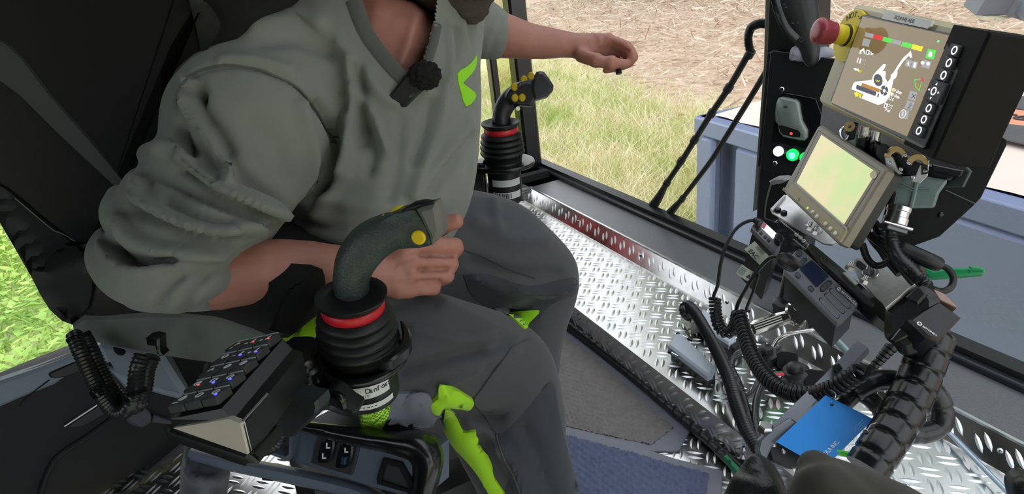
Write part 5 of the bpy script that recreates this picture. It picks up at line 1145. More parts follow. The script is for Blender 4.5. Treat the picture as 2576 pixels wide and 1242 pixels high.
ico([(398, 668), (408, 671), (402, 698), (392, 695)], ED, 'diagram_bar', .0003)
ico([(252, 355), (262, 330), (290, 312), (298, 355), (290, 360), (284, 330), (268, 345), (266, 360)], EW); ico([(310, 325), (334, 330), (327, 368), (304, 362)], EW); ico([(316, 334), (326, 336), (321, 360), (311, 357)], ED, 'screen_symbol', .0003)
for L in ([(243, 388), (250, 390), (240, 428), (232, 425)], [(262, 393), (271, 395), (260, 436), (250, 433)]): ico(L, EW)
for L in ([(288, 398), (294, 400), (290, 416), (284, 414)], [(302, 401), (308, 403), (304, 420), (298, 418)], [(280, 426), (286, 428), (282, 444), (276, 442)], [(294, 430), (300, 432), (296, 447), (290, 445)]): ico(L, EGY)
ico([(204, 474), (222, 468), (246, 478), (246, 492), (224, 488)], EW)
ico([(213, 662), (232, 656), (250, 664), (246, 690), (224, 694)], EY); ico([(256, 668), (272, 672), (264, 704), (250, 700)], EY)
for x, y in ((748, 428), (790, 436)): ico([(x + 14 * math.cos(t), y + 15 * math.sin(t)) for t in [i * math.pi / 6 for i in range(12)]], EW, 'screen_symbol', .0003)
ico([(797, 350), (806, 338), (822, 350), (818, 382), (790, 378)], EW, 'screen_symbol', .0003); ico([(640, 415), (628, 430), (632, 448), (644, 450), (640, 432)], EW, 'screen_symbol', .0003); ico([(682, 424), (700, 428), (690, 468), (672, 462)], EW, 'screen_symbol', .0003)
for L in ([(684, 556), (690, 556), (696, 610), (688, 612)], [(684, 556), (732, 552), (732, 558), (684, 562)], [(736, 575), (742, 575), (726, 648), (720, 646)], [(690, 608), (722, 640), (720, 648), (688, 614)]): ico(L, EG)
ico([(712, 590), (720, 582), (722, 612), (708, 628), (702, 612)], EO); ico([(742 + 13 * math.cos(t), 560 + 15 * math.sin(t)) for t in [i * math.pi / 6 for i in range(12)]], ER)
for L in ([(664, 668), (670, 670), (690, 706), (684, 706)], [(698, 676), (690, 676), (652, 704), (658, 706)]): ico(L, ED, 'screen_symbol', .0003)
for i in range(6): ico([(646 - i * 3.5, 738 + i * 9), (668 - i * 3.5, 744 + i * 9), (667 - i * 3.5, 747 + i * 9), (645 - i * 3.5, 741 + i * 9)], ED, 'screen_symbol', .0003)
u, v_ = DSQ.pl(*f5([(607, 830)])[0]); MB().ring(circ(.0068, 16, u, v_), circ(.0058, 16, u, v_), .0031, .0032, DSQ.M).build('screen_symbol', EW, screen); text('i', .009, DSQ.M @ Matrix.Translation((u, v_, .0031)), EW, 'screen_letters', screen, .0001, .03, 'CENTER')
def stext(s, x, y, size, m, bold=.01):
    u, v_ = DSQ.pl(*f5([(x, y)])[0]); text(s, size, DSQ.M @ Matrix.Translation((u, v_, .003)), m, 'screen_letters', screen, .0001, bold, 'LEFT', .8)
for s_, x, y, m in (('72 bar', 338, 350, EW), ('Pause', 252, 486, EY), ('234 U/min', 526, 640, EW), ('353 U/min', 511, 674, EW), ('3.3 G', 498, 706, EW), ('48.7 °C', 474, 758, EW), ('12 bar', 466, 790, EW)): stext(s_, x, y, .0068, m)
ico([(505, 638), (510, 626), (520, 628), (522, 644), (516, 648), (514, 636), (510, 648)], EY); ico([(500, 655), (514, 658), (508, 682), (494, 678)], EY); ico([(452, 742), (472, 747), (464, 785), (444, 778)], EW); ico([(457, 752), (466, 754), (460, 776), (451, 772)], ED, 'screen_symbol', .0003)
disc('status_light', DSQ, *f5([(869, 260)])[0], 2.6, .88, .0026, .0034, mat('green_led', (.1, .8, .2), .4, emis=(.1, 1, .3), es=1.5), mon, 1, 0)
KC = mat('monitor_key', srgb(62, 60, 66), .5)
for i, (x, y) in enumerate(((995, 330), (952, 428), (910, 525), (795, 782), (757, 870), (718, 958))):
    X_, Y_ = f5([(x, y)])[0]; u, v_ = DSQ.pl(X_ + 3, Y_ + 1, .004)
    ky = MB().box((u, v_, .0045), (.0205, .0155, .006), DSQ.M, .0012).build('key', KC, mon)
    u, v_ = DSQ.pl(X_, Y_, .0077); MB().ring(circ(.0052, 20, u, v_, .0058), circ(.0035, 20, u, v_, .0041), .0074, .0078, DSQ.M).build('ring_light', mat('key_ring_light', (.9, .9, .9), .4, emis=(1, .97, 1), es=.8) if i == 0 else bpy.data.materials['key_ring_light'], ky)
X_, Y_ = f5([(852, 652)])[0]; u, v_ = DSQ.pl(X_, Y_, .004); Md = DSQ.M @ Matrix.Translation((u, v_, 0)); dp_ = thing
dk_ = MB().box((.001, 0, .0045), (.033, .029, .006), Md, .0012).build('direction_key', KC, mon)
ERL = bpy.data.materials['key_ring_light']; MB().ring(circ(.0052, 20, 0, 0, .0058), circ(.0035, 20, 0, 0, .0041), .0074, .0078, Md).build('ring_light', ERL, dk_)
for a in range(4):
    Ma = Md @ Matrix.Rotation(a * math.pi / 2, 4, 'Z'); MB().prism([(-.0016, .0085), (.0016, .0085), (0, .0118)], .0074, .0078, Ma).build('arrow_light', ERL, dk_)
    MB().prism([(.006, .007), (.014, .0125), (.0145, .0105), (.0075, .006)], .0072, .0077, Ma).build('cross_groove', BLACK, dk_)
LQ2 = Qd((2226, 25, proj(DSQ.at(*DSQ.pl(2226, 25)))[1]), (2346, 53, proj(DSQ.at(*DSQ.pl(2346, 53)))[1]), (2337, 72, proj(DSQ.at(*DSQ.pl(2337, 72)))[1]), (2218, 47, proj(DSQ.at(*DSQ.pl(2218, 47)))[1]))
sl_ = slab('paper_label', LQ2, [(2226, 25), (2346, 53), (2341, 66), (2332, 72), (2218, 47)], -.001, .0022, mat('label_grey', srgb(238, 238, 234), .6), mon, 0)
text('SCHUHE AUS', LQ2.h * .62, LQ2.M @ Matrix.Translation((0, -.0005, .0022)), mat('label_ink', srgb(48, 48, 48), .6), 'label_letters', sl_, .0002, .012, 'CENTER', 1.12)
# emergency stop
YD = mat('yellow_disc', srgb(228, 206, 24), .5); RMU = mat('red_mushroom', srgb(150, 52, 66), .35)
es_ = thing('emergency_stop', DSQ.at(*DSQ.pl(2138, 90), 0), 'red mushroom emergency stop button on a yellow disc at the left of the large monitor', 'button')
u, v_ = DSQ.pl(2138, 91); rr = .044
MB().prism(circ(rr, 36, u, v_), -.003, .0015, DSQ.M, .0005).build('yellow_disc', YD, es_)
ME = DSQ.M @ Matrix.Translation((u, v_, .0015)); MB().lathe([(.0175, 0), (.0175, .004), (.0165, .006), (.0165, .016), (.017, .018), (.0155, .026), (.014, .028), (.014, .032)], 24, ME).build('collar', YD, es_)
MB().lathe([(.0185, .006), (.019, .007), (.019, .009), (.0185, .01)], 24, ME).build('seal_ring', BLACK, es_)
MB().lathe([(.0165, .030), (.0185, .031), (.0205, .050), (.0225, .054), (.0225, .058), (.020, .062), (.012, .0645), (.004, .065)], 30, ME).build('mushroom_head', RMU, es_, 50)
for i, ch in enumerate('NOT-AUS'):
    a = math.radians(128 - i * 16); p = (rr * .80 * math.cos(a), rr * .80 * math.sin(a), .0003)
    text(ch, .0135, ME @ Matrix.Translation(p) @ Matrix.Rotation(a - math.pi / 2, 4, 'Z'), GREYINK, 'disc_letter', es_, .0002, .005, 'CENTER')
# housing back sheet under the monitor
bq = Qn(2390, 500, 1.04, DSQ.x * .8 + DSQ.n * .3 + V((0, 0, .25)), -DSQ.n)
sh_ = slab('lower_sheet', bq, [(2260, 400), (2480, 410), (2524, 345), (2534, 354), (2533, 366), (2469, 497), (2449, 518), (2364, 595), (2300, 618), (2250, 640), (2220, 560)], -.006, 0, BX, mon, .002)
MB().tube([bq.at(*bq.pl(2378, 478), .0005), bq.at(*bq.pl(2452, 512), .0005)], .0012, 6).build('fold_edge', mat('pale_fold_line', srgb(70, 72, 76), .35), mon)  # paler line along the fold of the sheet
disc('sheet_bolt', bq, 2369, 540, 7, 1.03, 0, .004, BLACKG, mon, 1, .002)
slab('back_sheet', Qn(2250, 360, 1.12, DSQ.n, DSQ.x), [(2070, 250), (2350, 330), (2440, 430), (2420, 470), (2260, 470), (2120, 360), (2060, 330)], -.004, 0, mat('sheet_grey', srgb(84, 86, 90), .5), mon, .001)

# connectors between the monitors
HG = mat('grey_green_hood', srgb(112, 130, 128), .45, bump=.2, bs=500); GOLD = mat('yellow_chromate_steel', srgb(206, 176, 120), .3, .85)
pc = thing('plug_connector', P(2305, 480, 1.0), 'grey green plug hood with two steel latches below the large monitor', 'connector')
hq = Qn(2300, 480, .985, DSQ.n * .35 + DSQ.x * .75, -DSQ.n)
hq = Qn(2300, 480, .985, (CAM - P(2300, 480, .985)), cr)
slab('hood', hq, [(2232, 452), (2242, 446), (2310, 440), (2382, 452), (2382, 460), (2363, 486), (2352, 520), (2346, 523), (2292, 524), (2280, 533), (2240, 514), (2247, 488)], -.06, -.004, HG, pc, .004, 1)
MB().tube([hq.at(*hq.pl(2309, 447), -.004), hq.at(*hq.pl(2292, 520), -.004)], .004, 8).build('hood_edge', HG, pc)
for y in (0, 6): MB().tube([hq.at(*hq.pl(2244, 450 + y), -.002), hq.at(*hq.pl(2296, 474 + y), -.002), hq.at(*hq.pl(2340, 474 + y), -.004)], .0014, 6).build('hood_rib', HG, pc)
gax = (P(2262, 520, 1.0) - P(2250, 562, 1.0)).normalized(); Mg = frame(P(2250, 566, 1.0), gax, cr)
MB().lathe([(.013, 0), (.018, .001), (.018, .012), (.0165, .013), (.0165, .022), (.018, .023), (.018, .030), (.014, .032)], 18, Mg).build('cable_gland', STEEL, pc)
MB().box((0, 0, -.006), (.036, .024, .012), Mg, .002).build('clamp_body', mat('dark_chrome', srgb(90, 92, 92), .3, .8), pc); MB().tube([Mg @ V((-.026, -.014, -.002)), Mg @ V((.02, -.016, -.002))], .0025, 8).build('clamp_screw', STEEL, pc)
for cx, cy, fl_p in ((2262, 392, 1), (2300, 412, -1)):
    lq = Qn(cx, cy, .965, (CAM - P(cx, cy, .965)), cr)
    arc_o = [(cx + fl_p * (-8 + 30 * math.cos(t)), cy + 8 + 34 * math.sin(t)) for t in [math.radians(a) for a in range(190, 350, 16)]]; arc_i = [(cx + fl_p * (-8 + 15 * math.cos(t)), cy + 8 + 17 * math.sin(t)) for t in [math.radians(a) for a in range(350, 189, -16)]]
    slab('latch_hook', lq, arc_o + arc_i, -.004, 0, GOLD, pc, .001)
    slab('latch_plate', lq, [(cx - fl_p * 38, cy - 10), (cx - fl_p * 14, cy + 4), (cx - fl_p * 2, cy + 34), (cx + fl_p * 10, cy + 44), (cx - fl_p * 14, cy + 50), (cx - fl_p * 34, cy + 30)], -.006, -.002, BRUSH, pc, .001)
    for x, y in ((cx + fl_p * 14, cy - 2), (cx + fl_p * 4, cy + 34), (cx - fl_p * 26, cy + 18)): disc('rivet', lq, x, y, 5, .96, 0, .002, STEEL, pc, 1, .0008)
for i, (x, y) in enumerate(((2224, 372), (2326, 424))):
    lq = Qn(x, y, .958, (CAM - P(x, y, .958)), cr); slab('latch_grip', lq, [(x - 9, y - 14), (x + 8, y - 10), (x + 9, y + 12), (x - 8, y + 16)], -.012, 0, BLACK, pc, .001)
    for k in range(4): slab('grip_ridge', lq, [(x - 8, y - 9 + k * 6), (x + 8, y - 7 + k * 6), (x + 8, y - 5 + k * 6), (x - 8, y - 7 + k * 6)], 0, .0015, BLACK, pc, 0)
slab('socket_body', Qn(2270, 400, 1.0, (CAM - P(2270, 400, 1)), cr), [(2200, 352), (2330, 410), (2420, 428), (2428, 445), (2380, 456), (2310, 446), (2240, 448), (2196, 390)], -.05, -.012, BLACKG, pc, .004)
slab('latch_lever', hq, [(2345, 412), (2400, 424), (2424, 428), (2420, 440), (2412, 446), (2380, 440), (2344, 430)], -.02, -.002, BLACKG, pc, .002)
for (x0, y0), (x1, y1), t in (((2176, 318), (2168, 362), 'left silver ringed cable plug below the large monitor'), ((2202, 330), (2194, 376), 'right silver ringed cable plug below the large monitor')):
    pg = thing('cable_plug', P(x1, y1, 1.05), t, 'plug', 'plugs under the large monitor'); a_, b2 = P(x0, y0, 1.05), P(x1, y1, 1.06); Mx = frame(b2, a_ - b2, cr); ln = (a_ - b2).length
    MB().lathe([(.0095, ln * .35), (.0105, ln * .4), (.0105, ln * .55), (.009, ln * .56), (.009, ln)], 16, Mx).build('ring', STEEL, pg); MB().lathe([(.006, -ln * .9), (.0095, -ln * .3), (.0095, ln * .36)], 14, Mx).build('body', BLACK, pg)
lt = thing('lock_latch', P(2134, 325, 1.08), 'small gold ring latch at the lower left of the large monitor', 'latch'); lq = Qn(2134, 325, 1.08, (CAM - P(2134, 325, 1.08)), cr)
u, v_ = lq.pl(2137, 318); MB().ring(circ(.009, 18, u, v_), circ(.003, 18, u, v_), -.003, .003, lq.M).build('ring', GOLD, lt)
MB().tube(cat([lq.at(*lq.pl(*a), 0) for a in ((2128, 318), (2117, 326), (2115, 340), (2126, 350), (2134, 340))]), .0028, 8).build('hook', STEEL, lt)
slab('bracket', lq, [(2126, 330), (2146, 306), (2160, 310), (2150, 350), (2132, 354)], -.02, -.004, BLACK, lt, .002)

# ---------------------------------------------------------------- small camera monitor
M2 = Q([(2061, 316), (2227, 419), (2111, 615), (1971, 479)], 1.09)
M2F = mat('monitor_taupe', srgb(142, 134, 120), .42, bump=.1, bs=900); M2D = mat('monitor_dark', srgb(30, 30, 31), .45)
m2 = thing('monitor', M2.o, 'smaller taupe framed camera monitor with a washed out yellow green picture', 'monitor')
g1 = lambda L: [(1930 + x / 3.653, 300 + y / 3.653) for x, y in L]
slab('front_frame', M2, g1([(465, 62), (495, 52), (1080, 432), (1092, 470), (680, 1145), (650, 1150), (160, 680), (150, 640)]), -.010, .006, M2F, m2, .003)
MB().prism(rrect(M2.w * .99, M2.h * .99, .008), -.036, -.010, M2.M, 0).build('housing', M2D, m2)
PIC = bpy.data.materials.new('camera_picture'); PIC.use_nodes = True; N_, L_ = PIC.node_tree.nodes, PIC.node_tree.links; B_ = N_['Principled BSDF']
co = N_.new('ShaderNodeTexCoord'); nt = N_.new('ShaderNodeTexNoise'); nt.inputs['Scale'].default_value = 14; nt.inputs['Detail'].default_value = 5; L_.new(co.outputs['Object'], nt.inputs['Vector'])
cr_ = N_.new('ShaderNodeValToRGB'); e_ = cr_.color_ramp.elements; e_[0].position = .36; e_[0].color = srgb(196, 220, 140); e_[1].position = .6; e_[1].color = srgb(226, 214, 158); L_.new(nt.outputs['Fac'], cr_.inputs['Fac'])
L_.new(cr_.outputs['Color'], B_.inputs['Emission Color']); B_.inputs['Emission Strength'].default_value = .62; B_.inputs['Base Color'].default_value = (.05, .05, .05, 1); B_.inputs['Roughness'].default_value = .12
ou, inn_ = outline(M2, g1([(470, 100), (1040, 478), (715, 1000), (240, 580)]), .006), outline(M2, g1([(497, 142), (1000, 485), (702, 965), (270, 582)]), .004)
bz = MB(); bz.add([(*p, .0064) for p in ou] + [(*p, .003) for p in inn_], [(i, (i + 1) % 4, 4 + (i + 1) % 4, 4 + i) for i in range(4)], M2.M); bz.build('screen_bevel', mat('bevel_taupe', srgb(96, 92, 82), .5), m2, 0)
sc2 = slab('screen', M2, g1([(497, 142), (1000, 485), (702, 965), (270, 582)]), .0035, .0066, PIC, m2, 0)
slab('screen_tab', M2, g1([(975, 468), (1000, 486), (1004, 520), (985, 545), (955, 540), (940, 500)]), .0066, .0072, mat('tab_pale', srgb(226, 216, 176), .5), m2, .0003, 2)
strip = slab('control_strip', M2, g1([(165, 668), (225, 578), (262, 586), (716, 985), (714, 1020), (655, 1122)]), .004, .011, mat('strip_taupe', srgb(160, 150, 116), .45), m2, .002)
slab('strip_edge', M2, g1([(226, 576), (262, 584), (718, 984), (714, 1012)]), .009, .0116, mat('strip_edge_grey', srgb(150, 150, 156), .4), m2, .001)
for x, y in ((408, 848), (447, 888), (525, 956), (570, 1000), (615, 1042)): X_, Y_ = g1([(x, y)])[0]; disc('white_button', M2, X_, Y_, 5, 1.06, .011, .0145, mat('white_key', srgb(240, 236, 228), .5) if x == 408 else bpy.data.materials['white_key'], m2, 1, .001)
X_, Y_ = g1([(368, 813)])[0]; disc('power_light', M2, X_, Y_, 2.2, 1.06, .011, .012, mat('lime_led', (.5, 1, .1), .4, emis=(.6, 1, .05), es=1.3), m2, 1, 0)
X_, Y_ = g1([(287, 735)])[0]; disc('sensor', M2, X_, Y_, 4.6, 1.06, .011, .0115, BLACK, m2, 1, 0); disc('sensor_face', M2, X_, Y_, 3.6, 1.06, .0115, .0118, strip.data.materials[0], m2, 1, 0)
u, v_ = M2.pl(*g1([(219, 684)])[0]); text('BRIGADE', .0085, M2.M @ Matrix.Translation((u, v_, .011)), mat('brand_ink', srgb(176, 168, 148), .5), 'brand_letters', m2, .0002, .01, 'CENTER')
# bright steel bracket below it
sb = Qn(2030, 560, 1.19, V((0, 0, 1)) + (CAM - P(2030, 560, 1.19)).normalized() * .4, cr)
bk_ = thing('monitor_bracket', P(2030, 570, 1.2), 'bright steel bracket plate under the small camera monitor', 'bracket')
slab('plate', sb, [(1940, 526), (1975, 489), (2040, 500), (2120, 560), (2145, 600), (2108, 611), (2094, 615), (2072, 612), (1985, 562), (1942, 535)], -.003, 0, BRUSH, bk_, .001)
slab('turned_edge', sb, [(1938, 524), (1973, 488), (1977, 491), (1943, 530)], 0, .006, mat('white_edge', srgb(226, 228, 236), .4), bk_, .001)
for x, y in ((1957, 524), (1972, 531)): disc('black_bolt', sb, x, y, 8, 1.2, 0, .006, BLACK, bk_, 1, .002)
disc('washer', sb, 2056, 578, 13, 1.2, 0, .0015, STEEL, bk_, 1, .0005); MB().prism(circ(.006, 6, *sb.pl(2056, 575)), .0015, .008, sb.M, .001).build('hex_bolt', STEEL, bk_)

# ---------------------------------------------------------------- radios
RG = mat('radio_grey', srgb(124, 126, 132), .5, bump=.1, bs=1000)
RQ = Qd((2012, 625, 1.16), (2160, 761, 1.05), (2107, 810, 1.03), (1970, 676, 1.14)); g8 = lambda L: [(1820 + x / 3.652, 520 + y / 3.652) for x, y in L]
ra = thing('two_way_radio', RQ.o, 'larger grey faced two way radio with three speaker slots below the small monitor', 'radio')
slab('faceplate', RQ, g8([(600, 478), (660, 400), (700, 382), (735, 395), (1225, 860), (1238, 885), (1220, 910), (1075, 1050), (1045, 1058), (1020, 1040), (560, 590), (552, 565)]), -.012, 0, RG, ra, .0025)
slab('body', RQ, [(2014, 632), (2150, 756), (2104, 806), (1976, 678)], -.09, -.012, BLACKG, ra, .003)
rs = slab('display', RQ, g8([(800, 492), (815, 490), (960, 620), (965, 640), (865, 735), (845, 735), (705, 580), (703, 565)]), 0, .0006, mat('radio_display', srgb(48, 58, 84), .08, coat=.5), ra, .0002)
BTN = mat('radio_button', srgb(78, 80, 86), .45)
def rbtn(name, L, z=.0025): slab(name, RQ, g8(L), 0, .0006, BLACK, ra, 0, 1); c = [sum(p[i] for p in L) / len(L) for i in (0, 1)]; return slab(name, RQ, g8([(c[0] + (p[0] - c[0]) * .8, c[1] + (p[1] - c[1]) * .8) for p in L]), .0006, z, BTN, ra, .0006)
rbtn('volume_knob', [(693 + 30 * math.cos(t), 425 + 28 * math.sin(t)) for t in [i * math.pi / 8 for i in range(16)]], .004)
rbtn('rocker_button', [(690, 515), (735, 465), (765, 470), (768, 490), (705, 560), (675, 555), (668, 535)]); rbtn('square_button', [(660, 605), (690, 600), (715, 635), (690, 660), (655, 635)]); rbtn('square_button', [(780, 730), (805, 722), (835, 755), (810, 785), (775, 755)]); rbtn('rocker_button', [(890, 730), (960, 672), (995, 680), (998, 705), (920, 780), (885, 775)])
for (x0, y0), (x1, y1) in (((990, 765), (1148, 918)), ((945, 808), (1098, 962)), ((895, 852), (1048, 1008))):
    dx_, dy_ = x1 - x0, y1 - y0; L_ = math.hypot(dx_, dy_); nx_, ny_ = -dy_ / L_ * 20, dx_ / L_ * 20; a_ = math.atan2(ny_, nx_)
    lo = [(x0 + 20 * math.cos(a_ + t), y0 + 20 * math.sin(a_ + t)) for t in [i * math.pi / 6 for i in range(7)]] + [(x1 + 20 * math.cos(a_ + math.pi + t), y1 + 20 * math.sin(a_ + math.pi + t)) for t in [i * math.pi / 6 for i in range(7)]]
    c = ((x0 + x1) / 2, (y0 + y1) / 2); slab('slot_recess', RQ, g8(lo), 0, .0004, BLACK, ra, 0); slab('speaker_slot', RQ, g8([(c[0] + (p[0] - c[0]) * .93 + 2, c[1] + (p[1] - c[1]) * .93 + 1) for p in lo]), .0004, .0008, RG, ra, 0)
lg = slab('logo_plate', RQ, g8([(1022, 735), (1040, 715), (1060, 718), (1200, 855), (1208, 870), (1190, 892), (1172, 886), (1030, 760)]), 0, .0006, mat('logo_grey', srgb(84, 86, 92), .4), ra, .0002)
u, v_ = RQ.pl(*g8([(1061, 757)])[0]); MB().prism(circ(.0036, 16, u, v_), .0006, .001, RQ.M).build('logo_disc', WHITE, lg); text('M', .0045, RQ.M @ Matrix.Translation((u, v_, .001)), GREYINK, 'logo_letter', lg, .0002, .02, 'CENTER')
u, v_ = RQ.pl(*g8([(1085, 778)])[0]); text('MOTOROLA', .0064, RQ.M @ Matrix.Translation((u, v_, .0008)), WHITE, 'logo_letters', lg, .0002, .02)
pgm = thing('microphone_plug', P(1975, 656, 1.09), 'black microphone plug at the left end of the larger radio', 'plug'); a_, b2 = P(1995, 668, 1.105), P(1960, 645, 1.085)
MB().tube(cat([b2, b2.lerp(a_, .4), a_], 4), [.006, .008, .012, .013, .014, .0145, .0145, .014, .013], 12).build('plug_body', BLACK, pgm)
# smaller radio behind and left
R1 = Qd((1907, 547, 1.30), (1972, 604, 1.24), (1955, 628, 1.22), (1890, 568, 1.28)); g2 = lambda L: [(1860 + x / 4.139, 540 + y / 4.139) for x, y in L]
r1 = thing('two_way_radio', R1.o, 'smaller black two way radio with a white display left of the small monitor', 'radio')
slab('faceplate', R1, g2([(130, 110), (185, 35), (215, 30), (460, 240), (450, 270), (380, 360), (360, 360), (125, 130)]), -.012, 0, mat('radio_silver', srgb(120, 122, 126), .4, .2), r1, .002)
slab('display', R1, g2([(268, 86), (386, 194), (350, 250), (228, 130)]), 0, .0006, mat('white_display', (.6, .6, .6), .3, emis=(.95, .97, 1), es=.8), r1, 0); slab('display_red', R1, g2([(268, 86), (285, 102), (258, 150), (228, 130)]), .0006, .0009, mat('red_display', srgb(150, 30, 40), .3, emis=srgb(170, 30, 40), es=.4), r1, 0)
for x, y in ((190, 152), (228, 190), (270, 230), (305, 262)): slab('button', R1, g2([(x - 20, y - 8), (x, y - 24), (x + 20, y - 4), (x, y + 20)]), 0, .002, BLACK, r1, .0005)
u, v_ = R1.pl(*g2([(402, 282)])[0]); MB().lathe([(.0115, 0), (.0115, .012), (.009, .014)], 16, R1.M @ Matrix.Translation((u, v_, 0))).build('knob', BLACK, r1)
slab('body', R1, [(1912, 549), (1970, 600), (1953, 624), (1896, 570)], -.16, -.012, BLACKG, r1, .003)
fb = Qn(2010, 600, 1.17, R1.n, R1.x)
rf = thing('wire_holder', P(2000, 600, 1.17), 'thin steel frame holding the smaller radio', 'frame'); MB().tube([fb.at(*fb.pl(*a), 0) for a in g2([(365, 78), (410, 40), (722, 312), (690, 358), (560, 250)])], .0014, 6).build('frame_wire', STEEL, rf)
for x, y in ((2004, 590), (2013, 597), (2022, 606)): MB().ball(P(x, y, 1.165), .004, None, 10).build('frame_screw', STEEL, rf)
# black rail and steel plate carrying the radios
ral = thing('radio_rail', P(2140, 710, 1.1), 'long black mounting rail with two bolts along the upper side of the larger radio', 'rail')
rq2 = Qn(2140, 710, 1.09, RQ.n + RQ.y * .3, RQ.x)
slab('rail', rq2, [(2026, 612), (2046, 612), (2140, 690), (2222, 762), (2246, 800), (2230, 812), (2150, 742), (2060, 662)], -.02, 0, BLACKG, ral, .002)
slab('inner_rail', rq2, [(2064, 646), (2072, 646), (2200, 762), (2196, 770), (2180, 762), (2066, 656)], 0, .004, DGREY, ral, .001)
for x, y in ((2030, 578), (2044, 588), (2133, 679), (2170, 713)):
    Mb = frame(P(x, y, 1.085), RQ.y + RQ.n, RQ.x); MB().prism(circ(.0075, 6), 0, .008, Mb, .001).build('hex_nut', STEEL, ral); MB().lathe([(.004, 0), (.004, .016)], 10, Mb).build('bolt_end', STEEL, ral)
slab('foot_plate', rq2, [(2118, 684), (2132, 682), (2160, 712), (2150, 716)], .004, .010, STEEL, ral, .001)
spq = Qn(2200, 710, 1.08, DSQ.n * .2 + V((0, 0, .9)) + (CAM - P(2200, 710, 1.08)).normalized() * .5, cr)
sp = thing('slotted_plate', P(2200, 710, 1.08), 'grey slotted steel plate with a big washer and bolt right of the larger radio', 'plate')
slab('plate', spq, [(2144, 664), (2148, 652), (2158, 647), (2170, 649), (2300, 712), (2228, 778), (2196, 742), (2160, 700)], -.004, 0, mat('galvanised_plate', srgb(190, 190, 186), .45, .35, var=.3, vs=120), sp, .001)
slab('slot', spq, [(2153, 660), (2158, 655), (2164, 656), (2184, 672), (2184, 682), (2174, 682), (2154, 668)], 0, .0008, BLACK, sp, 0)
disc('washer', spq, 2190, 684, 19, 1.08, .0008, .003, STEEL, sp, 1, .0008); MB().prism(circ(.0075, 6, *spq.pl(2191, 682)), .003, .011, spq.M, .0015).build('hex_bolt', STEEL, sp)
# microphone cradle with the speaker
SPK = thing('radio_speaker', P(2320, 800, .95), 'black angular radio loudspeaker at the lower right with white maker name', 'loudspeaker')
GB = mat('speaker_black', srgb(24, 25, 28), .35, bump=.1, bs=900)
g3 = lambda L: [(2100 + x / 3.45, 540 + y / 3.45) for x, y in L]
sq1 = Qd((2362, 753, .90), (2420, 797, .88), (2361, 858, .865), (2286, 800, .885))
slab('front_face', sq1, g3([(905, 738), (1060, 848), (1106, 886), (1000, 1000), (905, 1090), (800, 1060), (640, 905), (760, 820)]), -.05, 0, GB, SPK, .004)
sq2 = Qn(2280, 790, .91, (CAM - P(2280, 790, .91)) * 1.0 - cr * .25 + V((0, 0, .2)), cr)
slab('rear_shell', sq2, g3([(425, 830), (470, 780), (690, 612), (740, 600), (830, 640), (905, 738), (880, 900), (800, 1060), (700, 1190), (560, 1200), (480, 1110), (425, 1060), (415, 980)]), -.06, -.002, GB, SPK, .012, 2)
slab('clip', sq2, g3([(610, 712), (700, 625), (740, 618), (768, 640), (800, 690), (720, 780), (640, 745)]), 0, .012, BLACK, SPK, .003)
slab('bright_edge', sq2, g3([(436, 808), (690, 596), (700, 606), (445, 826)]), -.012, .001, mat('pale_metal_edge', srgb(214, 204, 200), .35, .5), SPK, .001)
slab('copper_edge', sq1, g3([(850, 640), (950, 680), (1060, 790), (1060, 808), (915, 738), (900, 720)]), -.03, -.004, mat('rose_edge', srgb(150, 122, 112), .35, .3), SPK, .001)
slab('grille_panel', sq2, g3([(480, 1085), (560, 985), (640, 945), (655, 955), (640, 1050), (520, 1110)]), 0, .004, BLACKG, SPK, .002)
u, v_ = sq1.pl(*g3([(735, 945)])[0]); MB().prism(circ(.0034, 16, u, v_), 0, .0004, sq1.M).build('logo_disc', WHITE, SPK)
text('M', .0045, sq1.M @ Matrix.Translation((u, v_, .0006)) @ Matrix.Rotation(math.radians(0), 4, 'Z'), BLACK, 'logo_letter', SPK, .0002, .02, 'CENTER')
p0, p1 = V(sq1.pl(*g3([(762, 968)])[0])), V(sq1.pl(*g3([(893, 1058)])[0])); ang = math.atan2(p1.y - p0.y, p1.x - p0.x)
text('MOTOROLA', (p1 - p0).length / 6.1, sq1.M @ Matrix.Translation((p0.x, p0.y, .0004)) @ Matrix.Rotation(ang, 4, 'Z'), WHITE, 'logo_letters', SPK, .0002, .03)
rb = MB()
for i in range(6): rb.tube([P(2243 - i * 8, 872 + i * 9, .905), P(2238 - i * 8, 878 + i * 9, .905)], .009 - i * .0006, 10)
rb.tube([P(2246, 868, .905), P(2196, 926, .91)], .005, 8); rb.build('strain_relief', BLACK, SPK)

# ---------------------------------------------------------------- cords, tags
CORD = mat('cord_black', srgb(26, 27, 30), .4)
def coil(path, R, r, pitch, n=6, k=11):
    p = resample(path, pitch / k); N = len(p); out = []; t = [(p[min(i + 1, N - 1)] - p[max(i - 1, 0)]).normalized() for i in range(N)]; a = t[0].orthogonal().normalized()
    for i in range(N):
        a = (a - t[i] * a.dot(t[i])).normalized(); c = t[i].cross(a); w = 2 * math.pi * i / k; out.append(p[i] + (a * math.cos(w) + c * math.sin(w)) * R)
    return MB().tube(out, r, n)
c1 = thing('coiled_cord', P(1800, 745, 1.3), 'short coiled black microphone cord hanging in a loop from the smaller radio', 'cord')
MB().tube(cat([P(*a) for a in ((1908, 558, 1.28), (1885, 555, 1.28), (1852, 575, 1.29), (1826, 618, 1.30), (1812, 668, 1.31), (1806, 715, 1.32), (1796, 742, 1.33), (1797, 752, 1.33))], 6), .0038, 8).build('straight_cord', CORD, c1)
MB().tube([P(1913, 562, 1.27), P(1897, 552, 1.28)], [.009, .006], 10).build('plug', BLACK, c1)
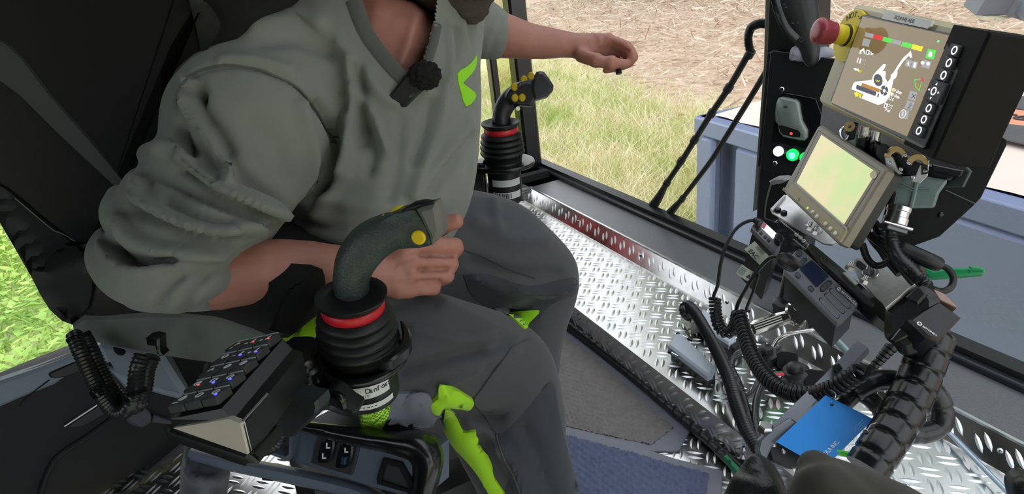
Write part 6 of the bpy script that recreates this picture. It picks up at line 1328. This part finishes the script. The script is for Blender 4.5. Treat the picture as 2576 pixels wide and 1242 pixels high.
coil(cat([P(*a) for a in ((1798, 748, 1.33), (1801, 790, 1.33), (1810, 822, 1.32), (1828, 836, 1.31), (1846, 826, 1.30), (1853, 800, 1.29), (1856, 788, 1.28))], 8), .0105, .0036, .0078).build('coil', CORD, c1, 60)
c2 = thing('coiled_cord', P(1900, 900, 1.2), 'long coiled black cord sweeping above the ledge to the loudspeaker', 'cord')
MB().tube(cat([P(*a) for a in ((1962, 646, 1.09), (1944, 646, 1.10), (1922, 662, 1.13), (1898, 692, 1.17), (1876, 728, 1.21), (1858, 760, 1.24), (1852, 780, 1.25))], 6), .0038, 8).build('straight_cord', CORD, c2)
coil(cat([P(*a) for a in ((1858, 784, 1.25), (1872, 836, 1.22), (1890, 888, 1.18), (1916, 934, 1.13), (1955, 972, 1.08), (2005, 992, 1.04), (2060, 990, 1.01), (2110, 970, .98), (2148, 946, .96), (2162, 936, .95))], 8), .0118, .0042, .0092).build('coil', CORD, c2, 60)
MB().tube(cat([P(*a) for a in ((2162, 936, .95), (2178, 946, .94), (2190, 925, .93), (2200, 912, .92))], 6), .004, 8).build('tail', CORD, c2)
o = MB().tube(cat([P(*a) for a in ((1909, 690, 1.16), (1896, 730, 1.19), (1884, 760, 1.21), (1878, 778, 1.22), (1886, 784, 1.22))], 6), .003, 8).build('thin_cord', CORD); tag(o, 'thin black cord hanging beside the paper tags', 'cord')
PAP = mat('paper_tag', srgb(186, 196, 184), .6)
def paper(L, d, label):
    q = Qd(*[(x, y, d + i * .004) for i, (x, y) in enumerate(L)]); t = thing('paper_tag', q.o, label, 'tag', 'paper tags on the radio cords')
    rows = []
    for i in range(7): rows.append([q.at(-q.w / 2 + q.w * i / 6, -q.h / 2 + q.h * j / 4, .004 * math.sin(math.pi * i / 6)) for j in range(5)])
    top = [p for r in rows for p in r]; b = MB(); b.grid(rows, flip=True); b.grid([[p - q.n * .0006 for p in r] for r in rows]); b.build('sheet', PAP, t, 60); return t, q
t1, q1 = paper([(1898, 608), (1941, 648), (1914, 671), (1873, 625)], 1.15, 'pale paper tag with a conformity mark hanging from the radio cord')
text('EAC', .011, q1.M @ Matrix.Translation((-.006, -.006, .0052)) @ Matrix.Rotation(math.pi / 2 * 0, 4, 'Z'), GREYINK, 'tag_letters', t1, .0002, .02, 'CENTER')
for i in range(4): MB().box((-.004, .006 + i * .0025, .0047), (.02 - .003 * (i % 2), .0007, .0004), q1.M).build('tag_line', GREYINK, t1)
t2, q2_ = paper([(1865, 664), (1899, 684), (1880, 707), (1853, 687)], 1.17, 'smaller white paper tag with a dark triangle below the other tag')
MB().prism([(.004, -.005), (.014, -.005), (.009, .004)], .0042, .0048, q2_.M).build('tag_triangle', GREYINK, t2)
for i in range(5): MB().box((-.007, -.006 + i * .003, .0042), (.012, .0006, .0004), q2_.M).build('tag_line', GREYINK, t2)
# standing corrugated conduit with gland on the sill
cd = thing('cable_conduit', onz(1968, 780, ZS), 'upright black corrugated conduit with a gland nut behind the larger radio', 'conduit')
b0 = onz(1968, 792, ZS); dd_ = proj(b0)[1]
corrug([P(1998, 640, dd_ - .12), P(1975, 742, dd_ - .03)], .017, .009).build('conduit', HOSE, cd, 60); Mk = frame(b0, P(1975, 742, dd_ - .03) - b0, cr)
MB().lathe([(.03, 0), (.03, .03), (.034, .032), (.034, .045), (.024, .052)], 8, Mk).build('gland_nut', BLACK, cd)
# blow gun
CHR = mat('chrome', (.72, .70, .67), .18, 1)
bg_ = thing('air_blow_gun', P(1985, 820, 1.3), 'chrome air blow gun with ribbed handle and trigger lever above the ledge', 'blow gun'); bq_ = Qn(1980, 815, 1.3, (CAM - P(1980, 815, 1.3)) + V((0, 0, .3)), cr); gB = lambda L: [(1680 + x / 3.88, 740 + y / 3.88) for x, y in L]
slab('handle', bq_, gB([(800, 285), (830, 252), (960, 202), (1140, 158), (1200, 170), (1215, 250), (1140, 285), (860, 392), (840, 385)]), -.022, 0, CHR, bg_, .006)
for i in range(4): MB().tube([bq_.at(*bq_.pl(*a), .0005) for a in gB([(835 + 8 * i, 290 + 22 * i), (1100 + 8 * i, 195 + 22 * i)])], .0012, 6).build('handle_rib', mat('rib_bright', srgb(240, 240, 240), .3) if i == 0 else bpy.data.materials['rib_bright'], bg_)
slab('body', bq_, gB([(1142, 160), (1152, 98), (1180, 82), (1232, 84), (1252, 132), (1330, 175), (1470, 265), (1476, 330), (1400, 352), (1340, 345), (1352, 272), (1290, 316), (1235, 305), (1225, 262), (1200, 240)]), -.02, .002, CHR, bg_, .005)
MB().tube(cat([bq_.at(*bq_.pl(*a), .0) for a in gB([(1028, 512), (1078, 440), (1170, 388), (1290, 360), (1380, 348), (1420, 352)])]), [(.0035, .008)] * 31, 8).build('trigger_lever', CHR, bg_)
MB().tube(cat([bq_.at(*bq_.pl(*a), -.008) for a in gB([(1335, 182), (1375, 150), (1425, 140), (1462, 170), (1460, 215), (1425, 232), (1392, 205), (1420, 180)])]), .0022, 8).build('hook', CHR, bg_)
nd_ = (P(2128, 884, 1.24) - P(2060, 815, 1.3)); Mn = frame(P(2062, 818, 1.295), nd_, cr)
MB().prism(circ(.0115, 6), .004, .018, Mn, .002).build('hex_nut', STEEL, bg_); MB().prism(circ(.010, 6), .02, .036, Mn, .002).build('hex_nut', STEEL, bg_); MB().lathe([(.008, 0), (.008, .04)], 12, Mn).build('stem', CHR, bg_)
MB().tube(cat([Mn @ V((0, 0, .034)), P(2110, 862, 1.25), P(2134, 890, 1.23), P(2150, 925, 1.22)]), .007, 10).build('air_hose', mat('clear_blue_hose', srgb(150, 176, 178), .2), bg_)
MB().tube([bq_.at(*bq_.pl(*a), -.01) for a in gB([(800, 290), (785, 300)])], .006, 8).build('nozzle_cap', mat('cream_cap', srgb(224, 218, 178), .5), bg_)

# ---------------------------------------------------------------- sockets and hoses on the ledge
LG_ = mat('pale_grey_hood', srgb(182, 192, 204), .45, bump=.1, bs=600)
def onl(x, y, h=0): return onz(x, y, ZL + h)
def hood(L, h, name, label, base):
    pl = [onl(x, y, h) for x, y in L]; t = thing(name, (sum(p.x for p in pl) / len(pl), sum(p.y for p in pl) / len(pl), ZL), label, 'connector', 'grey plug hoods on the ledge')
    MB().prism([(p.x, p.y) for p in pl], ZL + .03, ZL + h, None, .006).build('hood', LG_, t); pb = [onl(x, y, .03) for x, y in base]
    MB().prism([(p.x, p.y) for p in pb], ZL, ZL + .03, None, .003).build('base', BLACK, t); return t
hb1 = hood([(1680, 866), (1700, 837), (1716, 837), (1800, 918), (1792, 938), (1780, 943)], .05, 'plug_hood', 'pale grey rectangular plug hood lying nearest the floor mat', [(1688, 880), (1706, 852), (1800, 930), (1782, 955)])
for a, b2 in (((1703, 838), (1742, 856)), ((1682, 884), (1718, 902))):
    MB().tube([onl(*a, .035), onl((a[0] + b2[0]) / 2, (a[1] + b2[1]) / 2, .035), onl(*b2, .03)], .005, 8).build('latch', BLACKG, hb1); MB().tube([onl(a[0] + 8, a[1] + 3, .045), onl(b2[0] - 12, b2[1] - 6, .042)], .0035, 8).build('latch_pin', STEEL, hb1)
hb2 = hood([(1738, 790), (1762, 766), (1790, 790), (1850, 842), (1852, 852), (1833, 864), (1800, 842)], .05, 'plug_hood', 'blue grey plug hood with a corrugated hose behind the coiled cord', [(1745, 800), (1772, 782), (1862, 858), (1842, 878)])
MB().prism([(p.x, p.y) for p in [onl(x, y, .06) for x, y in ((1712, 772), (1735, 750), (1768, 770), (1760, 800), (1738, 806))]], ZL + .01, ZL + .06, None, .008).build('clear_cap', mat('clear_cap', srgb(170, 170, 160), .15, trans=.6), hb2)
MB().prism([(p.x, p.y) for p in [onl(x, y, .04) for x, y in ((1832, 868), (1860, 840), (1876, 850), (1850, 880))]], ZL, ZL + .04, None, .004).build('end_clip', BLACK, hb2)
def hose(pts, r, label, gp=None, nm='corrugated_hose', pitch=.007):
    o = corrug(cat([P(*a) for a in pts], 8), r, pitch).build(nm, HOSE, None, 60); return tag(o, label, 'hose', gp)
def dl(x, y, h): return (x, y, proj(onl(x, y, h))[1])
hose([dl(1742, 798, .05), dl(1722, 786, .08), dl(1727, 768, .09), dl(1748, 786, .10), dl(1776, 832, .10), dl(1806, 890, .09), dl(1832, 950, .08), dl(1850, 1010, .06), dl(1872, 1070, .05), dl(1900, 1118, .04), dl(1930, 1170, .03)], .0155, 'thick black corrugated hose running from the rear plug hood down the ledge', 'black hoses on the ledge')
hose([dl(1808, 872, .03), dl(1830, 915, .05), dl(1856, 968, .05), dl(1872, 1020, .04), dl(1888, 1070, .04), dl(1912, 1120, .03)], .012, 'black corrugated hose running alongside the thick one', 'black hoses on the ledge')
hose([dl(1836, 925, .05), dl(1845, 900, .06), dl(1866, 884, .07), dl(1892, 880, .06), dl(1915, 886, .04)], .0085, 'short thin corrugated hose arching to the upper black socket', 'black hoses on the ledge')
hose([dl(1945, 950, .03), dl(1920, 965, .05), dl(1904, 1005, .05), dl(1900, 1050, .05), dl(1906, 1100, .04), dl(1918, 1150, .03)], .0085, 'thin corrugated hose running from the lower black socket to the steel bar', 'black hoses on the ledge')
hose([dl(1912, 930, .02), dl(1908, 958, .03), dl(1890, 992, .02), dl(1872, 1002, .01)], .008, 'smooth dark hose end dropping to a hole in the ledge', 'black hoses on the ledge', 'rubber_hose', .05)
for x, y, r, t in ((1934, 912, .034, 'upper black round power socket with its cap open on the ledge'), (2006, 958, .036, 'lower black round power socket beside the steel bar')):
    c = onl(x, y); s_ = thing('power_socket', c, t, 'socket', 'power sockets on the ledge'); Ms = frame(c, (-.25, .1, 1), (1, 0, 0))
    MB().lathe([(r * 1.3, 0), (r * 1.3, .006), (r, .010), (r, .036), (r * .8, .042), (r * .55, .042), (r * .5, .055), (r * .3, .06)], 22, Ms).build('body', BLACK, s_)
    cc_ = onl(x + 46, y - 6, .03); MB().prism(rrect(.055, .046, .012), -.006, .006, frame(cc_, (-.5, -.5, .6), (.7, -.7, 0)), .002).build('cap', BLACKG, s_)
    MB().tube([c + V((0, 0, .02)), cc_], .004, 6).build('strap', BLACK, s_)
    for k in (0, 2.1, 4.2): MB().lathe([(.005, .006), (.005, .009), (.003, .011)], 8, Ms @ Matrix.Translation((r * 1.16 * math.cos(k), r * 1.16 * math.sin(k), 0))).build('screw', STEEL, s_)
st2 = MB(); st2.box((0, 0, 0), (.026, .014, .003), frame(P(1958, 940, proj(onl(1958, 940, .05))[1]), (0, 0, 1), cr)); o = st2.build('sticker', mat('red_sticker', srgb(200, 60, 84), .5)); tag(o, 'tiny red and green sticker between the two black sockets', 'sticker')
MB().box((0, .005, .0018), (.022, .004, .001), o.matrix_world @ frame(P(1958, 940, proj(onl(1958, 940, .05))[1]), (0, 0, 1), cr)).build('green_stripe', GRN, o)
for i, (x, y) in enumerate(((2042, 868), (2036, 980), (1990, 1030), (1870, 1130), (1868, 1150), (2470, 1098), (2280, 1222), (1910, 960))):
    o = MB().lathe([(.007, 0), (.007, .002), (.004, .006), (.004, .009)], 8, Matrix.Translation(onl(x, y))).build('rivet', STEEL, led)

# ---------------------------------------------------------------- steel bar, card, wrapped cable trunk
SBAR = mat('grey_bar_paint', srgb(112, 116, 124), .3, .4)
bar = thing('steel_bar', P(2050, 1000, 1.03), 'grey steel bar rising from a black end plate to the loudspeaker', 'bar')
bp_ = [P(1952, 1090, .99), P(2000, 1045, 1.0), P(2085, 962, 1.02), P(2172, 872, 1.03)]
MB().tube(cat(bp_, 4), [(.0145, .012)] * 13, 4, flat=(P(2100, 1000, 1) - P(2050, 950, 1))).build('bar', SBAR, bar, 30)
eq = Qn(1960, 1120, .965, (CAM - P(1960, 1120, .96)) + cr * .3, cr)
slab('end_plate', eq, [(1906, 1130), (1912, 1105), (1935, 1084), (1960, 1070), (1990, 1050), (2010, 1064), (1996, 1090), (1960, 1110), (1942, 1126), (1926, 1160), (1912, 1152)], -.02, 0, SBAR, bar, .003)
slab('black_plate', eq, [(1930, 1128), (1950, 1108), (2010, 1062), (2100, 1130), (2060, 1170), (1990, 1180), (1940, 1160)], -.03, -.006, BLACK, bar, .004)
for x, y in ((1948, 1118), (1972, 1134)): disc('screw', eq, x, y, 6, .97, -.006, -.001, STEEL, bar, 1, .002)
MB().prism(circ(.012, 6), 0, .012, frame(P(1924, 1082, .985), ax, cr), .002).build('hex_nut', STEEL, bar)
slab('clip', Qn(2110, 925, 1.0, (CAM - P(2110, 925, 1)), cr), [(2094, 918), (2110, 912), (2120, 926), (2104, 938), (2096, 934)], -.02, 0, BLACK, bar, .002)
CQ = Qd((1952, 1112, .955), (2077, 992, .985), (2197, 1055, .945), (2072, 1177, .915))
card = thing('blue_card', CQ.o, 'bright blue card hanging by a wire in front of the steel bar', 'card')
MB().prism([(-CQ.w / 2, -CQ.h / 2), (CQ.w / 2, -CQ.h / 2), (CQ.w / 2, CQ.h / 2), (-CQ.w / 2, CQ.h / 2)], -.0006, 0, CQ.M).build('card', mat('card_blue', srgb(6, 140, 232), .5, var=.04, vs=6), card, 20)
u, v_ = CQ.pl(2093, 1018); MB().prism(circ(.0028, 14, u, v_), 0, .0004, CQ.M).build('hole', BLACK, card)
MB().tube(cat([CQ.at(u, v_, .001), P(2099, 1005, .955), P(2102, 990, .96), P(2090, 980, .97)]), .0008, 6).build('wire', STEEL, card)
u, v_ = CQ.pl(2109, 1109); text('MOTOROLA INC.', .0085, CQ.M @ Matrix.Translation((u, v_, .0003)), WHITE, 'card_letters', card, .0001, .01, 'RIGHT', .9)
for i, ln in enumerate((.022, .026, .018)): u, v_ = CQ.pl(2160 + i * 4, 1066 + i * 5); MB().box((u, v_, .0003), (ln, .0009, .0003), CQ.M).build('card_line', mat('pale_blue_print', srgb(120, 190, 236), .5) if i == 0 else bpy.data.materials['pale_blue_print'], card)
trunk = wrapped(cat([P(*a) for a in ((2352, 840, .95), (2330, 900, .94), (2308, 960, .93), (2280, 1020, .915), (2246, 1080, .90), (2206, 1140, .885), (2180, 1180, .88))], 8), .0292, .032, n=20).build('segmented_trunk', mat('trunk_black', srgb(20, 21, 23), .25), None, 50); tag(trunk, 'thick black segmented cable trunk curving down from the loudspeaker', 'cable trunk')
def tube_thing(pts, r, m, name, label, cat_, gp=None, n=14): o = MB().tube(cat([P(*a) for a in pts], 7), r, n).build(name, m); return tag(o, label, cat_, gp)
w1 = wrapped(cat([P(*a) for a in ((2345, 978, 1.0), (2362, 1000, 1.0), (2372, 1040, 1.0), (2362, 1072, 1.0), (2330, 1088, 1.0), (2296, 1090, 1.0), (2270, 1080, 1.0))], 8), .0165, .034).build('wrapped_hose', WR, None, 50); tag(w1, 'black wrapped hose bending in a loop right of the cable trunk', 'hose', 'wrapped hoses')
w2 = wrapped(cat([P(*a) for a in ((2150, 985, .99), (2185, 965, .985), (2225, 955, .98), (2262, 960, .98), (2290, 975, .98))], 8), .017, .034).build('wrapped_hose', WR, None, 50); tag(w2, 'black wrapped hose crossing behind the trunk above the blue card', 'hose', 'wrapped hoses')
w3 = wrapped(cat([P(*a) for a in ((2170, 990, 1.0), (2196, 1008, .99), (2222, 1040, .985), (2245, 1060, .98))], 8), .014, .03).build('wrapped_hose', WR, None, 50); tag(w3, 'short black wrapped hose between the blue card and the trunk', 'hose', 'wrapped hoses')
w4 = wrapped(cat([P(*a) for a in ((2090, 1050, 1.0), (2130, 1010, 1.0), (2165, 975, 1.0), (2185, 960, 1.0))], 8), .013, .03).build('wrapped_hose', WR, None, 50); tag(w4, 'straight black wrapped hose behind the top of the blue card', 'hose', 'wrapped hoses')
corr_ = hose([(2372, 800, .945), (2366, 860, .95), (2355, 910, .945), (2340, 950, .94), (2332, 985, .935)], .010, 'thin corrugated hose down the right side of the cable trunk', None, 'corrugated_hose', .006)
o = tube_thing(((2105, 1135, .93), (2122, 1140, .925), (2140, 1142, .92), (2156, 1137, .915)), .0042, mat('lime_cable', srgb(96, 220, 60), .4), 'lime_cable', 'short bright lime cable below the blue card', 'cable')
mt = thing('metal_tab', P(2172, 1085, .9), 'small bright metal tab at the left side of the cable trunk', 'tab'); tq_ = Qn(2172, 1085, .895, (CAM - P(2172, 1085, .9)), cr); slab('tab', tq_, [(2162, 1118), (2166, 1104), (2190, 1066), (2204, 1062), (2204, 1070), (2180, 1112)], -.003, 0, STEEL, mt, .001); disc('bolt', tq_, 2178, 1084, 6, .9, 0, .005, STEEL, mt, 1, .001)
rod = MB().tube([onl(2290, 990, .02), onl(2545, 1248, .02), onl(2600, 1300, .02)], .0055, 10).build('steel_rod', mat('bluish_steel', srgb(170, 190, 204), .25, .8)); tag(rod, 'thin bluish steel rod lying diagonally on the lower right plate', 'rod')
# loose black cables below the plug
for pts, r, t in ((((2168, 612, 1.06), (2182, 650, 1.06), (2204, 668, 1.06), (2230, 660, 1.05), (2250, 640, 1.04)), .006, 'black cable sagging below the small monitor'),
                  (((2190, 590, 1.06), (2230, 622, 1.04), (2270, 660, 1.02), (2310, 700, 1.0), (2330, 716, .99)), .008, 'black cable running diagonally towards the loudspeaker'),
                  (((2200, 560, 1.07), (2220, 600, 1.05), (2250, 650, 1.03), (2290, 700, 1.0), (2315, 725, .98)), .007, 'second diagonal black cable beside the first'),
                  (((2215, 600, 1.05), (2240, 612, 1.03), (2262, 620, 1.02)), .007, 'short black cable entering the inline connector'),
                  (((2180, 580, 1.08), (2196, 606, 1.07), (2216, 630, 1.06), (2236, 660, 1.05), (2262, 690, 1.03)), .006, 'black cable behind the slotted plate')):
    tube_thing(pts, r, CORD, 'cable', t, 'cable', 'loose cables below the plug', 10)
hose([(2246, 572, 1.0), (2242, 600, 1.0), (2256, 640, .99), (2290, 672, .985), (2318, 706, .98), (2336, 722, .97)], .0095, 'black corrugated cable leaving the grey green plug hood', None, 'corrugated_hose', .006)
ic = thing('inline_connector', P(2318, 645, .99), 'long black inline cable connector in front of the green lever', 'connector')
MB().tube(cat([P(2258, 618, 1.0), P(2285, 632, .995), P(2330, 652, .985), P(2366, 668, .98)]), [.009, .011, .0125, .0125, .0128, .0128, .0128, .0128, .0128, .0128, .0128, .0128, .0128, .0128, .0128, .0125, .0125, .012, .0105], 14).build('sleeve', BLACK, ic)
MB().tube(cat([P(*a) for a in ((2362, 666, .98), (2384, 676, .975), (2398, 698, .97), (2392, 722, .965), (2370, 732, .96), (2345, 726, .955))], 6), .0052, 10).build('cable_loop', CORD, ic)
lvq = Qn(2400, 683, 1.08, (CAM - P(2400, 683, 1.08)) + V((0, 0, .3)), cr)
gl_ = thing('green_lever', P(2400, 683, 1.08), 'green plastic lever sticking out to the right behind the cables', 'lever'); slab('lever', lvq, g3([(690, 400), (860, 482), (1000, 456), (1165, 454), (1165, 441), (1255, 446), (1298, 462), (1304, 490), (1280, 516), (1000, 540), (840, 552), (790, 530)]), -.02, 0, mat('lever_green', srgb(26, 146, 88), .4), gl_, .004)
MB().tube([lvq.at(*lvq.pl(2316, 672), -.01), P(2322, 770, .93)], .008, 8).build('stem', BLACK, gl_)
for k in range(3): MB().tube([lvq.at(*lvq.pl(*a), .0005) for a in g3([(1170, 478 + 10 * k), (1290, 478 + 10 * k)])], .001, 6).build('lever_rib', bpy.data.materials['lever_green'], gl_)

# ---------------------------------------------------------------- padded rest nearest the camera
OLV = cloth('olive_leather', srgb(62, 60, 54), .6, .3, 700); BLL = mat('black_leather', srgb(30, 34, 35), .4, bump=.6, bs=350, dist=.001)
ar = thing('armrest', P(2100, 1300, .55), 'olive brown padded armrest with a black leather side at the bottom edge', 'armrest')
ab = MB(); limb(ab, [(2052, 1176, .56, 50, .04), (2075, 1235, .55, 104, .05), (2105, 1320, .54, 190, .06), (2140, 1420, .53, 240, .06)], 20); limb(ab, [(2100, 1200, .56, 52, .04), (2180, 1260, .55, 78, .05), (2270, 1320, .54, 95, .05), (2330, 1380, .54, 95, .05)], 20)
smooth_link('pad', fuse(ab, .005, 8), OLV, ar)
aq_ = Qn(1900, 1200, .62, (CAM - P(1900, 1200, .62)) - cr * .3, cr)
lf_ = MB(); limb(lf_, [(1902, 1156, .63, 20, .02), (1908, 1190, .63, 52, .03), (1906, 1240, .625, 74, .035), (1900, 1320, .62, 92, .04)], 20); smooth_link('leather_side', fuse(lf_, .004, 5), BLL, ar)
ar2 = smooth_link('armrest', fuse((lambda m_: (limb(m_, [(2580, 1225, .5, 34, .03), (2610, 1260, .5, 60, .04), (2640, 1330, .5, 80, .05)], 16), m_)[1])(MB()), .005, 4), BLL); tag(ar2, 'black padded corner just showing at the bottom right', 'armrest')
